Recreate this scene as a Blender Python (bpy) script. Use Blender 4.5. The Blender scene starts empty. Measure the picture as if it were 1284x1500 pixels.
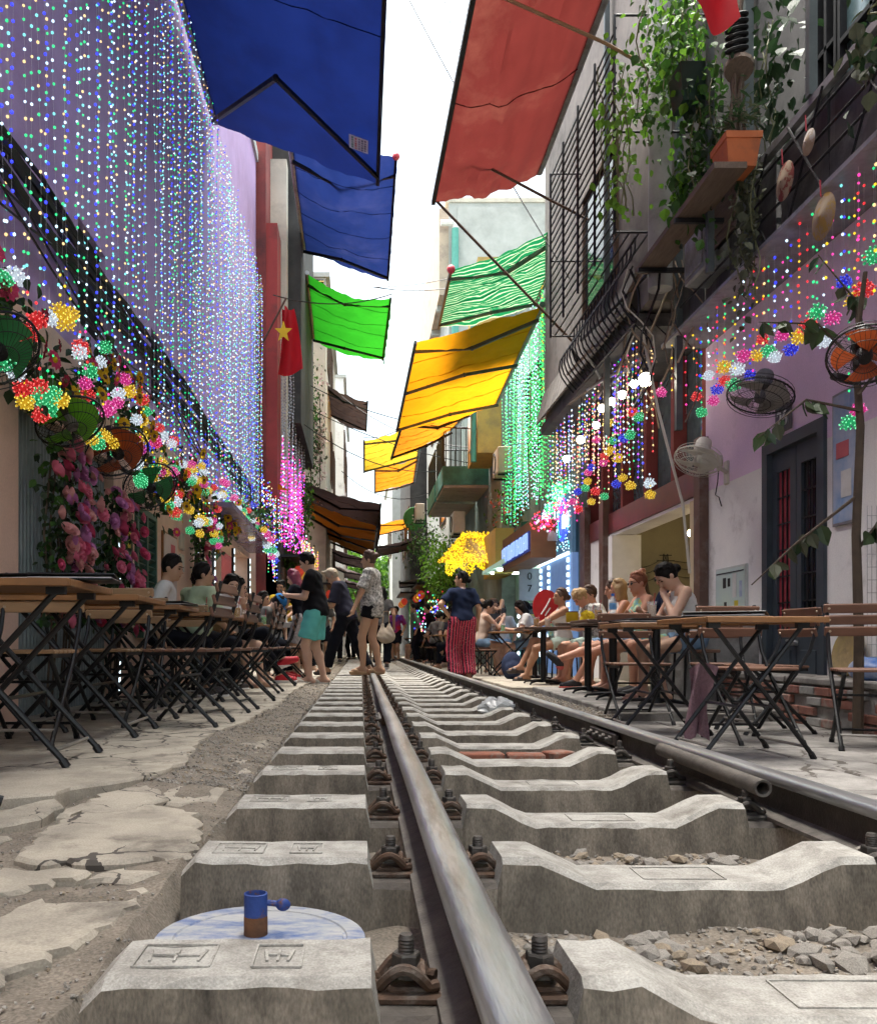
import bpy, math, random
import numpy as np
from mathutils import Vector, Matrix, Euler
random.seed(7)
RNG = np.random.default_rng(11)
scene = bpy.context.scene
COL = scene.collection
R = math.radians
PI = math.pi

# ------------------------------------------------------------------ camera
CAMZ = 0.48
FPX, VX, VY = 1270.0, 528.0, 945.0           # focal length and vanishing point in photograph pixels (1284 x 1500)
cam_d = bpy.data.cameras.new('camera')
cam = bpy.data.objects.new('camera', cam_d)
COL.objects.link(cam)
cam.location = (0, 0, CAMZ)
cam.rotation_euler = (R(90), 0, 0)
cam_d.sensor_fit = 'HORIZONTAL'
cam_d.sensor_width = 36.0
cam_d.lens = 36.0 * FPX / 1284.0
cam_d.shift_x = (642 - VX) / 1284.0
cam_d.shift_y = (VY - 750) / 1284.0
cam_d.clip_start = 0.05
cam_d.clip_end = 2000
scene.camera = cam

# ------------------------------------------------------------------ sky and sun
SUN_EL, SUN_AZ = 78.0, -40.0                 # azimuth measured from +Y (down the street) towards +X
world = bpy.data.worlds.new('World')
scene.world = world
world.use_nodes = True
wn, wl = world.node_tree.nodes, world.node_tree.links
wn.clear()
w_out = wn.new('ShaderNodeOutputWorld')
w_bg = wn.new('ShaderNodeBackground')
w_sky = wn.new('ShaderNodeTexSky')
w_sky.sky_type = 'NISHITA'
w_sky.sun_disc = False
w_sky.sun_elevation = R(SUN_EL)
w_sky.sun_rotation = R(SUN_AZ)
w_sky.air_density = 1.6
w_sky.dust_density = 2.5
w_tc = wn.new('ShaderNodeTexCoord')
w_no = wn.new('ShaderNodeTexNoise')
w_no.inputs['Scale'].default_value = 2.2
w_no.inputs['Detail'].default_value = 7
w_no.inputs['Roughness'].default_value = 0.55
w_ramp = wn.new('ShaderNodeValToRGB')
w_ramp.color_ramp.elements[0].position = 0.36
w_ramp.color_ramp.elements[0].color = (0.35, 0.35, 0.35, 1)
w_ramp.color_ramp.elements[1].position = 0.62
w_ramp.color_ramp.elements[1].color = (1, 1, 1, 1)
w_mix = wn.new('ShaderNodeMix')
w_mix.data_type = 'RGBA'
w_mix.inputs['B'].default_value = (5.0, 5.45, 5.55, 1)        # white overcast cloud
wl.new(w_tc.outputs['Generated'], w_no.inputs['Vector'])
wl.new(w_no.outputs['Fac'], w_ramp.inputs['Fac'])
wl.new(w_ramp.outputs['Color'], w_mix.inputs['Factor'])
wl.new(w_sky.outputs['Color'], w_mix.inputs['A'])
wl.new(w_mix.outputs['Result'], w_bg.inputs['Color'])
w_bg.inputs['Strength'].default_value = 0.075
wl.new(w_bg.outputs['Background'], w_out.inputs['Surface'])
sun_d = bpy.data.lights.new('sun', 'SUN')
sun_d.energy = 4.0
sun_d.angle = R(50.0)
sun_d.color = (1.0, 0.955, 0.885)
sun = bpy.data.objects.new('sun', sun_d)
COL.objects.link(sun)
_a, _e = R(SUN_AZ), R(SUN_EL)
_dir = Vector((math.sin(_a) * math.cos(_e), math.cos(_a) * math.cos(_e), math.sin(_e)))
sun.rotation_euler = (-_dir).to_track_quat('-Z', 'Y').to_euler()
sun.location = _dir * 60
scene.view_settings.view_transform = 'Standard'
scene.view_settings.look = 'None'
EXPO = 2.42
scene.view_settings.exposure = EXPO
scene.view_settings.gamma = 1.0
scene.view_settings.use_curve_mapping = False
GLOW = 2.0 ** (-EXPO)
scene.cycles.use_adaptive_sampling = True
scene.cycles.adaptive_threshold = 0.03
scene.cycles.use_denoising = True
scene.cycles.max_bounces = 7
scene.cycles.diffuse_bounces = 4
scene.cycles.glossy_bounces = 3
scene.cycles.transmission_bounces = 5
scene.cycles.transparent_max_bounces = 12
scene.cycles.sample_clamp_indirect = 6
scene.cycles.caustics_reflective = False
scene.cycles.caustics_refractive = False

# ------------------------------------------------------------------ materials
MATS = {}
def mat(name, c1, c2=None, scale=6.0, rough=0.75, metal=0.0, bump=0.0, bscale=40.0, stain=None, sscale=1.6,
        slo=0.5, shi=0.7, trans=0.0, spec=0.4, emit=None, estr=1.0, coat=0.0, stretch=None, det=6.0, alpha=None, grain=0.0, cracks=0.0, lo=.33, hi=.67):
    """noise-mixed paint: c1/c2 mottling, optional stain colour with its own mask, fine bump"""
    if name in MATS:
        return MATS[name]
    m = bpy.data.materials.new(name)
    m.use_nodes = True
    n, l = m.node_tree.nodes, m.node_tree.links
    b = n['Principled BSDF']
    out = n['Material Output']
    b.inputs['Roughness'].default_value = rough
    b.inputs['Metallic'].default_value = metal
    b.inputs['Specular IOR Level'].default_value = spec
    b.inputs['Coat Weight'].default_value = coat
    c1 = tuple(c1) + (1,)
    c2 = tuple(c2) + (1,) if c2 else tuple(x * 0.78 for x in c1[:3]) + (1,)
    tc = n.new('ShaderNodeTexCoord')
    oi = n.new('ShaderNodeObjectInfo')
    mp = n.new('ShaderNodeVectorMath'); mp.operation = 'MULTIPLY_ADD'
    mp.inputs[1].default_value = stretch or (1, 1, 1)
    sc_ = n.new('ShaderNodeVectorMath'); sc_.operation = 'SCALE'
    sc_.inputs[0].default_value = (37.0, 19.0, 53.0)
    l.new(oi.outputs['Random'], sc_.inputs['Scale'])
    l.new(tc.outputs['Object'], mp.inputs[0])
    l.new(sc_.outputs[0], mp.inputs[2])
    vec = mp.outputs[0]
    no = n.new('ShaderNodeTexNoise')
    no.inputs['Scale'].default_value = scale
    no.inputs['Detail'].default_value = det
    no.inputs['Roughness'].default_value = 0.62
    l.new(vec, no.inputs['Vector'])
    rp = n.new('ShaderNodeValToRGB')
    rp.color_ramp.elements[0].position = lo; rp.color_ramp.elements[0].color = c1
    rp.color_ramp.elements[1].position = hi; rp.color_ramp.elements[1].color = c2
    l.new(no.outputs['Fac'], rp.inputs['Fac'])
    col = rp.outputs['Color']
    if stain:
        ns = n.new('ShaderNodeTexNoise')
        ns.inputs['Scale'].default_value = sscale
        ns.inputs['Detail'].default_value = 9
        ns.inputs['Roughness'].default_value = 0.7
        l.new(vec, ns.inputs['Vector'])
        rs = n.new('ShaderNodeValToRGB')
        rs.color_ramp.elements[0].position = slo; rs.color_ramp.elements[0].color = (0, 0, 0, 1)
        rs.color_ramp.elements[1].position = shi; rs.color_ramp.elements[1].color = (1, 1, 1, 1)
        l.new(ns.outputs['Fac'], rs.inputs['Fac'])
        mx = n.new('ShaderNodeMix'); mx.data_type = 'RGBA'
        l.new(rs.outputs['Color'], mx.inputs['Factor'])
        l.new(col, mx.inputs['A'])
        mx.inputs['B'].default_value = tuple(stain) + (1,)
        col = mx.outputs['Result']
    if grain:
        ng = n.new('ShaderNodeTexNoise')
        ng.inputs['Scale'].default_value = bscale * 2.2
        ng.inputs['Detail'].default_value = 3
        l.new(vec, ng.inputs['Vector'])
        mr = n.new('ShaderNodeMapRange')
        mr.inputs['From Min'].default_value = 0.3; mr.inputs['From Max'].default_value = 0.7
        mr.inputs['To Min'].default_value = 1 - grain; mr.inputs['To Max'].default_value = 1 + grain
        l.new(ng.outputs['Fac'], mr.inputs['Value'])
        mg = n.new('ShaderNodeVectorMath'); mg.operation = 'SCALE'
        l.new(col, mg.inputs[0]); l.new(mr.outputs[0], mg.inputs['Scale'])
        col = mg.outputs[0]
    if cracks:
        nw = n.new('ShaderNodeTexNoise'); nw.inputs['Scale'].default_value = 6; nw.inputs['Detail'].default_value = 4
        l.new(vec, nw.inputs['Vector'])
        ad = n.new('ShaderNodeVectorMath'); ad.operation = 'MULTIPLY_ADD'; ad.inputs[1].default_value = (.22, .22, .22)
        l.new(nw.outputs['Color'], ad.inputs[0]); l.new(vec, ad.inputs[2])
        vo = n.new('ShaderNodeTexVoronoi'); vo.feature = 'DISTANCE_TO_EDGE'; vo.inputs['Scale'].default_value = cracks
        l.new(ad.outputs[0], vo.inputs['Vector'])
        nm = n.new('ShaderNodeTexNoise'); nm.inputs['Scale'].default_value = 1.7; nm.inputs['Detail'].default_value = 3
        l.new(vec, nm.inputs['Vector'])
        mw = n.new('ShaderNodeMapRange'); mw.inputs['From Min'].default_value = .46; mw.inputs['From Max'].default_value = .66
        mw.inputs['To Min'].default_value = .0; mw.inputs['To Max'].default_value = .030
        l.new(nm.outputs['Fac'], mw.inputs['Value'])
        lt_ = n.new('ShaderNodeMath'); lt_.operation = 'LESS_THAN'
        l.new(vo.outputs['Distance'], lt_.inputs[0]); l.new(mw.outputs[0], lt_.inputs[1])
        mc_ = n.new('ShaderNodeMix'); mc_.data_type = 'RGBA'; mc_.inputs['B'].default_value = (.075,.065,.055,1)
        l.new(lt_.outputs[0], mc_.inputs['Factor']); l.new(col, mc_.inputs['A'])
        col = mc_.outputs['Result']
    l.new(col, b.inputs['Base Color'])
    if bump:
        nb = n.new('ShaderNodeTexNoise')
        nb.inputs['Scale'].default_value = bscale
        nb.inputs['Detail'].default_value = 5
        l.new(vec, nb.inputs['Vector'])
        bp = n.new('ShaderNodeBump')
        bp.inputs['Strength'].default_value = bump
        bp.inputs['Distance'].default_value = 0.003
        l.new(nb.outputs['Fac'], bp.inputs['Height'])
        l.new(bp.outputs['Normal'], b.inputs['Normal'])
    if emit:
        b.inputs['Emission Color'].default_value = tuple(emit) + (1,)
        b.inputs['Emission Strength'].default_value = estr * GLOW
        m.cycles.emission_sampling = 'NONE'
    if trans:
        tr = n.new('ShaderNodeBsdfTranslucent')
        l.new(col, tr.inputs['Color'])
        ms = n.new('ShaderNodeMixShader')
        ms.inputs['Fac'].default_value = trans
        l.new(b.outputs['BSDF'], ms.inputs[1])
        l.new(tr.outputs['BSDF'], ms.inputs[2])
        l.new(ms.outputs['Shader'], out.inputs['Surface'])
    if alpha is not None:
        b.inputs['Alpha'].default_value = alpha
    MATS[name] = m
    return m

def glow(name, col, s=1.0, sample=False):
    """a lit lamp or bead"""
    if name in MATS:
        return MATS[name]
    m = bpy.data.materials.new(name)
    m.use_nodes = True
    n, l = m.node_tree.nodes, m.node_tree.links
    b = n['Principled BSDF']
    b.inputs['Base Color'].default_value = tuple(min(1, c * .6 + .1) for c in col) + (1,)
    b.inputs['Roughness'].default_value = 0.3
    b.inputs['Emission Color'].default_value = tuple(col) + (1,)
    b.inputs['Emission Strength'].default_value = s * GLOW
    m.cycles.emission_sampling = 'AUTO' if sample else 'NONE'
    MATS[name] = m
    return m

def glass(name, tint, rough=0.05, alpha=0.35):
    if name in MATS:
        return MATS[name]
    m = bpy.data.materials.new(name)
    m.use_nodes = True
    b = m.node_tree.nodes['Principled BSDF']
    b.inputs['Base Color'].default_value = tuple(tint) + (1,)
    b.inputs['Roughness'].default_value = rough
    b.inputs['Alpha'].default_value = alpha
    b.inputs['Specular IOR Level'].default_value = 0.7
    MATS[name] = m
    return m

# ------------------------------------------------------------------ mesh building
class MB:
    def __init__(s):
        s.v, s.f, s.m, s.k = [], [], [], 0
    def mi(s, k):
        s.k = k
        return s
    def add(s, vs, fs):
        o = len(s.v)
        s.v.extend([tuple(p) for p in vs])
        s.f.extend([tuple(i + o for i in f) for f in fs])
        s.m.extend([s.k] * len(fs))
        return s
    def box(s, c, d, rot=None):
        x, y, z = d[0] / 2, d[1] / 2, d[2] / 2
        p = [Vector(q) for q in ((-x,-y,-z),(x,-y,-z),(x,y,-z),(-x,y,-z),(-x,-y,z),(x,-y,z),(x,y,z),(-x,y,z))]
        if rot is not None:
            mm = rot if isinstance(rot, Matrix) else Euler(rot).to_matrix()
            p = [mm @ q for q in p]
        c = Vector(c)
        return s.add([q + c for q in p], [(0,3,2,1),(4,5,6,7),(0,1,5,4),(1,2,6,5),(2,3,7,6),(3,0,4,7)])
    def bb(s, x0, x1, y0, y1, z0, z1):
        return s.box(((x0+x1)/2, (y0+y1)/2, (z0+z1)/2), (abs(x1-x0), abs(y1-y0), abs(z1-z0)))
    def cbox(s, c, d, b=0.004, rot=None):
        """box with chamfered vertical and horizontal edges (rounded look)"""
        x, y, z = d[0] / 2, d[1] / 2, d[2] / 2
        b = min(b, x * .9, y * .9, z * .9)
        ring = lambda ex, ey, zz: [(-ex+b,-ey,zz),(ex-b,-ey,zz),(ex,-ey+b,zz),(ex,ey-b,zz),(ex-b,ey,zz),(-ex+b,ey,zz),(-ex,ey-b,zz),(-ex,-ey+b,zz)]
        vs = ring(x-b, y-b, -z) + ring(x, y, -z+b) + ring(x, y, z-b) + ring(x-b, y-b, z)
        p = [Vector(q) for q in vs]
        if rot is not None:
            mm = rot if isinstance(rot, Matrix) else Euler(rot).to_matrix()
            p = [mm @ q for q in p]
        c = Vector(c)
        fs = [tuple(range(7, -1, -1)), tuple(range(24, 32))]
        for r_ in range(3):
            for i in range(8):
                j = (i + 1) % 8
                fs.append((r_*8+i, r_*8+j, r_*8+8+j, r_*8+8+i))
        return s.add([q + c for q in p], fs)
    def beam(s, a, b, w, h=None, up=(0, 0, 1)):
        a, b = Vector(a), Vector(b)
        h = h or w
        d = (b - a)
        L = d.length
        d.normalize()
        upv = Vector(up)
        if abs(d.dot(upv)) > 0.98:
            upv = Vector((1, 0, 0))
        x = d.cross(upv).normalized()
        z = x.cross(d).normalized()
        mm = Matrix((x, d, z)).transposed()
        return s.box((a + b) / 2, (w, L, h), mm)
    def tube(s, pts, r, n=6, caps=True, closed=False):
        pts = [Vector(p) for p in pts]
        rs = r if isinstance(r, (list, tuple)) else [r] * len(pts)
        N = len(pts)
        vs, fs = [], []
        prev = None
        for i in range(N):
            if closed:
                d = pts[(i+1) % N] - pts[i-1]
            else:
                d = pts[min(i+1, N-1)] - pts[max(i-1, 0)]
            if d.length < 1e-9:
                d = Vector((0, 0, 1))
            d.normalize()
            if prev is None:
                u = Vector((0, 0, 1)) if abs(d.z) < 0.9 else Vector((1, 0, 0))
                x = d.cross(u).normalized()
            else:
                x = (prev - d * prev.dot(d))
                if x.length < 1e-6:
                    x = d.orthogonal()
                x.normalize()
            prev = x
            y = d.cross(x)
            for k in range(n):
                t = 2 * PI * k / n
                vs.append(pts[i] + (x * math.cos(t) + y * math.sin(t)) * rs[i])
        for i in range(N if closed else N - 1):
            i2 = (i + 1) % N
            for k in range(n):
                k2 = (k + 1) % n
                fs.append((i*n+k, i*n+k2, i2*n+k2, i2*n+k))
        if caps and not closed:
            fs.append(tuple(range(n-1, -1, -1)))
            fs.append(tuple((N-1)*n + k for k in range(n)))
        return s.add(vs, fs)
    def cyl(s, a, b, r, r2=None, n=12):
        return s.tube([a, b], [r, r if r2 is None else r2], n)
    def lathe(s, prof, n=16, c=(0, 0, 0), mm=None, cap=True):
        vs, fs = [], []
        for (r, z) in prof:
            for k in range(n):
                t = 2 * PI * k / n
                p = Vector((r * math.cos(t), r * math.sin(t), z))
                if mm is not None:
                    p = mm @ p
                vs.append(p + Vector(c))
        for i in range(len(prof) - 1):
            for k in range(n):
                k2 = (k + 1) % n
                fs.append((i*n+k, i*n+k2, (i+1)*n+k2, (i+1)*n+k))
        if cap:
            fs.append(tuple(range(n-1, -1, -1)))
            fs.append(tuple((len(prof)-1)*n + k for k in range(n)))
        return s.add(vs, fs)
    def prism(s, poly, axis, a, b):
        """extrude a 2D polygon along an axis: 'x' poly=(y,z), 'y' poly=(x,z), 'z' poly=(x,y)"""
        def P(u, w, t):
            return {'x': (t, u, w), 'y': (u, t, w), 'z': (u, w, t)}[axis]
        n = len(poly)
        vs = [P(u, w, a) for u, w in poly] + [P(u, w, b) for u, w in poly]
        fs = [tuple(range(n-1, -1, -1)), tuple(range(n, 2*n))]
        for i in range(n):
            j = (i + 1) % n
            fs.append((i, j, n+j, n+i))
        return s.add(vs, fs)
    def grid(s, fn, nu, nv):
        vs = [fn(i / nu, j / nv) for j in range(nv + 1) for i in range(nu + 1)]
        fs = [(j*(nu+1)+i, j*(nu+1)+i+1, (j+1)*(nu+1)+i+1, (j+1)*(nu+1)+i) for j in range(nv) for i in range(nu)]
        return s.add(vs, fs)
    def ball(s, c, r, nu=8, nv=6, sc=(1, 1, 1)):
        vs, fs = [], []
        for j in range(nv + 1):
            t = PI * j / nv
            for i in range(nu):
                p = 2 * PI * i / nu
                vs.append((c[0] + r*sc[0]*math.sin(t)*math.cos(p), c[1] + r*sc[1]*math.sin(t)*math.sin(p), c[2] + r*sc[2]*math.cos(t)))
        for j in range(nv):
            for i in range(nu):
                i2 = (i + 1) % nu
                fs.append((j*nu+i, (j+1)*nu+i, (j+1)*nu+i2, j*nu+i2))
        return s.add(vs, fs)
    def mesh(s, name, mats, smooth=False):
        me = bpy.data.meshes.new(name)
        me.from_pydata(s.v, [], s.f)
        for mt in (mats if isinstance(mats, (list, tuple)) else [mats]):
            me.materials.append(mt)
        if s.k or any(s.m):
            me.polygons.foreach_set('material_index', s.m)
        if smooth:
            me.polygons.foreach_set('use_smooth', [True] * len(me.polygons))
            try:
                me.set_sharp_from_angle(angle=R(38))
            except Exception:
                pass
        me.update()
        return me
    def build(s, name, mats, parent=None, smooth=False, loc=None, **kw):
        return link(name, s.mesh(name, mats, smooth), parent, loc, **kw)

def link(name, me, parent=None, loc=None, rot=None, **kw):
    o = bpy.data.objects.new(name, me)
    COL.objects.link(o)
    if parent is not None:
        o.parent = parent
    if loc is not None:
        o.location = loc
    if rot is not None:
        o.rotation_euler = rot
    if kw:
        tag(o, **kw)
    return o
def tag(o, label=None, cat=None, group=None, kind=None):
    if label: o['label'] = label
    if cat: o['category'] = cat
    if group: o['group'] = group
    if kind: o['kind'] = kind
    return o
def thing(name, label, cat, loc=(0, 0, 0), rz=0.0, group=None):
    o = bpy.data.objects.new(name, None)
    COL.objects.link(o)
    o.location = loc
    o.rotation_euler = (0, 0, rz)
    o.empty_display_size = 0.1
    return tag(o, label, cat, group)
KIDS = {}
def copy_tree(o, parent=None):
    c = o.copy()
    COL.objects.link(c)
    c.parent = parent
    for ch in list(o.children):
        copy_tree(ch, c)
    return c
ORD = ['nearest', 'second nearest', 'third nearest', 'fourth nearest', 'fifth nearest', 'sixth nearest', 'seventh nearest', 'eighth nearest',
       'ninth nearest', 'tenth nearest', 'eleventh nearest', 'twelfth nearest', 'thirteenth nearest', 'fourteenth nearest', 'fifteenth nearest',
       'sixteenth nearest', 'seventeenth nearest', 'eighteenth nearest', 'nineteenth nearest', 'twentieth nearest', '21st nearest', '22nd nearest',
       '23rd nearest', '24th nearest', '25th nearest', '26th nearest', '27th nearest', '28th nearest', '29th nearest', '30th nearest', '31st nearest',
       '32nd nearest', '33rd nearest', '34th nearest', '35th nearest', '36th nearest', '37th nearest', '38th nearest', '39th nearest', '40th nearest']
def at(px, py, Y):
    """world point seen at a photograph pixel when it stands Y metres down the street"""
    return Vector(((px - VX) * Y / FPX, Y, CAMZ + (VY - py) * Y / FPX))
def ur(a, b):
    return random.uniform(a, b)
# ================================================================== ground, pavement and track
CONC = dict(scale=5, rough=.88, bump=.5, bscale=90, grain=.16)
m_dirt = mat('dirt', (.235,.20,.158), (.135,.116,.092), scale=9, rough=.95, bump=.9, bscale=70, grain=.35)
m_slab = mat('pavement_concrete', (.43,.385,.31), (.31,.278,.225), stain=(.165,.145,.118), sscale=3.2, slo=.54, shi=.66, cracks=3.2, lo=.4, hi=.6, **CONC)
m_slab2 = mat('pavement_concrete_grey', (.28,.265,.245), (.185,.176,.163), stain=(.11,.10,.094), sscale=2.6, slo=.5, shi=.68, cracks=1.6, lo=.4, hi=.6, **CONC)
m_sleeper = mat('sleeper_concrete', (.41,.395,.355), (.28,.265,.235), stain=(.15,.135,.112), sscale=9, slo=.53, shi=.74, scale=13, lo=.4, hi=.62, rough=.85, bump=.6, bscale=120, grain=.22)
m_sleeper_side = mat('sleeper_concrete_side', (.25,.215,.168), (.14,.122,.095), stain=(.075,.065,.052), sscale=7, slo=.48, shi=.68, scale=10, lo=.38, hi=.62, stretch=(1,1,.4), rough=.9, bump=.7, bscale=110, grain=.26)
m_seat = mat('oily_rail_seat', (.11,.095,.08), (.07,.06,.052), scale=20, rough=.9, bump=.8, bscale=90)
m_stone = mat('ballast_stone', (.35,.325,.285), (.18,.163,.14), scale=14, rough=.85, bump=.5, bscale=60)
m_stone_b = mat('ballast_stone_brown', (.36,.29,.20), (.2,.165,.125), scale=14, rough=.85, bump=.5, bscale=60)
m_rail_top = mat('rail_polished', (.54,.55,.56), (.36,.365,.37), scale=16, rough=.33, metal=.85, bump=.35, bscale=180, stretch=(1,.10,1), stain=(.22,.21,.20), sscale=9, slo=.54, shi=.66, lo=.4, hi=.6)
m_rail_side = mat('rail_brown', (.075,.063,.055), (.04,.034,.03), scale=12, rough=.6, metal=.45, bump=.6, bscale=120, stain=(.12,.105,.09), sscale=10, slo=.52, shi=.8)
m_rail_foot = mat('rail_foot', (.19,.17,.148), (.10,.09,.08), scale=14, rough=.75, metal=.35, bump=.6, bscale=120)
m_rust = mat('rusty_steel', (.12,.068,.042), (.07,.048,.036), scale=26, rough=.7, metal=.45, bump=.7, bscale=160, stain=(.22,.19,.16), sscale=18, slo=.52, shi=.72)
m_steel = mat('grey_bolt_steel', (.11,.098,.085), (.062,.055,.05), scale=26, rough=.55, metal=.6, bump=.5, bscale=160)

def vnoise(x, y, s, seed=0):
    """cheap smooth value noise"""
    x, y = x * s, y * s
    xi, yi = math.floor(x), math.floor(y)
    fx, fy = x - xi, y - yi
    fx, fy = fx*fx*(3-2*fx), fy*fy*(3-2*fy)
    def h(a, b):
        n = (int(a) * 374761393 + int(b) * 668265263 + seed * 974711) & 0xffffffff
        n = ((n ^ (n >> 13)) * 1274126177) & 0xffffffff
        return ((n ^ (n >> 16)) & 0xffff) / 65535.0
    return (h(xi,yi)*(1-fx)+h(xi+1,yi)*fx)*(1-fy) + (h(xi,yi+1)*(1-fx)+h(xi+1,yi+1)*fx)*fy
def fbm(x, y, s, seed=0):
    return vnoise(x,y,s,seed)*.55 + vnoise(x,y,s*2.3,seed+1)*.28 + vnoise(x,y,s*5.1,seed+2)*.17

# far ground
g = MB()
g.add([(-400,-30,-.2),(400,-30,-.2),(400,900,-.2),(-400,900,-.2)], [(0,1,2,3)])
g.build('ground', m_dirt, kind='structure')

def edge_rise(x, y):
    if x > -.41: return 0.0
    t = min(1, max(0, (-.41-x)/.35))
    k = min(1, max(0, (y-2.75)/.5))
    return .066 + (.034*t + .008)*k
def bed(u, v):
    x = -1.75 + 3.35 * u
    y = .45 + (v ** 1.9) * 44
    z = -.125 + .05 * (fbm(x, y, 5, 3) - .5) + .022 * (fbm(x, y, 18, 9) - .5)
    return (x, y, z + edge_rise(x, y))
b = MB().grid(bed, 74, 230)
track_bed = b.build('track_bed', m_dirt, smooth=True, kind='structure')

def rough_poly(corners, step=.045, amp=.014, seed=0):
    rr = random.Random(seed)
    out = []
    n = len(corners)
    for i in range(n):
        a, c = Vector(corners[i]), Vector(corners[(i+1) % n])
        L = (c - a).length
        k = max(1, int(L / step))
        nrm = Vector((-(c-a).y, (c-a).x)).normalized() if L > 0 else Vector((0, 0))
        for j in range(k):
            t = j / k
            p = a.lerp(c, t) + nrm * (rr.gauss(0, amp) if L > step else 0)
            out.append((p.x, p.y))
    return out
def slab(corners, z, th, name, material, parent, seed=0, amp=.014, step=.045, tilt=(0, 0)):
    poly = rough_poly(corners, step, amp, seed)
    n = len(poly)
    cx = sum(p[0] for p in poly) / n; cy = sum(p[1] for p in poly) / n
    zz = lambda p: z + tilt[0]*(p[0]-cx) + tilt[1]*(p[1]-cy)
    mb = MB()
    ins = [(p[0]+(cx-p[0])*.012/max(.05,math.hypot(cx-p[0],cy-p[1])), p[1]+(cy-p[1])*.012/max(.05,math.hypot(cx-p[0],cy-p[1]))) for p in poly]
    vs = [(p[0], p[1], zz(p)) for p in ins] + [(p[0], p[1], zz(p)-.01) for p in poly] + [(p[0], p[1], z-th) for p in poly]
    fs = [tuple(range(n))]
    for r_ in range(2):
        for i in range(n):
            j = (i+1) % n
            fs.append((r_*n+n+i, r_*n+n+j, r_*n+j, r_*n+i))
    mb.add(vs, fs)
    return mb.build(name, material, parent)

# left pavement, with broken slabs in front of it
lp = []
yy = 2.97
edge = [(-1.20,2.66),(-1.02,2.84),(-.93,2.99),(-.80,3.18),(-.72,3.45),(-.74,3.75),(-.80,4.1),(-.80,4.8),(-.72,5.6),(-.68,7),(-.70,9),(-.66,12),(-.62,17),(-.62,26),(-.62,45)]
main_corners = [(-2.6,2.58),(-1.55,2.6)] + edge + [(-2.6,45)]
pav = slab(main_corners, 0.0, .22, 'left_pavement', m_slab, None, seed=4, amp=.016, step=.07)
tag(pav, kind='structure')
# cracked rim pieces lying just below the edge
rim = [([(-1.5,2.42),(-1.22,2.38),(-1.15,2.60),(-1.30,2.63),(-1.52,2.58)], -.020, (.02,.04)),
       ([(-1.17,2.42),(-.98,2.50),(-.93,2.72),(-.99,2.82),(-1.12,2.66)], -.028, (.0,.05)),
       ([(-.92,2.62),(-.72,2.70),(-.66,2.92),(-.76,3.10),(-.88,2.96)], -.03, (-.05,.05)),
       ([(-.64,2.88),(-.50,2.96),(-.48,3.20),(-.62,3.30),(-.71,3.12)], -.045, (-.05,.03)),
       ([(-.68,3.42),(-.50,3.36),(-.46,3.72),(-.55,4.0),(-.70,3.8)], -.04, (-.02,.02)),
       ([(-.74,4.15),(-.52,4.1),(-.48,4.75),(-.66,4.8)], -.042, (-.02,.01))]
for i, (c, z, t) in enumerate(rim):
    slab(c, z, .09, 'slab', m_slab, pav, seed=20+i, amp=.012, step=.035, tilt=t)
low = [([(-.84,2.10),(-.90,2.55),(-.86,2.80),(-.72,2.86),(-.53,2.72),(-.46,2.50),(-.44,2.12),(-.60,2.09)], -.040, (0,.0)),
       ([(-1.6,1.45),(-1.10,2.02),(-.86,2.04),(-.62,2.02),(-.72,1.86),(-.98,1.72),(-1.2,1.45)], -.044, (0,0)),
       ([(-.93,1.66),(-.60,1.85),(-.47,1.90),(-.45,1.74),(-.52,1.50),(-.57,1.30),(-.60,.9),(-.95,.6),(-1.4,.6),(-1.4,1.2)], -.048, (.0,0)),
       ([(-1.35,2.16),(-.98,2.12),(-.96,2.36),(-1.08,2.44),(-1.4,2.36)], -.042, (0,0)),
       ([(-.62,1.95),(-.52,1.94),(-.46,2.02),(-.58,2.06)], -.046, (0,0)),
       ([(-1.8,1.9),(-1.40,2.02),(-1.44,2.3),(-1.8,2.4)], -.046, (0,0))]
for i, (c, z, t) in enumerate(low):
    slab(c, z, .07, 'slab', m_slab, pav, seed=40+i, amp=.013, step=.03, tilt=t)

# right pavement: low part beside the rail, raised concrete step further on
rp = slab([(1.37,1.2),(4.6,1.2),(4.6,7.6),(1.37,7.6)], -.12, .1, 'right_pavement', m_slab2, None, seed=61, amp=.004, step=.2)
tag(rp, kind='structure')
for i, (x0, x1, y0, y1) in enumerate([(1.40,2.25,1.3,3.3),(2.27,3.4,1.3,3.3),(1.40,2.25,3.32,5.0),(2.27,3.4,3.32,5.0),(1.40,2.25,5.02,6.7),(2.27,3.4,5.02,6.7)]):
    slab([(x0,y0),(x1,y0),(x1,y1),(x0,y1)], -.112, .02, 'slab', m_slab2, rp, seed=70+i, amp=.003, step=.12)
step = slab([(1.96,6.85),(2.62,6.78),(3.8,6.8),(3.8,10.6),(2.1,10.6),(2.06,8.6)], -.03, .15, 'slab', m_slab2, rp, seed=81, amp=.006, step=.12)
slab([(1.84,10.64),(3.8,10.64),(3.8,17),(1.8,17)], -.035, .15, 'slab', m_slab, rp, seed=82, amp=.006, step=.12)
slab([(1.72,17.05),(4.2,17.05),(4.2,44),(1.6,44)], -.035, .15, 'slab', m_slab, rp, seed=83, amp=.006, step=.2)

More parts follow.
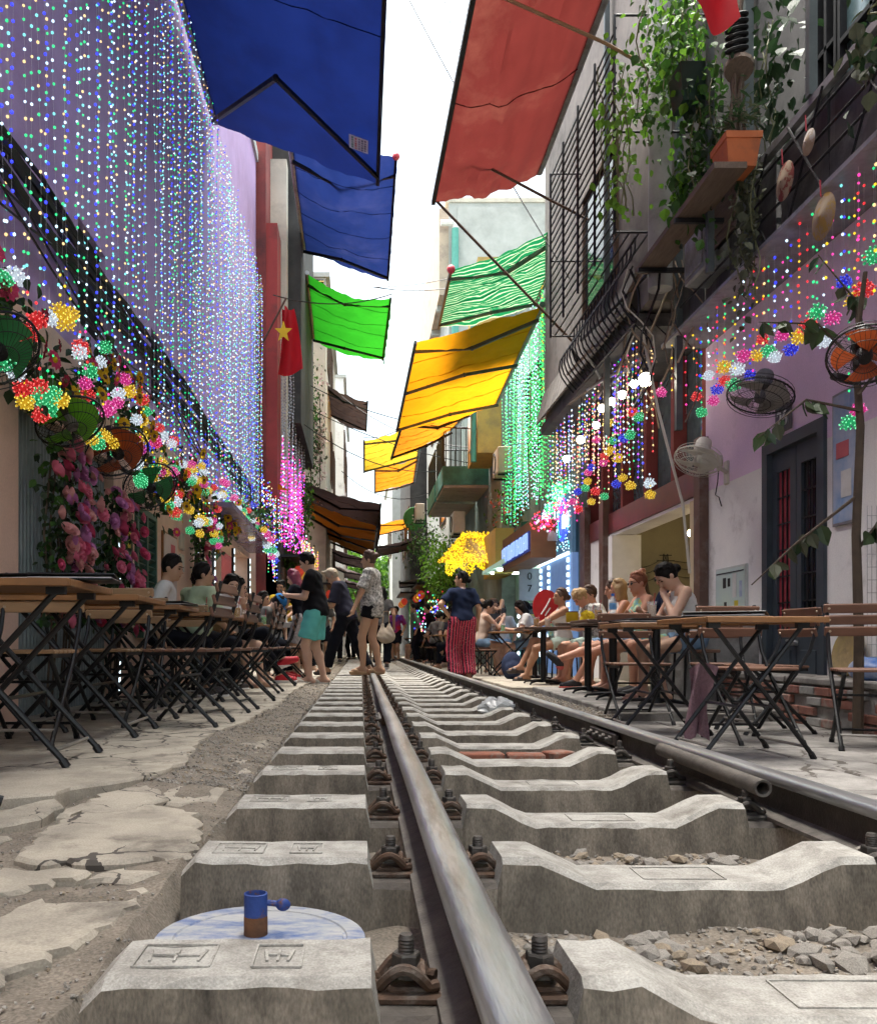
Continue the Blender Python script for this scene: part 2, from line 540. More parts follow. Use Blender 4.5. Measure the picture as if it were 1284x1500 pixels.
# ---------------------------------------------------------------- sleepers
X1, X2 = .165, 1.245
RAILTOP, SEAT, CREST, LOW = .10, -.034, .022, -.034
SP, Y0S = .633, 1.315
def sleeper_mesh(seed, fine):
    rr = random.Random(seed)
    st = [(-.385,CREST-.030),(-.355,CREST)]
    def run(x0, x1, z0, z1):
        k = max(1, int((x1-x0)/(.035 if fine else .2)))
        for i in range(1, k+1):
            st.append((x0+(x1-x0)*i/k, z0+(z1-z0)*i/k))
    run(-.355, X1-.150, CREST, CREST)
    st.append((X1-.138, SEAT))
    run(X1-.138, X1+.128, SEAT, SEAT)
    st.append((X1+.140, CREST))
    run(X1+.140, .385, CREST, CREST)
    run(.385, .505, CREST, LOW)
    run(.505, .905, LOW, LOW)
    run(.905, 1.03, LOW, CREST)
    run(1.03, X2-.140, CREST, CREST)
    st.append((X2-.128, SEAT))
    run(X2-.128, X2+.10, SEAT, SEAT)
    
    vs, fs, ms = [], [], []
    for (x, z) in st:
        j = lambda a: rr.gauss(0, a) if fine else 0
        w = .086
        chip = (rr.uniform(.004,.012) if rr.random() < .16 else 0) if fine else 0
        z -= 0 if z == SEAT else chip*.35
        vs += [(x, -w-.03, -.19), (x, -w-.004+j(.0012), z-.012+j(.0014)), (x, -w+.010+chip+j(.0022), z+j(.0007)), (x, w-.010+j(.0016), z+j(.0007)), (x, w+.004+j(.0012), z-.012+j(.0014)), (x, w+.03, -.19)]
    for i in range(len(st)-1):
        for k in range(5):
            fs.append((i*6+k, (i+1)*6+k, (i+1)*6+k+1, i*6+k+1))
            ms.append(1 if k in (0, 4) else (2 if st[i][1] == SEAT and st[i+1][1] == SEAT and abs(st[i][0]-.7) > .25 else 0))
    n = len(st)
    fs.append(tuple(range(6))); ms.append(1)
    fs.append(tuple((n-1)*6+k for k in range(5,-1,-1))); ms.append(1)
    me = bpy.data.meshes.new('sleeper_block')
    me.from_pydata(vs, [], fs)
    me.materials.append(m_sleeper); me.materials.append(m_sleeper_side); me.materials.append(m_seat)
    me.polygons.foreach_set('material_index', ms)
    me.polygons.foreach_set('use_smooth', [False]*len(fs))
    return me
def spring(side):
    """bent rod clip: side=+1 opens towards +x"""
    mb = MB()
    for yo in (-1, 1):
        pts = []
        for i in range(13):
            t = i/12
            x = side*(-.040 + .085*t)
            z = .012 + .030*math.sin(PI*min(1, t*1.15)) if t < .87 else .012 + .030*math.sin(PI*1.0)*0 + .004
            y = yo*(.020 + .012*math.sin(PI*t))
            pts.append((x, y, z))
        mb.tube(pts, .0085, 7)
    arc = [(side*(-.040 - .016*math.sin(PI*i/8)), -.020+.040*i/8, .012+.006*math.sin(PI*i/8)) for i in range(9)]
    mb.tube(arc, .0085, 7)
    arc2 = [(side*(.022), -.028+.056*i/6, .026+.012*math.sin(PI*i/6)) for i in range(7)]
    mb.tube(arc2, .0075, 7)
    return mb
SPRING = {}
for sd in (-1, 1):
    for nm, mm in (('r', m_rust), ('s', m_steel)):
        SPRING[sd, nm] = spring(sd).mesh('spring_clip', mm, True)
def nut_mesh(mm):
    mb = MB()
    mb.lathe([(.026,.030),(.026,.036)], 14)
    mb.lathe([(.0205,.036),(.0215,.039),(.0215,.060),(.0195,.063)], 6)
    return mb.mesh('nut', mm)
def bolt_mesh(mm):
    mb = MB()
    pr = [(.0115,.060)]
    for k in range(5):
        pr += [(.0125,.0635+k*.005),(.0112,.066+k*.005)]
    pr += [(.0095,.090)]
    mb.lathe(pr, 12)
    return mb.mesh('bolt', mm, True)
def plate_mesh(mm):
    mb = MB()
    mb.cbox((0,0,.006), (.105,.085,.014), .004)
    mb.cbox((.0,0,.013), (.06,.05,.012), .004)
    return mb.mesh('clip_plate', mm)
NUT = {'r': nut_mesh(m_steel), 's': nut_mesh(m_steel)}
BOLT = {'r': bolt_mesh(m_steel), 's': bolt_mesh(m_steel)}
PLATE = {'r': plate_mesh(m_rust), 's': plate_mesh(m_steel)}
def far_fastener(mm):
    mb = MB()
    mb.cbox((0,0,.012), (.10,.08,.026), .006)
    mb.tube([(-.04,-.02,.02),(0,-.03,.045),(.04,-.02,.02)], .008, 5)
    mb.tube([(-.04,.02,.02),(0,.03,.045),(.04,.02,.02)], .008, 5)
    mb.lathe([(.021,.036),(.021,.06)], 6)
    mb.lathe([(.0115,.06),(.0115,.088)], 8)
    return mb.mesh('fastener', mm)
FARF = {'r': far_fastener(m_rust), 's': far_fastener(m_steel)}
FAR_SLEEPER = sleeper_mesh(900, False)
NSL = 44
for k in range(NSL):
    y = Y0S + SP*k + (ur(-.012,.012) if k > 1 else (-.04 if k == 0 else 0))
    near = k < 7
    me = sleeper_mesh(100+k, True) if k < 10 else FAR_SLEEPER
    lab = (ORD[k] + ' concrete sleeper across the track, counting from the camera') if k < 40 else ('last', 'second to last', 'third to last', 'fourth to last')[NSL-1-k] + ' concrete sleeper at the far end of the track'
    sl = thing('sleeper', lab, 'sleeper', (0, y, ur(-.004,.004) if k > 1 else 0), 0, 'concrete railway sleepers')
    link('concrete_block', me, sl)
    for (x, sd, nm) in ((X1-.098, 1, 'r'), (X1+.098, -1, 'r'), (X2-.098, 1, 's')):
        if near:
            p = link('clip_plate', PLATE[nm], sl, (x, 0, SEAT))
            link('spring_clip', SPRING[sd, nm], p, (0, 0, .006), (0, 0, ur(-.06,.06)))
            link('nut', NUT[nm], p, (0, 0, 0), (0, 0, ur(0, 1)))
            link('bolt', BOLT[nm], p, (0, 0, ur(-.006,.002)))
        else:
            link('fastener', FARF[nm], sl, (x, 0, SEAT))
    if k < 4:                                    # cast panels in the top face
        e = MB()
        for (a, c) in ((-.325,-.215),(-.155,-.085)):
            zt = CREST+.0012
            for (p, q) in (((a,-.045),(c,-.045)),((c,-.045),(c,.045)),((c,.045),(a,.045)),((a,.045),(a,-.045))):
                e.beam((p[0],p[1],zt), (q[0],q[1],zt), .003, .003)
            for i in range(3):
                xx = a+.02+i*(c-a-.04)/2
                e.beam((xx,-.022,zt), (xx+.006*(i-1),.022,zt), .004, .003)
            e.beam((a+.02,.004,zt), (c-.02,.0,zt), .004, .003)
        zt = LOW+.0012
        for (p, q) in (((.62,-.05),(.80,-.05)),((.80,-.05),(.80,.05)),((.80,.05),(.62,.05)),((.62,.05),(.62,-.05))):
            e.beam((p[0],p[1],zt), (q[0],q[1],zt), .003, .003)
        e.build('cast_mark', m_sleeper, sl)['kind'] = 'stuff'

# ---------------------------------------------------------------- rails
def rail_profile():
    h = RAILTOP - SEAT
    half = [(.056,0),(.056,.010),(.040,.016),(.012,.026),(.0075,.040),(.0075,.088),(.012,.096),(.034,.103),(.036,.110),(.0355,.122),(.031,.1295),(.022,h-.0015),(.010,h)]
    pr = half + [(-x, z) for x, z in reversed(half)]
    return [(x, z + SEAT) for x, z in pr]
def rail(xc, y0, y1, label):
    pr = rail_profile()
    n = len(pr)
    ys = []
    y = y0
    while y < y1:
        ys.append(y); y += .35 if y < 8 else 2.0
    ys.append(y1)
    vs, fs, ms = [], [], []
    for i, y in enumerate(ys):
        for (x, z) in pr:
            vs.append((x + .0012*math.sin(y*3.1), y, z))
    for i in range(len(ys)-1):
        for k in range(n):
            k2 = (k+1) % n
            fs.append((i*n+k, i*n+k2, (i+1)*n+k2, (i+1)*n+k))
            zz = (pr[k][1]+pr[k2][1])/2 - SEAT
            ms.append(0 if zz > .104 else (2 if zz < .022 else 1))
    fs.append(tuple(range(n))); ms.append(1)
    fs.append(tuple((len(ys)-1)*n+k for k in range(n-1,-1,-1))); ms.append(1)
    me = bpy.data.meshes.new('rail')
    me.from_pydata(vs, [], fs)
    for m_ in (m_rail_top, m_rail_side, m_rail_foot): me.materials.append(m_)
    me.polygons.foreach_set('material_index', ms)
    me.polygons.foreach_set('use_smooth', [True]*len(fs))
    me.set_sharp_from_angle(angle=R(50))
    return link('rail', me, None, (xc, 0, 0), label=label, cat='rail', group='railway rails')
rail_l = rail(X1, .3, 40, 'worn bright-topped rail running down the middle of the street, nearest the camera')
rail_r = rail(X2, .9, 40, 'dark brown rail along the right side, beside the right-hand tables')
def fishplate(parent, side, y, mm):
    fp = MB()
    fp.cbox((side*.026, y, SEAT+.060), (.026,.46,.060), .006)
    o = fp.build('fishplate', mm, parent)
    for q in (-.17,-.06,.06,.17):
        bt = MB()
        bt.lathe([(.017,0),(.017,.014)], 6, (side*.040, y+q, SEAT+.060), Euler((0, side*PI/2, 0)).to_matrix())
        bt.lathe([(.010,.014),(.009,.030)], 8, (side*.040, y+q, SEAT+.060), Euler((0, side*PI/2, 0)).to_matrix())
        bt.build('fishplate_bolt', m_steel, o)
fishplate(rail_l, -1, 5.45, m_rust)
fishplate(rail_r, -1, 4.35, m_rail_side)
pp = MB()
pp.lathe([(.019,-.47),(.026,-.468),(.026,.468),(.025,.47),(.018,.468),(.017,.30)], 18, cap=False)
po = pp.build('steel_pipe', mat('pipe_grey_rust', (.14,.125,.108), (.085,.075,.066), scale=16, rough=.7, metal=.4, bump=.5, bscale=120), None, True,
              label='short rusty grey pipe lying open-ended against the dark right-hand rail', cat='pipe')
po.location = (X2-.068, 2.97, .066); po.rotation_euler = (R(90), 0, R(-2.0))

# ---------------------------------------------------------------- ballast stones
def stone_mesh(seed, mm):
    rr = random.Random(seed)
    import bmesh
    bm = bmesh.new()
    bmesh.ops.create_icosphere(bm, subdivisions=1, radius=1)
    sx, sy, sz = rr.uniform(.8,1.3), rr.uniform(.7,1.0), rr.uniform(.45,.75)
    for v in bm.verts:
        k = rr.uniform(.72,1.12)
        v.co = Vector((v.co.x*sx*k, v.co.y*sy*k, v.co.z*sz*k))
    me = bpy.data.meshes.new('stone')
    bm.to_mesh(me); bm.free()
    me.materials.append(mm)
    return me
STONES = [stone_mesh(i, m_stone if i % 4 else m_stone_b) for i in range(14)]
rs = random.Random(5)
ns = 0
def put_stone(x, y, s, zoff=0):
    z = bed_z(x, y) + s*.22 + zoff
    o = link('stone', rs.choice(STONES), track_bed, (x, y, z), (rs.uniform(-.4,.4), rs.uniform(-.4,.4), rs.uniform(0, 6.3)))
    o.scale = (s, s, s)
def bed_z(x, y):
    z = -.125 + .05*(fbm(x, y, 5, 3)-.5) + .022*(fbm(x, y, 18, 9)-.5)
    return z + edge_rise(x, y)
for k in range(0, 5):
    yc = Y0S + SP*(k+.5)
    n_ = [165, 140, 60, 26, 14][k]
    for i in range(n_):
        x = rs.uniform(.33, 1.12)
        if k == 0 and .62 < x < .80 and rs.random() < .8: continue
        y = yc + rs.uniform(-.19, .19)
        s = rs.choice((.010,.013,.016,.020,.026)) * (1.15 if k < 2 else 1)
        put_stone(x, y, s)
for (x, y, s) in ((.36,1.62,.042),(.44,1.66,.036),(.50,1.58,.030),(.41,1.55,.026),(.55,1.65,.034),(.92,1.62,.044),(1.02,1.66,.058),(1.10,1.60,.062),(.86,1.68,.036),(.60,1.72,.03),
                  (.97,1.58,.03),(.40,2.32,.03),(.9,2.3,.034),(.98,2.33,.038),(1.05,2.28,.034),(.84,2.26,.026)):
    put_stone(x, y, s)
# fine gravel as one mass
def gravel(name, regions, total, label, parent=None):
    vs, fs = [], []
    rr = random.Random(len(name)+total)
    area = sum(r_[6] for r_ in regions)
    for (x0, x1, y0, y1, z, smax, wgt) in regions:
        for i in range(int(total*wgt/area)):
            x, y = rr.uniform(x0, x1), y0 + (y1-y0)*rr.random()**1.5
            s = rr.uniform(.35, 1)*smax
            zz = (bed_z(x, y) if z is None else z)
            o = len(vs)
            rot = Euler((rr.uniform(0,6),rr.uniform(0,6),rr.uniform(0,6))).to_matrix()
            for p in ((1,0,0),(-1,0,0),(0,.8,0),(0,-.8,0),(0,0,.6),(0,0,-.6)):
                q = rot @ Vector(p)
                vs.append((x+q.x*s, y+q.y*s, zz+q.z*s*.7+s*.15))
            for f in ((0,2,4),(2,1,4),(1,3,4),(3,0,4),(2,0,5),(1,2,5),(3,1,5),(0,3,5)):
                fs.append(tuple(o+i_ for i_ in f))
    me = bpy.data.meshes.new(name)
    me.from_pydata(vs, [], fs)
    me.materials.append(m_stone); me.materials.append(m_stone_b)
    me.polygons.foreach_set('material_index', [1 if (i//8) % 5 == 0 else 0 for i in range(len(fs))])
    return link(name, me, None, label=label, cat='gravel', kind='stuff')
gravel('gravel', [(-1.3,-.38,1.0,3.2,None,.007,2.2),(-.86,-.40,3.2,7,None,.011,4),(-.86,-.40,7,16,None,.014,2.2),(.3,1.14,1.4,3.0,None,.011,3.0),(.3,1.14,1.4,7,None,.009,3.0),(.3,1.14,7,12,None,.012,1.0)], 17000,
       'loose grey gravel and grit between the sleepers and beside the left pavement')
b = MB()
b.grid(lambda u, v: (1.32+.68*u, 6.6+10*v, -.075+.03*(fbm(u*2, v*20, 3)-.5)), 8, 60)
b.build('gravel_strip', m_dirt, smooth=True, kind='structure')
gravel('gravel', [(1.32,2.0,6.7,10.6,-.068,.015,3.0),(1.32,1.86,10.6,16.5,-.068,.015,1.0)], 4200, 'pale gravel strip between the right-hand rail and the concrete step')

# blue-painted cover disc with a pipe stub between the two nearest sleepers
mb = MB()
mb.lathe([(.2,-.05),(.2,-.004),(.198,0),(.165,0),(.163,-.003),(.158,-.003),(.156,0),(.0,.0)], 48, cap=False)
m_disc = mat('chipped_blue_paint', (.33,.35,.37), (.46,.45,.43), scale=14, rough=.8, bump=.5, bscale=80, stain=(.06,.12,.30), sscale=11, slo=.47, shi=.66, stretch=(.6,1.4,1))
cv = thing('drain_cover', 'round concrete cover with worn blue paint between the two nearest sleepers', 'cover', (-.19, 1.64, -.072))
mb.build('disc', m_disc, cv, True)
st_ = thing('pipe_stub', 'short blue pipe stub with rusty lower half standing on the blue cover', 'pipe', (-.20, 1.655, -.072))
m_bluerust = mat('blue_paint_rust', (.018,.045,.20), (.03,.075,.28), scale=18, rough=.6, bump=.5, bscale=120, stain=(.15,.07,.035), sscale=22, slo=.55, shi=.62)
m_rustbrown = mat('deep_rust', (.20,.09,.04), (.11,.055,.03), scale=22, rough=.85, bump=.7, bscale=140)
mb = MB(); mb.lathe([(.0225,.036),(.0225,.078),(.0195,.079),(.0185,.074),(.0185,.04)], 20, cap=False); mb.build('pipe_top', m_bluerust, st_, True)
mb = MB(); mb.lathe([(.0228,.0),(.0228,.030),(.0222,.037)], 20); mb.build('pipe_foot', m_rustbrown, st_, True)
mb = MB()
mb.cyl((.021,0,.060), (.040,0,.058), .006, n=8)
mb.ball((.052,0,.056), .0145, 10, 8, (1,.55,.85))
mb.build('valve_knob', m_bluerust, st_, True)
# bricks and litter between the rails
m_brick = mat('old_brick', (.27,.10,.06), (.18,.075,.05), scale=18, rough=.9, bump=.6, bscale=80, stain=(.28,.24,.2), sscale=9)
for i, (x, y, L, rz) in enumerate(((.56,4.02,.20,.06),(.76,4.00,.17,-.04),(.93,4.08,.13,.5))):
    mb = MB(); mb.cbox((0,0,.028), (L,.10,.056), .006)
    mb.build('brick', m_brick, None, loc=(x, y, -.075), label=['leftmost and longest loose red brick between the rails', 'middle loose red brick lying between the rails', 'rightmost, shortest loose red brick tucked by the right rail'][i], cat='brick', group='loose bricks between the rails').rotation_euler = (0, 0, rz)
def crumple(seed, s, loc, label, mm, flat=.5):
    rr = random.Random(seed)
    mb = MB()
    def fn(u, v):
        t, p = PI*(.06+.88*v), 2*PI*u
        k = s*(.62+.5*vnoise(u*7 % 7, v*6, 1, seed) + .12*rr.uniform(-1, 1))
        return (k*math.sin(t)*math.cos(p), k*math.sin(t)*math.sin(p)*.8, max(0, s*flat*(1+math.cos(t)*.9)*rr.uniform(.75,1.1)-s*.1))
    mb.grid(fn, 18, 9)
    return mb.build('plastic_bag', mm, None, loc=loc, label=label, cat='bag')
m_bag = mat('clear_plastic_bag', (.62,.63,.63), (.5,.52,.53), scale=9, rough=.25, trans=.45)
crumple(3, .15, (1.02, 6.5, -.04), 'crumpled clear plastic bag lying between the rails', m_bag)
crumple(8, .085, (1.03, 1.575, -.085), 'crumpled clear plastic scrap among the stones beside the nearest sleeper', m_bag, .6)
# ================================================================== buildings
WALL = dict(scale=2.2, rough=.85, bump=.25, bscale=40, grain=.06)
m_lilac = mat('lilac_wall_led_tint', (.50,.35,.60), (.43,.30,.53), stain=(.33,.21,.37), sscale=.8, slo=.5, shi=.8, **WALL)  # lilac paint with the purple bead-light glow added to its colour
m_peach = mat('peach_wall', (.76,.55,.43), (.70,.50,.39), stain=(.52,.37,.30), sscale=1.1, slo=.52, shi=.8, **WALL)
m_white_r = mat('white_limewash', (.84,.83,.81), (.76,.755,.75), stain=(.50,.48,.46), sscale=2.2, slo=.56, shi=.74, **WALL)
m_lilac_glow_r = mat('painted_lilac_led_glow', (.80,.62,.80), (.75,.58,.76), stain=(.58,.46,.58), sscale=2, slo=.56, shi=.8, **WALL)  # purple LED light on the upper wall, put into the paint colour
m_cream = mat('cream_render', (.60,.56,.47), (.50,.47,.40), stain=(.30,.28,.25), sscale=.9, slo=.5, shi=.75, **WALL)
m_grey_r = mat('grey_render', (.46,.48,.46), (.38,.40,.38), stain=(.25,.26,.25), sscale=.8, slo=.5, shi=.78, **WALL)
m_dark_r = mat('dark_grimy_wall', (.062,.06,.058), (.035,.034,.034), stain=(.02,.02,.02), sscale=1.2, slo=.5, shi=.75, **WALL)
m_maroon = mat('maroon_paint', (.24,.05,.045), (.18,.04,.038), stain=(.10,.035,.035), sscale=1.5, **WALL)
m_teal = mat('teal_paint', (.07,.25,.22), (.055,.20,.18), stain=(.04,.11,.10), sscale=1.5, **WALL)
m_ochre = mat('ochre_paint', (.52,.36,.10), (.44,.30,.09), stain=(.30,.22,.10), sscale=1.5, **WALL)
m_tealgrey = mat('grey_green_paint', (.24,.31,.29), (.19,.25,.235), stain=(.12,.15,.14), sscale=1.5, **WALL)
m_metal = mat('dark_metal', (.022,.022,.025), (.014,.014,.016), scale=20, rough=.5, metal=.4)
m_metal_g = mat('grey_galvanised', (.34,.35,.36), (.25,.26,.27), scale=9, rough=.5, metal=.5, stain=(.17,.15,.13), sscale=3)
m_sheet = mat('zinc_sheet', (.085,.083,.085), (.05,.049,.051), scale=4, rough=.55, metal=.35, bump=.3, bscale=20, stain=(.17,.165,.16), sscale=2.5, slo=.52, shi=.75)
m_wood_d = mat('dark_wood', (.13,.075,.048), (.085,.05,.034), scale=6, rough=.6, stretch=(6,1,6), bump=.3, bscale=30)
m_wood_old = mat('weathered_plank', (.17,.125,.095), (.11,.082,.064), scale=6, rough=.8, stretch=(8,1,8), bump=.4, bscale=30)
m_green_sh = mat('green_shutter_paint', (.045,.115,.085), (.035,.09,.068), scale=8, rough=.5)
m_bluegrey = mat('blue_grey_door_paint', (.045,.06,.076), (.03,.042,.055), scale=6, rough=.55, stain=(.04,.05,.06), sscale=3)
m_glass_d = mat('dark_window_glass', (.02,.028,.034), (.014,.02,.024), rough=.08, spec=.8)
m_glass_l = mat('sky_reflecting_glass', (.10,.15,.16), (.06,.10,.11), rough=.06, spec=.9)
m_white_p = mat('white_paint', (.74,.74,.73), (.66,.66,.65), scale=6, rough=.6)
m_beige_soffit = mat('beige_soffit', (.50,.40,.31), (.42,.34,.27), stain=(.28,.23,.2), sscale=2, **WALL)
m_black = mat('black_plastic', (.007,.007,.008), (.005,.005,.006), rough=.45)
m_cable = mat('black_cable', (.006,.006,.007), (.004,.004,.005), rough=.5)
m_rope = mat('straw_cable', (.36,.28,.19), (.26,.2,.14), rough=.8)
m_curtain = mat('red_curtain', (.42,.05,.07), (.30,.035,.05), scale=9, rough=.8)

def wall_x(mb, x0, x1, y0, y1, z0, z1, holes):
    """wall slab in the plane X with rectangular openings (ya, yb, za, zb), split into butted boxes"""
    holes = sorted(holes)
    cur = y0
    for (a, c, za, zb) in holes:
        if a > cur:
            mb.bb(x0, x1, cur, a, z0, z1)
        if za > z0: mb.bb(x0, x1, a, c, z0, za)
        if zb < z1: mb.bb(x0, x1, a, c, zb, z1)
        cur = c
    if cur < y1:
        mb.bb(x0, x1, cur, y1, z0, z1)

# ---------------------------------------------------------------- left: the lilac and peach house with the big light curtain
LX = -2.15
hl = thing('house', 'lilac and peach house behind the bead light curtain on the left', 'house', (LX, 4, 0))
def part(mb, name, mats, parent, smooth=False):
    """mesh given in world coordinates, parented to a thing that is not rotated"""
    o = mb.build(name, mats, parent, smooth)
    p = parent
    off = Vector((0, 0, 0))
    while p is not None:
        off += p.location
        p = p.parent
    o.location = -off
    return o
mb = MB(); wall_x(mb, LX-.3, LX, -5, 17.8, -.15, 2.7, [(5.45,7.55,-.15,2.05),(8.25,9.05,.55,1.82),(11.2,12.7,-.15,2.15),(13.4,16.6,-.15,2.15)])
part(mb, 'lower_wall', m_peach, hl)
mb = MB(); wall_x(mb, LX-.3, LX, -5, 17.8, 2.7, 10.4, [(6.6,7.3,2.95,3.75),(8.9,9.55,3.0,3.75)])
part(mb, 'upper_wall', m_lilac, hl)
mb = MB(); mb.bb(LX-.3, LX+.05, -5, 17.8, 10.4, 10.6); part(mb, 'parapet', m_grey_r, hl)
# metal folding gate
gate = MB(); gate.bb(LX-.14, LX-.12, 5.45, 7.55, -.05, 2.05)
m_gate = mat('grey_green_gate', (.25,.30,.31), (.18,.22,.23), scale=7, rough=.5, metal=.3)
go = part(gate, 'gate_panel', m_gate, hl)
for i in range(34):
    y = 5.48 + i*.0625
    g1 = MB(); g1.cyl((LX-.095, y, -.04), (LX-.095, y, 2.03), .016, n=6)
    part(g1, 'gate_bar', m_gate, go, True)
# green louvred shutter window
fr = MB()
for (y0, y1, z0, z1) in ((8.25,8.31,.55,1.82),(8.99,9.05,.55,1.82),(8.31,8.99,.55,.61),(8.31,8.99,1.76,1.82),(8.62,8.68,.61,1.76)):
    fr.bb(LX-.05, LX+.03, y0, y1, z0, z1)
wo = part(fr, 'window_shutter', m_green_sh, hl)
for s0 in (8.31, 8.68):
    for i in range(15):
        sl_ = MB(); sl_.box((LX-.005, s0+.155, .65+i*.076), (.055,.305,.010), (0, R(-38), 0))
        part(sl_, 'slat', m_green_sh, wo)
bk = MB(); bk.bb(LX-.2, LX-.18, 8.25, 9.05, .55, 1.82); part(bk, 'shutter_back', m_black, wo)
for (a, c, za, zb) in ((6.6,7.3,2.95,3.75),(8.9,9.55,3.0,3.75)):
    lv = MB(); lv.bb(LX-.2, LX-.18, a, c, za, zb)
    lo = part(lv, 'vent_window', m_black, hl)
    for i in range(9):
        sl_ = MB(); sl_.box((LX-.06, (a+c)/2, za+.05+i*(zb-za-.1)/8), (.07, c-a, .012), (0, R(-40), 0))
        part(sl_, 'slat', m_metal, lo)
# lit shop entrances further along the lilac house
m_bluewall = mat('blue_glow_panel', (.30,.46,.72), (.26,.42,.68), emit=(.30,.48,.9), estr=.55)  # blue light of the doorway put in as self-glow of the backdrop
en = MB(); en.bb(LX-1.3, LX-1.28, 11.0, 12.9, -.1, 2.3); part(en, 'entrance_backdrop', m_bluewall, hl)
en = MB(); en.bb(LX-1.3, LX-1.28, 13.2, 16.8, -.1, 2.3); part(en, 'shop_back_wall', mat('deep_shop_wall', (.12,.07,.06), (.08,.05,.045)), hl)
en = MB(); en.bb(LX-1.28, LX-.3, 12.9, 13.2, -.1, 2.3); part(en, 'shop_partition', m_maroon, hl)
en = MB(); en.bb(LX-.3, LX+.5, 11.2, 16.8, 2.26, 2.33); part(en, 'soffit', mat('glossy_purple_soffit', (.20,.16,.26), (.15,.12,.2), rough=.25), hl)
led_cool = glow('led_cool_white', (.72,.93,1.0), 3.4, True)
for (y, z0, z1, x) in ((11.3,.15,2.1,LX+.02),(12.6,.15,2.1,LX+.02),(13.6,.05,2.0,LX+.16),(15.2,.05,2.0,LX+.2)):
    st_ = thing('led_strip', {11.3:'left of two white light strips framing the blue entrance on the left',12.6:'right white light strip framing the blue entrance on the left',13.6:'nearer dashed white light strip on a post past the blue entrance',15.2:'farther dashed white light strip on a post past the blue entrance'}[y], 'light strip', (x, y, z0), 0, 'white light strips of the left shops')
    pb = MB(); pb.bb(-.03,.01,-.035,.035,0,z1-z0); pb.build('backing', m_metal, st_)
    n_ = int((z1-z0)/.13)
    for i in range(n_):
        q = MB(); q.bb(.012,.022,-.028,-.004,.04+i*.13,.12+i*.13); q.build('lamp', led_cool, st_)
st_ = thing('led_strip', 'white light strip down the right edge of the rose gate', 'light strip', (LX+.02, 7.62, .05), 0, 'white light strips of the left shops')
pb = MB(); pb.bb(-.015,.01,-.03,.03,0,1.75); pb.build('backing', m_metal, st_)
for i in range(24):
    q = MB(); q.bb(.012,.022,-.02,.0,.03+i*.07,.075+i*.07); q.build('lamp', led_cool, st_)

# ---------------------------------------------------------------- further left houses
def simple_house(label, x_out, x_in, y0, y1, h, wallm, wins=(), z0=-.15, roofm=None, name='house'):
    """x_out: back, x_in: street face; wins: (ya,yb,za,zb,material)"""
    t = thing(name, label, 'house', (x_in, y0, 0))
    mb = MB(); mb.bb(x_out, x_in, y0, y1, z0, h); part(mb, 'wall', wallm, t)
    sgn = 1 if x_in > x_out else -1
    for (ya, yb, za, zb, wm) in wins:
        w = MB()
        for (a, c, p, q) in ((ya,yb,za-.05,za),(ya,yb,zb,zb+.05),(ya-.05,ya,za-.05,zb+.05),(yb,yb+.05,za-.05,zb+.05)):
            w.bb(x_in-.02*sgn, x_in+.05*sgn, a, c, p, q)
        wo_ = part(w, 'window_frame', m_wood_d, t)
        g_ = MB(); g_.bb(x_in+.004*sgn, x_in+.014*sgn, ya, yb, za, zb); part(g_, 'pane', wm, wo_)
    if roofm:
        mb = MB(); mb.bb(x_out, x_in+.12*sgn, y0-.05, y1+.05, h, h+.14); part(mb, 'roof_edge', roofm, t)
    return t
L2 = simple_house('narrow house with a maroon pillar beyond the bead curtain', -6, -1.95, 17.85, 24.2, 12.5, m_maroon, [(19.4,20.4,3.2,4.9,m_glass_d),(21.6,22.6,3.2,4.9,m_glass_d)])
mb = MB(); mb.bb(-1.95, -1.72, 17.9, 18.7, -.1, 9.2); part(mb, 'pillar', mat('red_pillar_paint', (.36,.055,.05), (.28,.045,.042), stain=(.16,.05,.045), **WALL), L2)
mb = MB(); mb.bb(-1.95, -1.32, 19.2, 24.2, 5.4, 12.5); part(mb, 'overhang', m_dark_r, L2)
mb = MB(); mb.bb(-1.95, -1.6, 18.75, 19.15, 3.2, 11); part(mb, 'bay', m_cream, L2)
L3 = simple_house('cream house with a barred top window on the left', -7, -1.05, 26.2, 35.6, 11.6, m_cream, [(27.2,28.8,9.2,10.8,m_glass_d),(30,31.5,6.2,7.8,m_glass_d),(30,31.5,9.2,10.8,m_glass_d),(33,34.4,6.2,7.8,m_glass_d),(33,34.4,3.4,4.8,m_glass_d)], roofm=m_grey_r)
# barred loggia on the end wall of the cream house
mb = MB(); mb.bb(-2.3,-1.12,26.12,26.19,10.6,11.5); lg = part(mb, 'loggia', m_glass_d, L3)
for i in range(8):
    q = MB(); q.cyl((-2.3,26.08,10.65+i*.11), (-1.1,26.08,10.65+i*.11), .018, n=5); part(q, 'bar', m_ochre, lg)
L4 = simple_house('white house with tall windows far down the left side', -8, -.75, 38, 50, 12.2, m_white_r, [(38.6,40,8,10,m_glass_d),(41,42.4,8,10,m_glass_d),(38.6,40,4.6,6.6,m_glass_d),(41,42.4,4.6,6.6,m_glass_d),(44,46,8,10,m_glass_d),(44,46,4.6,6.6,m_glass_d)], roofm=m_grey_r)
for i, (xa, xb, za, zb) in enumerate(((-1.9,-1.35,8.6,10.6),(-1.9,-1.35,5.4,7.4))):
    q = MB(); q.bb(xa, xb, 37.93, 37.99, za, zb); qo = part(q, 'window_frame', m_white_p, L4)
    q = MB(); q.bb(xa+.08, xb-.08, 37.9, 37.925, za+.08, zb-.08); part(q, 'pane', m_glass_d, qo)

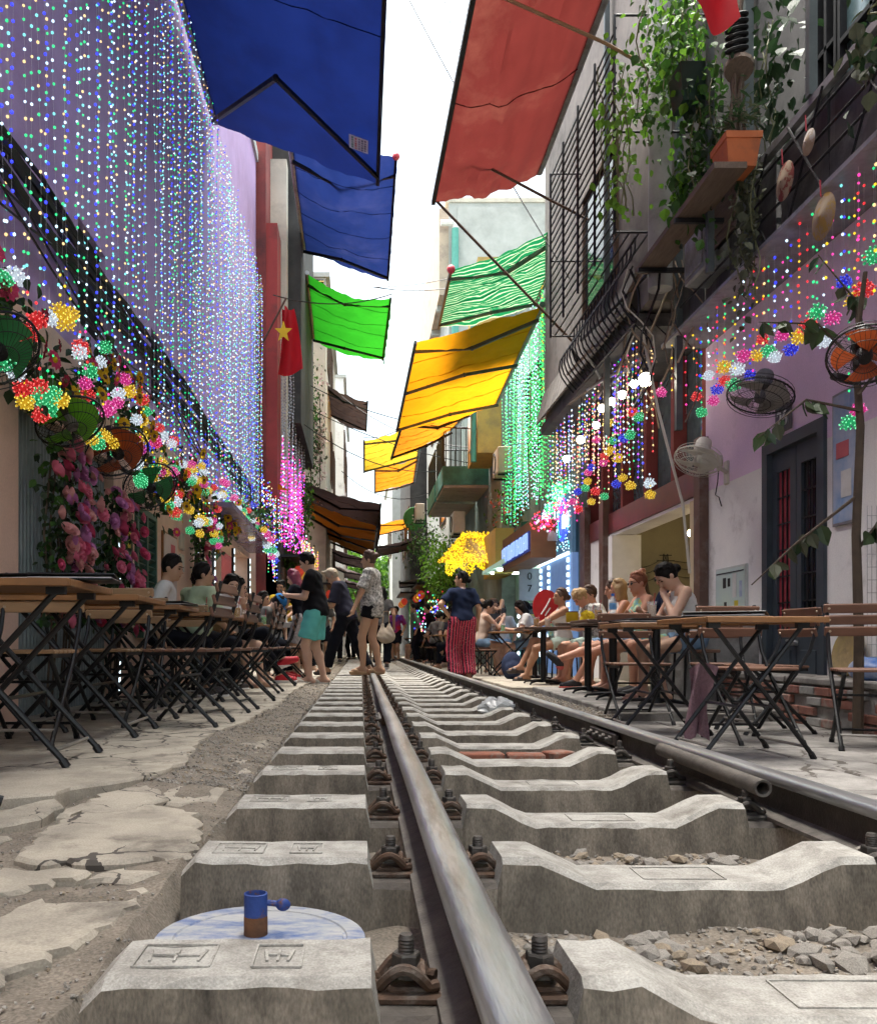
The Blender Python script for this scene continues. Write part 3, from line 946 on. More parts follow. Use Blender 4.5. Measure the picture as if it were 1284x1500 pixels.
# ---------------------------------------------------------------- right: white cafe house, purple LED glow painted on its upper wall
RX = 3.7
hr_ = None
hr = thing('cafe_house', 'whitewashed cafe house with blue-grey double door on the right', 'house', (RX, 6, 0))
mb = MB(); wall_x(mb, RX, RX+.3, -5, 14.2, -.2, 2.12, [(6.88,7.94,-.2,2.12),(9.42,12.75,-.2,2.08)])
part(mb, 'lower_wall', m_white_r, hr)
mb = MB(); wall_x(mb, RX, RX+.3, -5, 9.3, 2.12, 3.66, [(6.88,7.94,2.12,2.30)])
part(mb, 'upper_wall', m_lilac_glow_r, hr)
# timber and glass band over the cafe opening
fb = MB(); fb.bb(RX-.02, RX+.28, 9.32, 14.2, 2.125, 2.42); part(fb, 'fascia', mat('maroon_lacquer', (.16,.035,.03), (.12,.03,.026), rough=.3, stain=(.09,.03,.03), sscale=4), hr)
tb = MB(); tb.bb(RX+.16, RX+.2, 9.32, 14.2, 2.42, 3.9); gp = part(tb, 'glass_band', m_glass_l, hr)
for y in (9.35, 10.3, 11.3, 12.3, 13.3, 14.1):
    q = MB(); q.bb(RX+.0, RX+.155, y-.05, y+.05, 2.425, 3.9); part(q, 'mullion', m_maroon, gp)
# door
dw = MB()
for (y0, y1, z0, z1) in ((6.88,6.98,-.1,2.30),(7.84,7.94,-.1,2.30),(6.98,7.84,2.20,2.30)):
    dw.bb(RX-.03, RX+.12, y0, y1, z0, z1)
do = part(dw, 'door_frame', m_bluegrey, hr)
for li, (y0, y1) in enumerate(((6.985,7.405),(7.415,7.835))):
    lf = MB(); wall_x(lf, RX+.02, RX+.07, y0, y1, -.1, 2.195, [(y0+.10, y1-.08, .62, 2.02)])
    lo = part(lf, 'door_leaf', m_bluegrey, do)
    pn = MB(); pn.bb(RX+.045, RX+.055, y0+.10, y1-.08, .62, 2.02); part(pn, 'pane', m_curtain if li == 1 else m_glass_d, do)
    for k in range(1, 3):
        q = MB(); yb = y0+.10+(y1-y0-.18)*k/3; q.bb(RX+.028, RX+.040, yb-.006, yb+.006, .62, 2.02); part(q, 'glazing_bar', m_metal, do)
    for k in range(1, 6):
        q = MB(); zb = .62+1.40*k/6; q.bb(RX+.030, RX+.042, y0+.10, y1-.08, zb-.006, zb+.006); part(q, 'glazing_bar', m_metal, do)
    q = MB(); q.cbox((RX+.015, (y0+y1)/2, .22), (.02, .26, .44), .006); part(q, 'door_panel', m_bluegrey, do)
q = MB(); q.cbox((RX+.0, 7.41, .50), (.05,.09,.05), .008); q.tube([(RX-.01,7.33,.50),(RX-.04,7.36,.52),(RX-.04,7.46,.52),(RX-.01,7.49,.50)], .009, 6); part(q, 'padlock_hasp', m_metal_g, do)
# cafe opening: room with mural, jambs, brown posts
m_room = mat('olive_mural_wall', (.30,.27,.17), (.25,.225,.145), stain=(.20,.18,.12), sscale=1.2, **WALL)
rm = MB()
rm.bb(RX+.31, RX+3.2, 12.76, 12.86, -.1, 2.6)
part(rm, 'mural_wall', m_room, hr)
rm = MB(); rm.bb(RX+3.2, RX+3.3, 9.2, 12.86, -.1, 2.6); part(rm, 'room_back_wall', m_room, hr)
rm = MB(); rm.bb(RX+.31, RX+3.2, 9.15, 12.75, 2.5, 2.6); part(rm, 'room_ceiling', m_white_r, hr)
rm = MB(); rm.bb(RX+.31, RX+3.2, 9.1, 9.18, -.1, 2.5); part(rm, 'room_side_wall', m_room, hr)
jm = MB(); jm.bb(RX-.06, RX+.36, 12.56, 12.75, -.1, 2.075); part(jm, 'jamb', m_white_p, hr)
jm = MB(); jm.bb(RX-.05, RX+.36, 9.43, 9.62, -.1, 2.07); part(jm, 'jamb', mat('warm_cream_jamb', (.60,.50,.33), (.52,.44,.3), **WALL), hr)
for (y, w) in ((9.30,.16),(13.0,.22),(14.1,.3)):
    q = MB(); q.bb(RX-.10, RX-.003, y-w/2, y+w/2, -.1, 2.7); part(q, 'post', mat('brown_post', (.14,.075,.055), (.10,.055,.04), scale=3, rough=.5, stain=(.2,.16,.14), sscale=4), hr)
py_ = MB()     # pylon of the mural
cx, zb, zt, yw = RX+.78, .75, 1.82, 12.745
for s_ in (-1, 1):
    py_.beam((cx+s_*.11, yw, zb), (cx+s_*.028, yw, zt), .014, .01, (0,1,0))
for i in range(8):
    t0, t1 = i/8, (i+1)/8
    w0, w1 = .11-.082*t0, .11-.082*t1
    z0, z1 = zb+(zt-zb)*t0, zb+(zt-zb)*t1
    py_.beam((cx-w0, yw, z0), (cx+w1, yw, z1), .008, .008, (0,1,0)); py_.beam((cx+w0, yw, z0), (cx-w1, yw, z1), .008, .008, (0,1,0))
for zz, w in ((1.72,.13),(1.80,.09)):
    py_.beam((cx-w, yw, zz), (cx+w, yw, zz), .012, .01, (0,1,0))
for zz in (1.72, 1.62, 1.5):
    for s_, L in ((-1,.5),(1,1.4)):
        pts = [(cx+s_*(.1+L*i/8), yw, zz+.08*((i/8-.5)**2*4-1)*.9+.05*s_*i/8) for i in range(9)]
        py_.tube(pts, .004, 4)
part(py_, 'mural_pylon', m_black, hr)
bulb = glow('warm_bulb', (1.0,.76,.42), 70.0, True)
for i, (x, y, z) in enumerate(((RX+.72,11.6,1.98),(RX+.85,10.7,2.06),(RX+.62,10.2,1.93))):
    bt = thing('bulb_lamp', ['warm round bulb lamp in the cafe opening, left of three','warm bulb lamp in the cafe opening, upper of the right pair','warm bulb lamp in the cafe opening, lower right'][i], 'lamp', (x, y, z), 0, 'warm bulbs inside the cafe')
    q = MB(); q.ball((0,0,0), .05, 10, 8); q.build('bulb', bulb, bt, True)
    q = MB(); q.cyl((0,0,.045), (0,0,.10), .022, n=8); q.tube([(0,0,.1),(0,0,2.5-z)], .004, 4); q.build('socket', m_black, bt)
# stub wall and brick step
m_rough = mat('rough_render', (.33,.32,.30), (.23,.22,.21), scale=7, rough=.95, bump=1.0, bscale=30, stain=(.14,.135,.13), sscale=5)
mb = MB()
mb.grid(lambda u, v: (3.02+.0*u+.015*vnoise(u*9,v*9,1,4)+ .0, 8.05+1.0*u, -.12+.80*v+.02*vnoise(u*6,3,1,2)), 14, 12)
mb.grid(lambda u, v: (3.02+.68*u, 8.05+.012*vnoise(u*9,v*9,1,6), -.12+.80*v+.02*vnoise(u*6,1,1,2)), 12, 12)
mb.grid(lambda u, v: (3.02+.68*u, 8.05+1.0*v, .68+.02*vnoise(u*6,v*6,1,2)), 12, 12)
o = mb.build('stub_wall', m_rough, None, label='rough grey rendered stub wall beside the door', cat='wall')
bs = thing('brick_step', 'low brick step with crumbling render below the blue-grey door', 'step', (3.3, 6.0, -.12))
rr = random.Random(3)
m_brick2 = mat('red_wall_brick', (.27,.11,.08), (.19,.085,.065), scale=14, rough=.9, bump=.5, bscale=60, stain=(.30,.27,.24), sscale=6)
q = MB(); q.bb(.02,.42,-.6,2.0,0,.31); q.build('core', m_rough, bs)
for row in range(4):
    for c in range(12):
        if rr.random() < .22: continue
        q = MB(); q.cbox((.012+rr.uniform(-.006,.006), -.55+c*.215+(.1 if row % 2 else 0), .04+row*.075), (.05,.20,.06), .006)
        q.build('brick', m_brick2 if rr.random() < .75 else m_rough, bs)
q = MB(); q.cbox((.22,.7,.335), (.46,2.62,.05), .01); q.build('coping', m_slab2, bs)

# ---- upper storey of the cafe house
up = thing('balcony_storey', 'grey metal-clad balcony storey above the cafe house', 'balcony', (3.3, 6, 3.7))
q = MB(); q.bb(RX-.48, RX+.3, -5, 9.3, 3.665, 3.70); part(q, 'ledge', m_metal_g, up)
for i in range(8):
    y0 = 3.2+i*.76
    if y0 > 8.6: break
    q = MB()
    q.grid(lambda u, v, y0=y0: (RX-.34+.012*math.sin(u*9+i)+.02*vnoise(u*3,v*3,1,i), y0+.735*u, 3.705+.74*v), 10, 6)
    part(q, 'cladding_sheet', m_sheet, up)
q = MB(); q.beam((RX-.38,3.0,4.47), (RX-.38,7.25,4.47), .055, .06); part(q, 'handrail', m_metal_g, up)
for zz in (3.95, 4.12, 4.3):
    q = MB(); q.cyl((RX-.42,3.0,zz), (RX-.42,8.9,zz), .011, n=6); part(q, 'rail_rod', m_metal, up)
for i, y in enumerate((4.4, 5.3, 6.15, 7.0)):
    q = MB(); q.cyl((RX-.425,y,3.72), (RX-.425,y+.5,4.45), .010, n=6); q.cyl((RX-.425,y+.5,3.72), (RX-.425,y,4.45), .010, n=6); part(q, 'brace_rod', m_metal, up)
q = MB(); q.bb(4.15, 4.35, -5, 14.2, 3.7, 8.4); part(q, 'set_back_wall', m_dark_r, up)
m_greyw = mat('grey_smoky_wall', (.115,.11,.108), (.075,.073,.073), stain=(.04,.04,.04), sscale=2, **WALL)
q = MB(); q.bb(4.08, 4.145, 7.75, 8.9, 3.75, 8.4); part(q, 'plaster_panel', m_greyw, up)
for (ya, yb, za, zb, mm) in ((6.45,7.35,4.6,6.6,m_glass_l),(7.45,7.72,4.6,6.8,m_metal),(5.3,6.3,4.6,6.6,m_glass_l),(9.2,10.4,4.4,6.4,m_glass_d),(11,12.2,4.4,6.4,m_glass_d)):
    w = MB()
    for (a, c, p_, q_) in ((ya,yb,za-.06,za),(ya,yb,zb,zb+.06),(ya-.06,ya,za-.06,zb+.06),(yb,yb+.06,za-.06,zb+.06),(ya,yb,(za+zb)/2-.02,(za+zb)/2+.02),((ya+yb)/2-.02,(ya+yb)/2+.02,za,zb)):
        w.bb(4.06, 4.16, a, c, p_, q_)
    wo_ = part(w, 'window_frame', m_metal, up)
    g_ = MB(); g_.bb(4.12, 4.13, ya, yb, za, zb); part(g_, 'pane', mm, wo_)
for (x, y, z0, z1, r_) in ((3.28,7.35,3.7,9.4,.035),(3.02,7.5,3.7,9,.028),(3.28,8.95,2.7,8.6,.032),(2.95,10.4,3.0,8.5,.03),(3.3,6.35,4.5,9.4,.03)):
    q = MB(); q.bb(x-r_, x+r_, y-r_, y+r_, z0, z1); part(q, 'post', mat('blue_grey_steel_post', (.10,.12,.125), (.07,.085,.09), scale=5, rough=.5, metal=.3), up)
# concrete floor edge and corrugated soffit over the cafe glass band
q = MB(); q.bb(2.95, 4.1, 9.35, 14.2, 3.92, 4.06); part(q, 'balcony_slab', m_greyw, up)
for i in range(22):
    q = MB(); q.box((2.93, 9.5+i*.215, 4.32), (.03,.20,.52), (0, R(14), 0)); part(q, 'cladding_sheet', mat('weathered_fibre_sheet', (.20,.185,.165), (.13,.12,.11), scale=4, rough=.9, stain=(.08,.075,.07), sscale=3), up)
# grille cage
cg = thing('grille_cage', 'dark iron window cage with slanted bars on the right upper storey', 'grille', (2.6, 9, 4.6))
def bar(parent, a, c, r_=.011, n=5, mm=m_metal, nm='bar'):
    q = MB(); q.cyl(a, c, r_, n=n); return part(q, nm, mm, parent)
for i in range(19):
    z = 4.75+i*.115
    bar(cg, (2.62, 8.9, z), (2.62, 11.9, z+.10))
for y in (8.9, 9.65, 10.4, 11.15, 11.9):
    bar(cg, (2.605, y, 4.7), (2.605, y, 6.95), .016, nm='upright')
for z in (4.72, 5.75, 6.95):
    for y in (8.9, 11.9):
        bar(cg, (2.62, y, z), (3.6, y, z), .014, nm='bracket_bar')
for i in range(9):
    bar(cg, (2.66+i*.1, 8.9, 4.72), (2.66+i*.1, 11.9, 4.72))
bg = thing('belly_grille', 'curved iron balcony grille with bellied bars under the window cage', 'grille', (2.6, 9, 3.9))
for i in range(19):
    y = 8.85+i*.14
    pts = [(2.80-.20*math.sin(PI*min(1, t*1.25))*(1 if t < .8 else .9), y, 3.78+.85*t) for t in [k/8 for k in range(9)]]
    q = MB(); q.tube(pts, .010, 5); part(q, 'belly_bar', m_metal, bg)
for z in (3.78, 4.63):
    bar(bg, (2.80, 8.85, z), (2.80, 11.4, z), .014, nm='rail_bar')
# house wall behind the cage
w2 = simple_house('grey-brown stained house behind the iron window cage', 7, 3.02, 9.1, 14.2, 8.6, mat('pale_stained_wall', (.20,.18,.16), (.12,.11,.10), stain=(.06,.056,.052), sscale=1.2, **WALL), [(10.2,11.6,4.9,6.4,m_glass_d)], z0=4.1)
# concrete lamp post of the line poles
pl = MB(); pl.tube([(3.02,8.75,4.07),(3.02,8.75,6.0),(3.02,8.75,8.5)], [.12,.11,.10], 14)
pl.build('utility_pole', mat('pole_concrete', (.36,.36,.35), (.28,.28,.27), scale=4, rough=.85, stain=(.2,.2,.2), sscale=3), None, True, label='grey concrete utility pole wrapped in cables on the right', cat='pole')

# ---------------------------------------------------------------- further right houses
R2 = simple_house('green and ochre shop house under the striped awning', 7.5, 3.62, 14.3, 20.2, 8.2, m_tealgrey, [(15.2,16.4,4.6,6.2,m_glass_d),(17.4,18.8,4.6,6.2,m_glass_d)])
R3 = simple_house('teal trimmed house with a projecting balcony on the right', 8, 3.3, 20.3, 28.4, 9.6, m_tealgrey, [(21,22,5.2,7,m_glass_d),(25,26.4,5.2,7,m_glass_d)])
for i in range(2):
    y0, y1 = ((22.4,24.6),(25.0,27.6))[i]
    q = MB(); q.bb(2.15, 3.3, y0, y1, 4.55, 4.62); part(q, 'balcony_soffit', m_beige_soffit, R3)
    q = MB(); q.bb(2.12, 3.3, y0-.03, y1+.03, 4.62, 5.1); bo = part(q, 'balcony_parapet', m_teal, R3)
    for k in range(9):
        bar(bo, (2.2+k*.13, y0, 5.1), (2.2+k*.13, y0, 6.1), .012, mm=m_metal)
    for k in range(14):
        bar(bo, (2.16, y0+(y1-y0)*k/13, 5.1), (2.16, y0+(y1-y0)*k/13, 6.1), .012, mm=m_metal)
    bar(bo, (2.16, y0, 6.1), (2.16, y1, 6.1), .022, mm=m_metal, nm='handrail')
    bar(bo, (2.16, y0, 6.1), (3.3, y0, 6.1), .022, mm=m_metal, nm='handrail')
q = MB(); q.bb(2.75, 3.3, 20.35, 22.2, 5.0, 9.6); part(q, 'bay', m_ochre, R3)
q = MB(); q.bb(2.70, 2.75, 20.9, 21.8, 5.3, 7.4); part(q, 'bay_window', m_white_p, R3)
q = MB(); q.cyl((2.66,20.45,4.8), (2.66,20.45,9.3), .07, n=10); part(q, 'drainpipe', mat('aqua_pipe', (.10,.36,.30), (.08,.30,.25), rough=.5), R3, True)
R4 = simple_house('tall grey-green house with a white drainpipe and overhanging floor behind the striped awning', 9, 3.05, 30, 40, 15.8, m_grey_r, [(31,33,9,11,m_glass_d),(35,37,9,11,m_glass_d),(31,33,5,7,m_glass_d)], roofm=m_cream)
q = MB(); q.bb(2.72, 3.05, 30, 40, 12.6, 15.6); part(q, 'overhang', m_beige_soffit, R4)
q = MB(); q.bb(3.35, 6.8, 29.9, 29.99, 9.5, 15.6); part(q, 'gable_render', m_grey_r, R4)
q = MB(); q.tube([(2.75,29.8,15.0),(3.2,29.8,15.0),(3.25,29.8,14.8)], .11, 8); part(q, 'drainpipe', m_white_p, R4, True)
q = MB(); q.cyl((3.25,29.8,9.0), (3.25,29.8,14.8), .12, n=8); part(q, 'downpipe', mat('aqua_pipe', (.10,.36,.30)), R4, True)
for i in range(4):
    q = MB(); q.beam((2.72,31+i*2.4,12.5), (3.05,31+i*2.4,12.5), .15, .2); part(q, 'floor_beam', m_grey_r, R4)
R5 = simple_house('dark timber house with hanging plants far down the right side', 8, 2.3, 40.2, 50, 10, m_dark_r, [(41,43,5,7,m_glass_d),(45,47,5,7,m_glass_d)])
R6 = simple_house('distant pale house with a striped tin gable at the street bend', 6, 1.9, 52, 66, 11.5, m_grey_r, [(53,55,6,8,m_glass_d),(57,59,6,8,m_glass_d)], roofm=m_metal_g)
EN = simple_house('distant grey house closing the view where the street bends', 9, .2, 74, 80, 7.5, m_cream, [])
for i in range(3):
    for j in range(2):
        q = MB(); q.bb(.7+i*1.6, 1.6+i*1.6, 73.92, 73.99, 2.2+j*2.6, 3.8+j*2.6); part(q, 'window', m_glass_d, EN)
# ================================================================== awnings
def fab(name, c, trans=.45, c2=None, **k):
    return mat(name, c, c2 or tuple(x*.82 for x in c), scale=1.6, rough=.7, trans=trans, spec=.2, bump=1.0, bscale=2.4, **k)
f_navy = fab('navy_fabric', (.005,.013,.085), .33, stain=(.004,.009,.06), sscale=.8)
f_navy2 = fab('faded_navy_fabric', (.010,.022,.105), .36, stain=(.022,.032,.12), sscale=.9)
f_green = fab('bright_green_fabric', (.02,.24,.012), .5)
f_red = fab('red_tarpaulin', (.125,.021,.018), .30, stain=(.17,.05,.036), sscale=.7)
f_yellow = fab('yellow_fabric', (.70,.27,.006), .55)
f_yellow2 = fab('dull_yellow_fabric', (.66,.42,.03), .45)
f_orange = fab('orange_fabric', (.72,.24,.015), .5)
f_brown = fab('brown_fabric', (.075,.055,.052), .2)
f_darkbrown = fab('dark_brown_fabric', (.05,.032,.032), .2)
m_arm = mat('awning_arm_grey', (.12,.125,.12), (.085,.09,.088), scale=12, rough=.5, metal=.3)
m_arm_d = mat('awning_arm_black', (.010,.010,.012), (.007,.007,.008), rough=.45, metal=.3)
m_capred = mat('red_end_cap', (.60,.06,.08), rough=.5)
def striped(name, ca, cb, axis_scale):
    m = mat(name, ca, trans=.45, rough=.7, spec=.2)
    n, l = m.node_tree.nodes, m.node_tree.links
    b = n['Principled BSDF']
    tc = n.new('ShaderNodeTexCoord'); sx = n.new('ShaderNodeSeparateXYZ')
    l.new(tc.outputs['UV'], sx.inputs[0])
    mu = n.new('ShaderNodeMath'); mu.operation = 'MULTIPLY'; mu.inputs[1].default_value = axis_scale
    l.new(sx.outputs['X'], mu.inputs[0])
    frc = n.new('ShaderNodeMath'); frc.operation = 'FRACT'; l.new(mu.outputs[0], frc.inputs[0])
    gt = n.new('ShaderNodeMath'); gt.operation = 'GREATER_THAN'; gt.inputs[1].default_value = .76; l.new(frc.outputs[0], gt.inputs[0])
    mx = n.new('ShaderNodeMix'); mx.data_type = 'RGBA'
    mx.inputs['A'].default_value = tuple(ca)+(1,); mx.inputs['B'].default_value = tuple(cb)+(1,)
    l.new(gt.outputs[0], mx.inputs['Factor'])
    l.new(mx.outputs['Result'], b.inputs['Base Color'])
    for nd in n:
        if nd.type == 'BSDF_TRANSLUCENT':
            l.new(mx.outputs['Result'], nd.inputs['Color'])
    return m
f_stripe = striped('green_striped_fabric', (.006,.13,.045), (.34,.44,.27), 24)

def awning(label, wn_, wf, fn_, ff, fabm, arm=m_arm, arms=(0.06, .94), sag=.10, wave=.02, val=.16, caps=None, elbow=.45, drop=.22, fold=1, group='street awnings', seed=0, nw=5, wr=.020):
    """wn/wf: wall edge near/far, fn/ff: front edge near/far (world points)"""
    wn_, wf, fn_, ff = map(Vector, (wn_, wf, fn_, ff))
    t = thing('awning', label, 'awning', (wn_+wf)/2, 0, group)
    o = t.location
    rr = random.Random(seed)
    ph = [rr.uniform(0, 6) for _ in range(4)]
    def P(u, v):
        a = wn_.lerp(wf, u); c = fn_.lerp(ff, u)
        p = a.lerp(c, v)
        p = p + Vector((0, 0, -sag*4*v*(1-v)*(.6+.4*math.sin(u*nw+ph[0])) + wave*math.sin(u*nw*3+ph[1]+v*2)*math.sin(PI*v) + wave*.6*math.sin(u*nw*7+ph[2])*math.sin(PI*v)))
        w_ = fbm(u*6+v*3.0+seed, v*4.5-u*2.0, 1.3, seed+40)-.5 + .5*(fbm(u*17+v*7, v*9-u*5, 1.2, seed+50)-.5)
        return p + Vector((0, 0, wr*6*w_*math.sin(PI*min(1, max(0, v)))**.6))
    nu, nv = 64, 26
    mb = MB().grid(lambda u, v: P(u, v) - o, nu, nv)
    me = mb.mesh('fabric', fabm, True)
    uvl = me.uv_layers.new(name='UVMap')
    for poly in me.polygons:
        for li in poly.loop_indices:
            vi = me.loops[li].vertex_index
            uvl.data[li].uv = ((vi % (nu+1))/nu, (vi // (nu+1))/nv)
    fo = link('fabric', me, t)
    for su in (.2,.4,.6,.8):
        q = MB(); q.tube([P(su, j/14)-o+Vector((0,0,-.004)) for j in range(15)], .007, 4); q.build('seam', fabm, fo)
    if val:
        vb = MB().grid(lambda u, v: fn_.lerp(ff, u)-o+Vector((.012*math.sin(u*40+ph[3])*v+.01, 0, -.02-val*v*(1+.12*math.sin(u*60)))), 60, 2)
        vb.build('valance', fabm, fo, True)
    q = MB(); q.beam(fn_-o, ff-o, .05, .06); q.build('front_bar', arm, t)
    q = MB(); q.cyl(wn_-o+Vector((0,0,.03)), wf-o+Vector((0,0,.03)), .055, n=10); q.build('roller', m_metal_g, t, True)
    for a in arms:
        s0 = wn_.lerp(wf, a)+Vector((0,0,-.10)); e0 = fn_.lerp(ff, a)+Vector((0,0,-.03))
        mid = s0.lerp(e0, elbow)
        mid = mid + (wf-wn_).normalized()*fold*(.22*(wf-wn_).length if a < .5 else -.22*(wf-wn_).length)*.5
        mid.z = s0.z*(1-elbow)+e0.z*elbow-drop*.5
        q = MB(); q.beam(s0-o, mid-o, .05, .06); q.beam(mid-o, e0-o, .045, .05); q.ball(mid-o, .045, 8, 6); q.build('folding_arm', arm, t)
    for cp in (caps or []):
        p = (fn_ if cp == 0 else ff)-o
        q = MB(); q.ball(p, .07, 10, 8, (1,1,1)); q.build('end_cap', m_capred, t, True)
    return t
# left side
A1 = awning('large navy blue awning over the bead light curtain', (-2.05,-2.5,7.85), (-2.05,12.25,7.85), (.24,-2.5,7.0), (.24,12.25,7.0), f_navy, m_arm_d, arms=(.985,.7,.3), sag=.12, wave=.03, val=.12, seed=1)
stk = thing('paper_notice', 'small white printed notice stuck under the large navy awning', 'notice', at(525,204,11.25)+Vector((0,0,-.06)))
pn = MB(); pn.box((0,0,0), (.26,.30,.003), (0, R(20.5), 0)); pn.build('sheet', mat('notice_paper', (.62,.60,.66)), stk)
for i, (cx_, c_) in enumerate(((-.085,(.03,.16,.12)),(-.038,(.45,.03,.06)),(.01,(.2,.15,.3)),(.05,(.05,.05,.12)),(.09,(.05,.05,.12)))):
    for k in range(5):
        tx = MB(); tx.box((cx_*math.cos(R(20.5)), -.11+k*.052+.01*(i % 2), -cx_*math.sin(R(20.5))-.004), (.026,.040-.008*((k+i) % 3),.002), (0, R(20.5), 0))
        tx.build('print_line', mat('print_%d' % i, c_), stk)
A2 = awning('navy blue awning with red end cap, second along the left', (-1.3,15.9,9.75), (-1.3,20.0,9.6), (.655,16.0,9.5), (.63,20.1,8.95), f_navy2, m_arm_d, caps=[0], sag=.25, wave=.05, arms=(.12,.97), seed=2)
A3 = awning('bright green awning on the left', (-1.28,20.7,9.35), (-1.28,23.6,8.8), (.72,20.8,8.8), (.60,23.6,8.25), f_green, m_arm_d, sag=.2, wave=.05, arms=(.1,.95), seed=3, val=.25)
A4 = awning('drab brown awning high on the left past the green one', at(478,562,27.5), at(470,600,31), at(538,588,27.5), at(536,632,31), f_brown, m_arm_d, sag=.15, wave=.04, seed=4, val=.1)
A5 = awning('dark brown and orange awning low over the left pavement', (-1.5,22.5,4.75), (-1.45,30.5,4.75), (.52,22.6,4.15), (.50,30.6,4.0), f_darkbrown, m_arm_d, sag=.1, wave=.05, arms=(.1,.5,.9), seed=5, val=.6)
A5b = awning('orange awning underside below the dark brown one on the left', (-1.5,23.0,4.35), (-1.45,30.2,4.3), (.44,23.0,3.62), (.42,30.4,3.5), f_orange, m_arm_d, sag=.1, wave=.04, arms=(.08,.36,.66,.94), seed=6, val=0)
for i, (y, z, mm, lb) in enumerate(((31.5,3.6,f_darkbrown,'brown low awning behind the standing group, nearest of the far left ones'),(36,3.4,f_brown,'grey-brown far awning on the left, second of the far ones'),(41,3.3,f_darkbrown,'dark farthest awning on the left'))):
    awning(lb, (-1.5,y,z+.6), (-1.5,y+4,z+.6), (.30,y,z), (.28,y+4,z), mm, m_arm_d, sag=.1, wave=.04, seed=10+i, val=.3)
# right side
A6 = awning('big red tarpaulin awning billowing over the right side', (2.45,1.0,7.0), (2.45,11.9,6.95), (1.16,1.0,6.55), (.98,11.7,6.45), f_red, m_cable, arms=(), sag=.16, wave=.05, val=0, seed=7, nw=6, wr=.034)
A7 = awning('green and white striped awning on the right', (3.45,14.0,7.45), (3.55,17.6,7.40), (1.46,14.0,6.55), (1.57,17.5,6.90), f_stripe, m_arm, caps=[0], sag=.15, wave=.02, arms=(.12,.93), seed=8, val=0, elbow=.5)
A8 = awning('large yellow awning below the striped one on the right', (3.15,15.0,6.35), (3.05,19.4,5.9), (.95,15.0,5.72), (.82,19.6,5.32), f_yellow, m_arm, sag=.06, wave=.02, arms=(.07,.5,.97), seed=9, val=0, elbow=.5, drop=.1)
A9 = awning('orange awning just behind the large yellow one on the right', at(690,600,20.2), at(660,630,23), at(590,618,20.2), at(573,672,23), f_orange, m_arm_d, seed=12, val=0, sag=.08)
A10 = awning('dull yellow awning reaching furthest over the street', at(622,612,24), at(612,668,28), at(533,646,24), at(533,692,28), f_yellow2, m_arm, seed=13, val=0, sag=.08)
A11 = awning('small orange awning below the dull yellow one', at(612,668,28.5), at(606,706,32), at(549,686,28.5), at(549,722,32), f_orange, m_arm, seed=14, val=0, sag=.08)
A12 = awning('far orange awning low at the street bend, upper one', at(622,752,40), at(612,768,46), at(552,768,40), at(550,785,46), f_orange, m_arm_d, seed=15, val=0)
A13 = awning('far dark and orange awning low at the street bend, lower one', at(620,782,38), at(606,800,44), at(552,800,38), at(552,815,44), f_darkbrown, m_arm_d, seed=16, val=0)
A14 = awning('flat grey sheet canopy over the far right stalls', at(668,838,26), at(640,846,30), at(585,852,26), at(585,860,30), m_metal_g, m_metal, seed=17, val=0, sag=.02, wave=.005)
# ================================================================== strings of lights
G = {'W': glow('bead_white', (.55,.82,1.0), 2.3), 'B': glow('bead_blue', (.02,.035,1.0), 1.9), 'G': glow('bead_green', (.01,.85,.25), 1.25),
     'Y': glow('bead_yellow', (1.0,.66,.01), 1.25), 'R': glow('bead_red', (1.0,.02,.03), 1.4), 'P': glow('bead_pink', (1.0,.04,.38), 1.5),
     'A': glow('bead_amber', (1.0,.66,.27), 1.5), 'C': glow('bead_cyan', (.18,.85,.85), 1.4), 'V': glow('bead_violet', (.42,.05,1.0), 2.2), 'L': glow('bead_lime', (.10,1.0,.20), 1.7)}
CN = {'W': 'white', 'B': 'blue', 'G': 'green', 'Y': 'yellow', 'R': 'red', 'P': 'pink', 'A': 'amber', 'C': 'cyan', 'V': 'violet', 'L': 'lime'}
GK = list(G)
GM = [G[k] for k in GK] + [mat('clear_wire', (.55,.55,.55), rough=.4), mat('unlit_bead', (.55,.56,.60), rough=.2, metal=.3)]
WIRE = len(GK); UNLIT = WIRE+1
DIMK = {}
for _c, _b in (('W',(.30,.34,.38)),('B',(.01,.012,.28)),('G',(.01,.20,.07)),('Y',(.33,.20,.01)),('R',(.30,.01,.012)),('P',(.30,.015,.12))):
    DIMK[_c] = len(GM)
    GM.append(mat('petal_'+CN[_c], _b, rough=.4, emit=_b, estr=1.35))
COREK = {}
for _c, _b in (('W',(.80,.95,1.0)),('B',(.10,.16,1.0)),('G',(.25,1.0,.50)),('Y',(1.0,.82,.12)),('R',(1.0,.16,.14)),('P',(1.0,.25,.60))):
    COREK[_c] = len(GM)
    GM.append(glow('core_'+CN[_c], _b, 1.3))
OCT_V = [(1,0,0),(-1,0,0),(0,1,0),(0,-1,0),(0,0,1),(0,0,-1)]
OCT_F = [(0,2,4),(2,1,4),(1,3,4),(3,0,4),(2,0,5),(1,2,5),(3,1,5),(0,3,5)]
import bmesh
_bm = bmesh.new(); bmesh.ops.create_icosphere(_bm, subdivisions=1, radius=1)
ICO_V = [tuple(v.co) for v in _bm.verts]; ICO_F = [tuple(v.index for v in f.verts) for f in _bm.faces]; _bm.free()
def bead(mb, p, r, col, fine=False):
    mb.mi(GK.index(col) if isinstance(col, str) else col)
    V, F = (ICO_V, ICO_F) if fine else (OCT_V, OCT_F)
    mb.add([(p[0]+v[0]*r, p[1]+v[1]*r, p[2]+v[2]*r*1.15) for v in V], F)
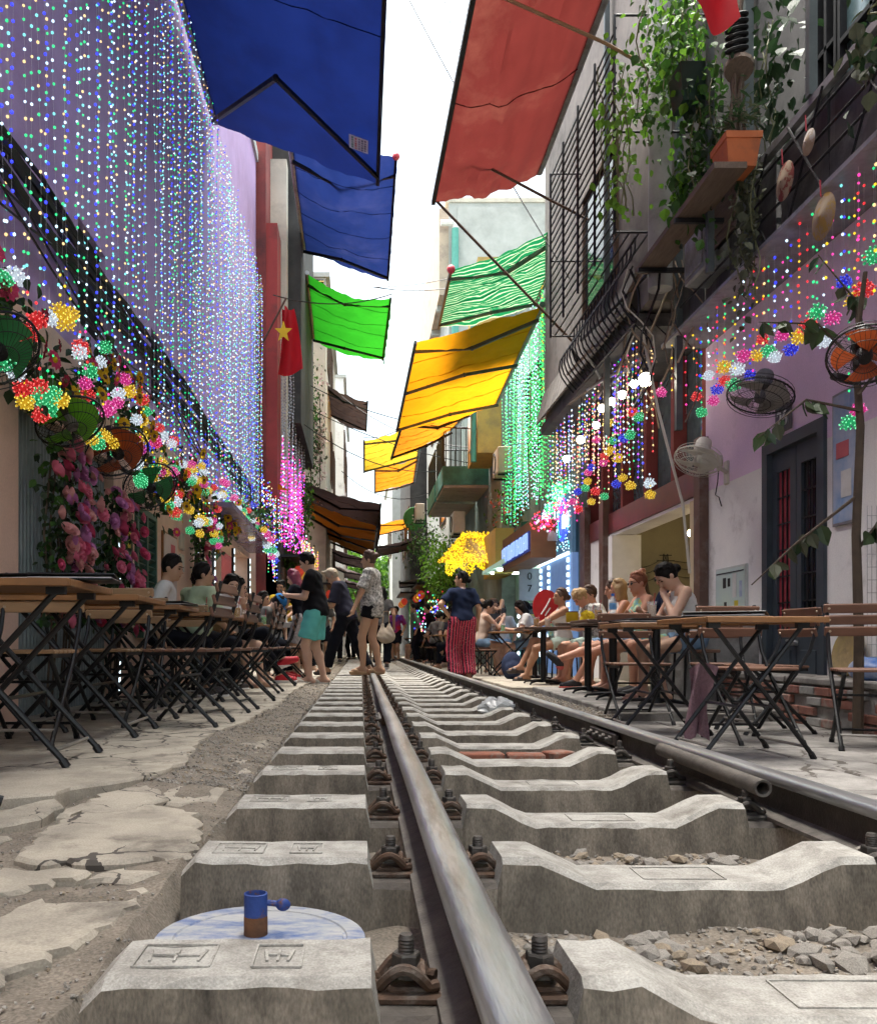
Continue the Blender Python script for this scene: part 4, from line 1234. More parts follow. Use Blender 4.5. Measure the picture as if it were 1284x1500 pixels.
def strand(parent, x, y, z0, z1, pat, rr, step=.09, r=.0105, fine=False, sway=.012, wire=True, lit_from=None):
    """hanging string from z1 down to z0, local origin of parent at world zero"""
    mb = MB()
    ph = rr.uniform(0, 6)
    n = max(2, int((z1-z0)/.22))
    f = lambda z: (x+sway*math.sin(z*2.1+ph), y+sway*math.sin(z*1.7+ph*2), z)
    if wire:
        mb.mi(WIRE).tube([f(z1+(z0-z1)*i/n) for i in range(n+1)], .0010 if fine else .0018, 3, caps=False)
    z = z1 - rr.uniform(0, step)
    i = rr.randrange(4)
    while z > z0:
        c = pat[i % len(pat)]
        p = f(z)
        if lit_from is not None and z > lit_from:
            c = UNLIT
        bead(mb, (p[0]+rr.uniform(-.006,.006), p[1]+rr.uniform(-.006,.006), p[2]), r*(1.2 if c == 'B' else 1)*rr.uniform(.9,1.1), c, fine)
        z -= step*rr.uniform(.8,1.2)
        i += 1
    o = mb.build('light_string', GM, parent)
    if not wire: o['kind'] = 'stuff'
    return o
def ztop(y, zmax):
    return min(zmax, CAMZ + 945*y/FPX + .9)
rr = random.Random(21)
lc = thing('light_curtain', 'tall curtain of blue, white and green bead lights covering the left house', 'light curtain', (0,0,0))
y = 3.75
i = 0
while y < 17.55:
    pat = ['B'] if i % 5 == 1 else rr.choice([['C','G','A'],['W','A','G','C'],['G','C','W','A'],['W','C','G'],['A','C','G'],['W','W','C'],['G','B','W']])
    zb = 2.25 + .35*rr.random() + (.25 if y < 6 else 0)
    strand(lc, -2.0+rr.uniform(-.05,.05), y+rr.uniform(-.02,.02), zb, ztop(y, 7.72), pat, rr, step=.088 if y < 11 else .10, r=.0092 if y < 9 else .0102, fine=y < 8)
    y += .105 if y < 9 else .085
    i += 1
# ---- flower-ball lights
def ball_mesh(col, seed, r=.060, n=48, br=.0088):
    rr_ = random.Random(seed)
    mb = MB()
    for k in range(n):
        t = math.acos(1-2*(k+.5)/n); p = PI*(1+5**.5)*k
        q = r*rr_.uniform(.72,1.06)
        bead(mb, (q*math.sin(t)*math.cos(p), q*math.sin(t)*math.sin(p), q*math.cos(t)*.9), br*rr_.uniform(.85,1.15), DIMK[col], True)
        q2 = q*1.10; bead(mb, (q2*math.sin(t)*math.cos(p), q2*math.sin(t)*math.sin(p), q2*math.cos(t)*.9), br*.62, COREK[col], True)
        if True:
            mb.mi(DIMK[col]).tube([(0,0,0),(q*math.sin(t)*math.cos(p), q*math.sin(t)*math.sin(p), q*math.cos(t)*.9)], .0022, 3, caps=False)
    return mb.mesh('beads', GM)
BALLS = {c: [ball_mesh(c, 5+k) for k in range(2)] for c in 'WBGYRP'}
def hang_balls(lst, X, side, top_fn, size=1.0):
    cnt = {}
    out = []
    for (px, py, c) in lst:
        Y = FPX*abs(X)/abs(px-VX)
        p = at(px, py, Y)
        out.append((Y, p, c))
    out.sort(key=lambda t: t[0])
    for (Y, p, c) in out:
        k = cnt.get(c, 0); cnt[c] = k+1
        lab = '%s %s ball of bead lights hanging %s' % (ORD[k], CN[c], side)
        t = thing('light_ball', lab, 'light ball', p, ur(0, 6), 'flower-ball lights ' + side)
        o = link('beads', BALLS[c][k % 2], t); s_ = ur(.88,1.12)*size; o.scale = (s_, s_, s_)
        zt = top_fn(p)
        if zt > p.z+.05:
            w = MB(); w.mi(WIRE).tube([(0,0,.03),(0,0,zt-p.z)], .0010, 3, caps=False)
            for q in range(int((zt-p.z)/.12)):
                bead(w, (0,0,.1+q*.12), .009, c, True)
            w.build('hanging_wire', GM, t)
LB = [(5,410,'G'),(21,405,'W'),(53,470,'R'),(72,467,'W'),(95,472,'Y'),(7,509,'G'),(116,516,'W'),(131,544,'G'),(145,531,'W'),(23,545,'W'),(58,566,'R'),(37,589,'Y'),(70,599,'G'),(88,586,'Y'),(128,579,'R'),
 (159,598,'P'),(173,577,'W'),(189,573,'Y'),(214,603,'G'),(200,615,'W'),(137,638,'G'),(151,638,'Y'),(170,661,'G'),(207,643,'Y'),(228,650,'R'),(238,638,'W'),(252,650,'W'),(201,680,'W'),(214,692,'Y'),
 (226,687,'G'),(205,703,'G'),(230,708,'W'),(242,692,'Y'),(257,687,'G'),(268,680,'W'),(280,680,'P'),(282,701,'W'),(289,704,'Y'),(298,692,'W'),(314,714,'R'),(301,721,'G'),(317,728,'W'),(326,724,'Y'),
 (247,740,'G'),(258,735,'W'),(259,756,'G'),(277,747,'Y'),(333,737,'G'),(343,729,'P'),(350,744,'W'),(354,754,'Y'),(364,748,'R'),(361,759,'G'),(291,766,'W'),(293,782,'Y'),(301,765,'G'),(314,782,'Y'),
 (312,793,'G'),(321,771,'W'),(371,763,'W'),(375,772,'G'),(368,786,'Y')]
r5 = random.Random(55)
LB += [(a+r5.uniform(-16,16), b+r5.uniform(-24,20), r5.choice('GYRPGYRBPW')) for (a, b, c) in list(LB)[2:]]
hang_balls(LB, -1.80, 'under the left curtain', lambda p: p.z + ur(.12,.4), .86)
RB = [(1236,414,'B'),(1265,424,'R'),(1251,440,'Y'),(1196,457,'G'),(1219,466,'P'),(1182,478,'R'),(1170,493,'Y'),(1206,500,'W'),(1146,490,'P'),(1158,512,'B'),(1134,523,'W'),(1125,514,'G'),(1117,497,'R'),
 (1108,521,'Y'),(1089,521,'P'),(1098,549,'B'),(1080,541,'W'),(1060,537,'Y'),(1073,564,'G'),(1061,558,'R'),(1050,570,'B'),(1044,587,'P'),(1037,550,'W'),(1020,581,'R'),(1027,604,'G'),(1257,600,'P'),(1243,619,'G'),(1279,375,'G')]
hang_balls(RB, 3.38, 'above the blue-grey door', lambda p: 3.66, .95)
RC = [(890,620,'Y'),(897,646,'G'),(873,644,'P'),(913,642,'B'),(922,637,'G'),(892,661,'Y'),(926,604,'R'),(935,611,'G'),(866,685,'B'),(861,692,'P'),(885,668,'R'),(883,678,'P'),(904,671,'Y'),(885,727,'G'),(847,746,'R'),
 (866,735,'Y'),(951,708,'W'),(952,725,'Y'),(902,709,'B'),(923,711,'Y'),(911,700,'Y'),(968,575,'P'),(857,715,'G'),(872,720,'R'),(846,720,'B'),(838,735,'P'),(860,705,'Y')]
hang_balls(RC, 3.20, 'in front of the cafe glass band', lambda p: p.z+.12, .95)
# ---- strings above the door, on the right
rc = thing('light_curtain', 'short row of many-coloured bead strings on the lilac-tinted wall above the door', 'light curtain', (0,0,0))
rr = random.Random(31)
y = 5.0; i = 0
while y < 9.25:
    pat = [['R'],['G','W'],['B'],['A','Y'],['P','R'],['W','C'],['Y'],['G']][i % 8]
    strand(rc, 3.30, y, 3.66-rr.uniform(.35,.95), 3.66, pat, rr, step=.115, r=.0105, fine=True, sway=.004)
    y += .19; i += 1
rc2 = thing('light_curtain', 'dense many-coloured bead strings over the cafe glass band', 'light curtain', (0,0,0))
y = 9.75
while y < 14.4:
    for _x in (3.12, 3.28):
        pat = [['W','A'],['A'],['V','B'],['W'],['R','A'],['G','W'],['P','A'],['A','W','B']][rr.randrange(8)]
        zt = 4.02 if _x < 3.2 else 3.9
        strand(rc2, _x+rr.uniform(-.04,.04), y, zt-rr.uniform(.7,1.55), zt, pat, rr, step=.075, r=.0125, sway=.008)
    y += .125
# ---- green and white curtain
gc = thing('light_curtain', 'green and white curtain of lights hanging under the yellow awning', 'light curtain', (0,0,0))
y = 14.9
while y < 19.7:
    t = (y-14.9)/4.8
    band = int(t*9)
    zb = [5.2,5.0,3.3,3.4,3.9,3.35,3.5,3.2,3.25][min(8, band)] + rr.uniform(-.15,.15)
    pat = [['Y','A'],['Y','L'],['L','G'],['W','G'],['G','L'],['W','C'],['L','G','G'],['C','G'],['L','G']][min(8, band)]
    for k in range(2):
        strand(gc, 3.42-.2*k*t+rr.uniform(-.06,.06), y+rr.uniform(-.05,.05), zb, 7.15-.25*t, pat, rr, step=.085, r=.0145, sway=.02, wire=False)
    y += .105
# ---- pink curtains and silver unlit one on the left
pc = thing('light_curtain', 'magenta and silver bead curtain beyond the flag on the left', 'light curtain', (0,0,0))
for k in range(46):
    y = 17.9 + k*.105
    strand(pc, -1.55+rr.uniform(-.12,.12), y, 2.5-.0*k+rr.uniform(-.2,.2), 6.6-rr.uniform(0,.5), ['P','P','V'] if k % 3 else ['P','W'], rr, step=.075, r=.019, sway=.02, wire=True, lit_from=4.9-rr.uniform(0,.6))
pk = thing('light_curtain', 'orange and pink bead cluster hanging low past the magenta curtain', 'light curtain', (0,0,0))
for k in range(30):
    y = 20.2+rr.uniform(0,3.2)
    strand(pk, -1.25+rr.uniform(-.12,.12), y, 1.75+rr.uniform(0,.3), 3.1-rr.uniform(0,.4), [['Y','A'],['P','W'],['Y','P'],['A']][k % 4], rr, step=.07, r=.022, sway=.03, wire=False)
mc = thing('light_curtain', 'many-coloured bead swag at the end of the left house', 'light curtain', (0,0,0))
for k in range(26):
    y = 15.2+k*.13
    strand(mc, -1.72+rr.uniform(-.05,.05), y, 2.3-.03*k+rr.uniform(-.1,.1), 3.6-rr.uniform(0,.3), [['B','W'],['A','B'],['W','R'],['G','A']][k % 4], rr, step=.075, r=.014, sway=.02, wire=False)
hang_balls([(390,782,'P'),(397,790,'P'),(391,799,'W'),(400,806,'G'),(392,805,'G'),(403,812,'W'),(404,821,'B'),(398,816,'P'),(386,776,'Y')], -1.66, 'at the far end of the left curtain', lambda p: p.z, 1.2)
# ---- bead masses over the blue shop, right
def bead_mass(label, pts, cols, r, name='light_cluster'):
    mb = MB()
    for p in pts:
        bead(mb, p, r*rr.uniform(.8,1.2), rr.choice(cols))
    t = thing(name, label, 'light cluster', (0,0,0))
    o = mb.build('bead_net', GM, t); o['kind'] = 'stuff'
    return t
def blob(px, py, Y, w, h, n):
    return [at(px+rr.gauss(0, w), py+rr.gauss(0, h), Y+rr.uniform(-.5,.5)) for _ in range(n)]
bead_mass('bushy green cluster of lights above the red one on the right', blob(824,722,15.2,11,10,330)+blob(805,745,15.2,5,5,90), 'GGLWC', .018)
bead_mass('bushy red cluster of lights above the blue lit shop', blob(836,742,14.8,13,7,330)+blob(797,767,14.8,9,7,190), 'RRPPW', .018)
# yellow canopy
ycan = thing('light_canopy', 'yellow house-shaped canopy covered in yellow lights on the right', 'light canopy', (0,0,0))
pts = []
ridge, eave = (at(678,780,21.0), at(716,780,21.0)), (at(640,824,21.0), at(716,824,20.0))
for k in range(1000):
    u, v = rr.random(), rr.random()
    a = ridge[0].lerp(ridge[1], u); c = eave[0].lerp(eave[1], u)
    pts.append(a.lerp(c, v)+Vector((0, rr.uniform(-.05,.05), rr.uniform(-.03,.03))))
for k in range(480):
    u = rr.random()
    a = at(652+60*u, 822, 20.6); pts.append(a+Vector((0,0,-rr.random()**1.3*.36*(.7+.3*math.sin(u*14)))))
mb = MB()
for p in pts: bead(mb, p, .0175, 'Y')
o = mb.build('bead_net', GM, ycan); o['kind'] = 'stuff'
mb = MB(); mb.add([ridge[0]+Vector((0,.08,0)), ridge[1]+Vector((0,.08,0)), eave[1]+Vector((0,.08,0)), eave[0]+Vector((0,.08,0))], [(0,1,2,3)]); mb.build('canopy_roof', m_ochre, ycan)
mb = MB()
mb.bb(2.95,3.35,19.0,20.8,2.05,3.05); mb.build('side_panel', m_ochre, ycan)
# small tree of lights far right
lt = thing('light_tree', 'small bush wound with many-coloured lights behind the far tables', 'light tree', (0,0,0))
mb = MB()
for k in range(230):
    p = at(634+rr.gauss(0,11), 905+rr.gauss(0,16), 24+rr.uniform(-.3,.3)); bead(mb, p, .026, rr.choice('RGBYPWCA'))
o = mb.build('bead_net', GM, lt); o['kind'] = 'stuff'
mb = MB(); mb.tube([at(634,950,24), at(633,920,24), at(637,890,24)], [.05,.035,.02], 6); mb.tube([at(633,920,24), at(626,896,24)], .018, 5); mb.tube([at(634,912,24), at(645,892,24)], .018, 5); mb.build('trunk', m_wood_d, lt)

# ---- white bulbs over the cafe
wb = glow('white_bulb', (1.0,.90,.72), 28.0, True)
for i, (px, py, r_) in enumerate(((945,556,.075),(928,562,.045),(911,578,.048),(895,588,.048),(881,598,.05),(873,623,.045),(850,644,.055),(829,672,.05))):
    Y = FPX*3.05/(px-VX)
    p = at(px, py, Y)
    t = thing('bulb_lamp', ORD[i] + ' white bulb of the row hanging over the cafe front', 'lamp', p, 0, 'white bulbs over the cafe front')
    q = MB(); q.lathe([(.002,-r_),(r_*.6,-r_*.85),(r_,-r_*.2),(r_*.92,r_*.4),(r_*.45,r_*.9)], 14); q.build('bulb', wb, t, True)
    q = MB(); q.lathe([(r_*.48,r_*.88),(r_*.5,r_*1.5),(r_*.3,r_*1.7)], 10); q.tube([(0,0,r_*1.6),(.01,0,4.0-p.z)], .005, 4); q.build('socket', m_black, t)
# ---- shop fronts of the blue and green shops, right
bl = thing('lit_shop', 'blue lit shop front with neon panel and white light strips on the right', 'shop front', (3.5, 14.3, 0))
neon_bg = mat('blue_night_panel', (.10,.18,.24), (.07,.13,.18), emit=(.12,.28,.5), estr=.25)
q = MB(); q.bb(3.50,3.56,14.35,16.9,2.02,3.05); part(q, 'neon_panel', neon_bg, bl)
q = MB(); q.bb(3.50,3.60,14.35,16.9,-.05,2.02); part(q, 'blue_wall', mat('lit_blue_wall', (.22,.36,.62), (.18,.30,.55), emit=(.2,.36,.75), estr=.35), bl)  # blue shop light painted in as a faint glow of the wall
for i in range(150):
    q_ = (3.485, rr.uniform(14.45,16.8), rr.uniform(2.1,2.62) if i < 120 else rr.uniform(2.1,3.0))
    if i == 0: npm = MB()
    bead(npm, q_, .014, rr.choice('WWC'))
o = npm.build('spark_lights', GM, bl); o.location = -bl.location; o['kind'] = 'stuff'
q = MB()
for k in range(17):
    q.bb(3.46,3.49,14.5+k*.14,14.58+k*.14,2.0,2.05)
o = part(q, 'edge_lamps', led_cool, bl); o['kind'] = 'stuff'
for yy in (14.55, 16.05, 16.75):
    for k in range(14):
        q = MB(); q.bb(3.46,3.49,yy-.03,yy+.03,.25+k*.125,.32+k*.125); part(q, 'lamp', led_cool, bl)
neon_w = glow('neon_pale', (.75,1.0,.95), 2.6); neon_g = glow('neon_green', (.05,.9,.35), 1.8); neon_b = glow('neon_blue', (.03,.06,1.0), 2.4)
def ntube(pts, mm, r_=.018):
    q = MB(); q.tube([(3.47, a, z) for a, z in pts], r_, 5); part(q, 'neon_tube', mm, bl)
for k in range(5):
    y0 = 16.55-k*.16
    ntube([(y0, 2.78), (y0, 2.95)], neon_w, .014); ntube([(y0, 2.95), (y0-.09, 2.95)], neon_w, .012); ntube([(y0-.01, 2.60), (y0-.01, 2.73), (y0-.1, 2.73), (y0-.1, 2.60)], neon_w, .012)
ntube([(16.4,2.42),(16.3,2.5),(16.1,2.52),(15.95,2.44)], neon_w, .018)
ntube([(15.62,2.5),(15.62,2.7),(15.5,2.72),(15.5,2.95),(15.42,2.99)], neon_w, .012)
ntube([(15.05,2.35),(15.15,2.6),(15.12,2.8),(15.0,2.95)], neon_g, .03)
ntube([(14.98,2.38),(15.05,2.6),(14.95,2.85),(14.8,2.98)], neon_b, .04); ntube([(15.0,2.30),(14.8,2.36),(14.65,2.42)], neon_b, .035)
for k in range(4):
    ntube([(14.92-k*.11,2.48),(14.92-k*.11,2.70),(14.84-k*.11,2.72),(14.84-k*.11,2.50)], neon_w, .012)
# vertical blue letter sign on its brown box
sg = thing('letter_sign', 'blue lit sign of tall narrow letters on a brown box above the right-hand shop', 'sign', (2.90, 14.75, 2.10))
q = MB(); q.bb(-.02,.40,-.12,2.85,-.14,.50); q.build('box', mat('brown_sign_box', (.26,.13,.06), (.2,.1,.05), scale=3, rough=.6), sg)
q = MB(); q.bb(-.05,-.022,-.02,2.75,-.02,.32); q.build('sign_panel', mat('dark_blue_panel', (.02,.03,.10), emit=(.06,.12,.7), estr=.22), sg)
nb_ = glow('blue_letter', (.30,.48,1.0), 1.15)
for (y0, nlet) in ((2.06,3),(1.24,4),(.02,6)):
    wl_ = {3:.64,4:.74,6:1.14}[nlet]
    for k in range(nlet):
        a = y0+wl_*(k+.15)/nlet; c = y0+wl_*(k+.85)/nlet
        q = MB()
        for (p_, r_) in (((a,.015),(a,.285)),((c,.015),(c,.285))):
            q.beam((-.058,p_[0],p_[1]), (-.058,r_[0],r_[1]), .02, .02, (1,0,0))
        zz = (.285,.15,.015)[k % 3]
        q.beam((-.058,a,zz), (-.058,c,zz), .02, .02, (1,0,0))
        if k % 2: q.beam((-.058,a,.285 if zz < .2 else .015), (-.058,c,.285 if zz < .2 else .015), .02, .02, (1,0,0))
        q.build('letter', nb_, sg)
def text_mesh(s_, size, mm, name='lettering', ext=.004):
    cu = bpy.data.curves.new('t', 'FONT'); cu.body = s_; cu.size = size; cu.extrude = ext; cu.align_x = 'CENTER'
    ob = bpy.data.objects.new('t', cu); COL.objects.link(ob)
    dg = bpy.context.evaluated_depsgraph_get()
    me = bpy.data.meshes.new_from_object(ob.evaluated_get(dg))
    bpy.data.objects.remove(ob); me.materials.clear(); me.materials.append(mm); me.name = name
    return me
# 07 board and lit ceiling of the green shop
gs = thing('lit_shop', 'green lit shop front with number board 07 on the right', 'shop front', (3.3, 17, 0))
q = MB(); q.bb(3.56,3.61,17.0,20.0,-.05,2.2); part(q, 'shop_wall', mat('green_shop_wall', (.20,.32,.26), (.15,.25,.2), rough=.5), gs)
q = MB(); q.bb(2.8,3.6,17.0,20.0,2.1,2.18); part(q, 'shop_ceiling', mat('pale_green_ceiling', (.45,.62,.55), (.4,.56,.5), emit=(.45,.8,.62), estr=.35), gs)  # lamplight on the ceiling put in as a weak glow
for k, yy in enumerate((17.4,18.3,19.2)):
    q = MB(); q.bb(2.9,3.5,yy,yy+.12,2.06,2.097); part(q, 'tube_lamp', glow('tube_lamp_white', (.85,1.0,.92), 30.0, True), gs)
q = MB(); q.bb(3.1,3.5,16.95,16.99,1.35,1.98); nbd = part(q, 'number_board', mat('grey_board', (.42,.44,.43)), gs)
for s_, z in (('0',1.76),('7',1.52)):
    o = link('digit', text_mesh(s_, .2, m_black), nbd); o.location = (3.3, 16.94, z); o.rotation_euler = (R(90), 0, 0)
q = MB(); q.bb(3.1,3.5,16.95,16.99,.2,1.3); part(q, 'menu_board', mat('dark_menu_board', (.10,.10,.09)), gs)
q = MB(); q.bb(3.22,3.38,16.92,16.945,.95,1.08); part(q, 'yellow_note', mat('yellow_note', (.62,.55,.12)), gs)
for xx in (3.08, 3.49):
    for k in range(6):
        q = MB(); q.ball((xx, 16.92, .32+k*.18), .028, 8, 6, (1,1,1.7)); part(q, 'lamp', led_cool, gs)
q = MB(); q.bb(3.06,3.56,16.91,16.945,.1,.5); part(q, 'teal_panel', m_teal, gs)
for i, (px, py, c_) in enumerate(((828,690,'p'),(807,783,'w'),(790,796,'w'))):
    if i == 0: continue
    p = at(px, py, 13.5+i*1.2)
    t = thing('shade_lamp', ['','white dome lamp shade hanging by the red light cluster, nearer one','white dome lamp shade hanging by the red light cluster, farther one'][i], 'lamp', p, 0, 'white dome lamps')
    q = MB(); q.lathe([(.10,-.12),(.11,-.10),(.10,.0),(.06,.08),(.02,.12)], 16, cap=False); q.build('shade', mat('white_shade', (.75,.75,.76), trans=.3), t, True)
    q = MB(); q.tube([(0,0,.12),(0,0,.9)], .006, 4); q.build('cord', m_cable, t)
dl = thing('shade_lamp', 'green drum lamp with lit opening beside the blue letter sign', 'lamp', (3.1, 15.9, 1.98), 0)
q = MB(); q.lathe([(.17,0),(.17,.75)], 20, cap=False); q.build('drum', mat('deep_green_drum', (.02,.16,.07), rough=.4), dl, True)
q = MB(); q.lathe([(.155,.015),(.0,.015)], 20, cap=False); q.build('lamp', glow('drum_glow', (1.0,.93,.7), 15.0, True), dl)
# ================================================================== furniture
m_wood_t = mat('table_wood', (.20,.095,.038), (.13,.062,.027), scale=5, rough=.45, stretch=(1,7,7), bump=.2, bscale=30, spec=.5)
m_wood_edge = mat('table_edge_wood', (.27,.125,.042), (.19,.088,.032), scale=5, rough=.5, stretch=(1,7,7))
m_wood_c = mat('chair_slat_wood', (.19,.092,.056), (.13,.065,.042), scale=5, rough=.5, stretch=(1,7,7), bump=.15, bscale=30)
m_wood_l = mat('pale_slat_wood', (.38,.24,.13), (.30,.19,.105), scale=5, rough=.5, stretch=(1,7,7), bump=.15, bscale=30)
m_leg = mat('black_painted_steel', (.006,.0063,.0075), (.004,.0042,.005), scale=14, rough=.42, metal=.0, spec=.35, stain=(.02,.02,.021), sscale=30, slo=.62, shi=.7)
m_barsteel = mat('bare_steel_bar', (.36,.34,.31), (.25,.23,.21), scale=14, rough=.45, metal=.6)
m_screw = mat('brass_screw', (.62,.52,.38), rough=.4, metal=.5)
m_menu = mat('black_menu_cover', (.006,.006,.007), (.004,.004,.005), rough=.35)

def table_proto():
    t = bpy.data.objects.new('folding_table', None); COL.objects.link(t)
    for i in range(6):
        q = MB(); q.cbox((0, -.255+i*.102, .728), (.70,.098,.022), .003); q.build('plank', m_wood_t, t)
    for s_ in (-1, 1):
        q = MB(); q.cbox((0, s_*.318, .722), (.74,.020,.030), .003); q.build('apron', m_wood_edge, t)
        q = MB(); q.cbox((s_*.361, 0, .722), (.020,.612,.028), .003); q.build('apron', m_wood_edge, t)
    for s_ in (-1, 1):
        for d_ in (-1, 1):
            q = MB(); y = s_*(.235 if d_ > 0 else .205)
            q.tube([(-d_*.29, y, .70), (d_*.335, y, .012)], .0135, 8)
            q.tube([(d_*.318, y, .03), (d_*.338, y, 0)], .018, 8)
            q.box((-d_*.285, y, .695), (.075,.03,.03))
            q.build('leg', m_leg, t, True)
        q = MB(); q.lathe([(.012,-.022),(.012,.022)], 8, (.02, s_*.22, .358), Euler((PI/2,0,0)).to_matrix()); q.build('pivot', m_leg, t)
    for d_ in (-1, 1):
        y = .235 if d_ > 0 else .205
        q = MB(); q.cyl((d_*.285, -y, .066), (d_*.285, y, .066), .0085, n=6); q.build('foot_bar', m_barsteel, t)
        q = MB(); q.cyl((d_*.10, -y, .27), (d_*.10, y, .27), .0085, n=6); q.build('cross_bar', m_leg, t)
    return t
def chair_proto(slat_m):
    """sitter faces +y"""
    t = bpy.data.objects.new('folding_chair', None); COL.objects.link(t)
    for i in range(6):
        q = MB(); q.cbox((0, -.165+i*.066, .448), (.40,.056,.018), .004); q.build('seat_slat', slat_m, t)
    for i, (y, z) in enumerate(((-.262,.815),(-.246,.745),(-.230,.675))):
        q = MB(); q.cbox((0, y, z), (.43,.020,.058), .005, (R(-13),0,0)); so = q.build('back_slat', slat_m, t)
        for s_ in (-1, 1):
            q = MB()
            q.lathe([(.008,0),(.006,.004)], 8, (s_*.185, y+.010, z), Euler((R(-90-13),0,0)).to_matrix())
            q.lathe([(.008,0),(.006,.004)], 8, (s_*.185, y-.010, z), Euler((R(90-13),0,0)).to_matrix())
            q.build('screw', m_screw, so)
    for s_ in (-1, 1):
        q = MB(); q.tube([(s_*.195,-.285,.85),(s_*.195,-.20,.56),(s_*.195,-.10,.40),(s_*.195,.245,.01)], .0120, 8)
        q.tube([(s_*.195,.235,.024),(s_*.195,.249,0)], .016, 8); q.build('back_leg', m_leg, t, True)
        q = MB(); q.tube([(s_*.172,.185,.435),(s_*.172,-.245,.01)], .0120, 8)
        q.tube([(s_*.172,-.235,.024),(s_*.172,-.249,0)], .016, 8); q.build('front_leg', m_leg, t, True)
        q = MB(); q.beam((s_*.182,-.19,.43), (s_*.182,.19,.43), .012, .022); q.build('seat_rail', m_leg, t)
    q = MB(); q.cyl((-.195,.185,.085), (.195,.185,.085), .008, n=6); q.build('foot_bar', m_barsteel, t)
    q = MB(); q.cyl((-.172,-.185,.085), (.172,-.185,.085), .008, n=6); q.build('foot_bar', m_leg, t)
    q = MB(); q.cyl((-.195,-.03,.30), (.195,-.03,.30), .008, n=6); q.build('cross_bar', m_leg, t)
    return t
TPROTO = table_proto()
CPROTO = chair_proto(m_wood_c)
CPROTO_L = chair_proto(m_wood_l)
_used = set()
def place(proto, label, cat, loc, rz, group):
    if proto.name not in _used:
        _used.add(proto.name); o = proto
    else:
        o = copy_tree(proto)
    o.location = loc; o.rotation_euler = (0, 0, rz)
    return tag(o, label, cat, group)
def menu(x, y, z, rz, label, w=.24, h=.34):
    t = thing('menu_folder', label, 'menu', (x, y, z), rz, 'menu folders on the tables')
    q = MB(); q.cbox((0,0,.005), (w,h,.008), .003); q.build('back_cover', m_menu, t)
    q = MB(); q.cbox((.004,.004,.0115), (w*.95,h*.97,.004), .001); q.build('pages', m_white_p, t)
    q = MB(); q.cbox((0,0,.019), (w,h,.008), .003, (0,R(3),R(2))); q.build('front_cover', m_menu, t)
    return t
# ---- left row
LT = [3.62, 4.72, 5.85, 7.05, 8.35, 9.75, 11.3, 13.0]
for i, y in enumerate(LT):
    place(TPROTO, ORD[i] + ' wooden folding table in the row along the left house', 'table', (-1.50+ur(-.02,.02), y, 0), R(ur(-2,2)), 'folding tables along the left house')
for i, (x, y, rz) in enumerate([(-1.62,4.20,182),(-1.55,5.28,176),(-1.68,6.42,184),(-1.60,7.62,180),(-1.66,8.95,178)]):
    place(CPROTO_L, ORD[i] + ' pale-slatted folding chair tucked between the left tables', 'chair', (x, y, 0), R(rz), 'chairs between the left tables')
for i, (x, y, rz) in enumerate([(-1.06,5.25,82),(-1.02,6.30,86),(-1.00,7.55,96),(-1.05,8.75,88),(-1.02,10.3,93),(-1.0,12.1,88)]):
    place(CPROTO, ORD[i] + ' folding chair on the aisle side of the left tables, back to the track', 'chair', (x, y, 0), R(rz), 'aisle chairs of the left tables')
for i, (x, y, rz) in enumerate([(-1.86,4.55,-92),(-1.86,5.9,-88),(-1.84,7.1,-90)]):
    place(CPROTO, ORD[i] + ' folding chair against the left house wall behind the tables', 'chair', (x, y, 0), R(rz), 'wall chairs of the left tables')
menu(-1.40,3.62,.742,R(80),'black menu folder on the nearest left table, the one toward the wall'); menu(-1.18,3.60,.742,R(96),'black menu folder on the nearest left table, the one toward the track'); menu(-1.30,5.85,.742,R(75),'black menu folder on the third nearest left table')
fallen = MB(); fallen.tube([(-1.42,2.50,.10),(-1.10,2.62,.012)], .0125, 8); fallen.tube([(-1.12,2.613,.018),(-1.085,2.626,.006)], .017, 8)
fallen.build('chair_leg', m_leg, None, True, label='single black chair foot reaching into view at the left edge', cat='chair')
# ---- right tables
RTZ = -.112
RTP = [(2.05,4.72,3),(2.02,5.92,-4)]
for i, (x, y, rz) in enumerate(RTP):
    place(TPROTO, ['nearest wooden folding table beside the right-hand rail','second wooden folding table beside the right-hand rail, with the hanging cloth'][i], 'table', (x, y, RTZ), R(rz), 'folding tables on the right').scale = (.86, 1, 1)
for i, (x, y, rz, lb) in enumerate([(2.82,4.1,174,'nearest brown folding chair at the right edge'),(2.40,5.35,186,'brown folding chair behind the nearest right-hand table, by the door'),
        (2.95,5.0,160,'brown folding chair angled toward the wall below the door'),(2.1,6.62,182,'brown folding chair behind the second right-hand table'),(2.75,5.9,95,'brown folding chair on the wall side of the second right-hand table'),(2.72,6.55,170,'brown folding chair in front of the rough stub wall')]):
    place(CPROTO, lb, 'chair', (x, y, RTZ), R(rz), 'folding chairs on the right')
menu(2.0,4.75,.742+RTZ,R(60),'thick black menu folder on the nearest right-hand table',.30,.42); menu(1.90,5.9,.742+RTZ,R(110),'black menu folder on the second right-hand table')
# hanging cloth
q = MB()
q.grid(lambda u, v: (2.00+.16*u*(1-.25*v)+.02*math.sin(u*9+v*5), 5.28+.03*math.sin(u*12+v*3)+.02*v, .33-.44*v+.05*math.sin(u*3.1)), 14, 14)
q.build('cloth', mat('mauve_scarf', (.22,.13,.16), (.15,.09,.11), scale=60, rough=.95, bump=.6, bscale=90), None, True, label='mauve cloth hanging from a chair under the second right-hand table', cat='cloth')
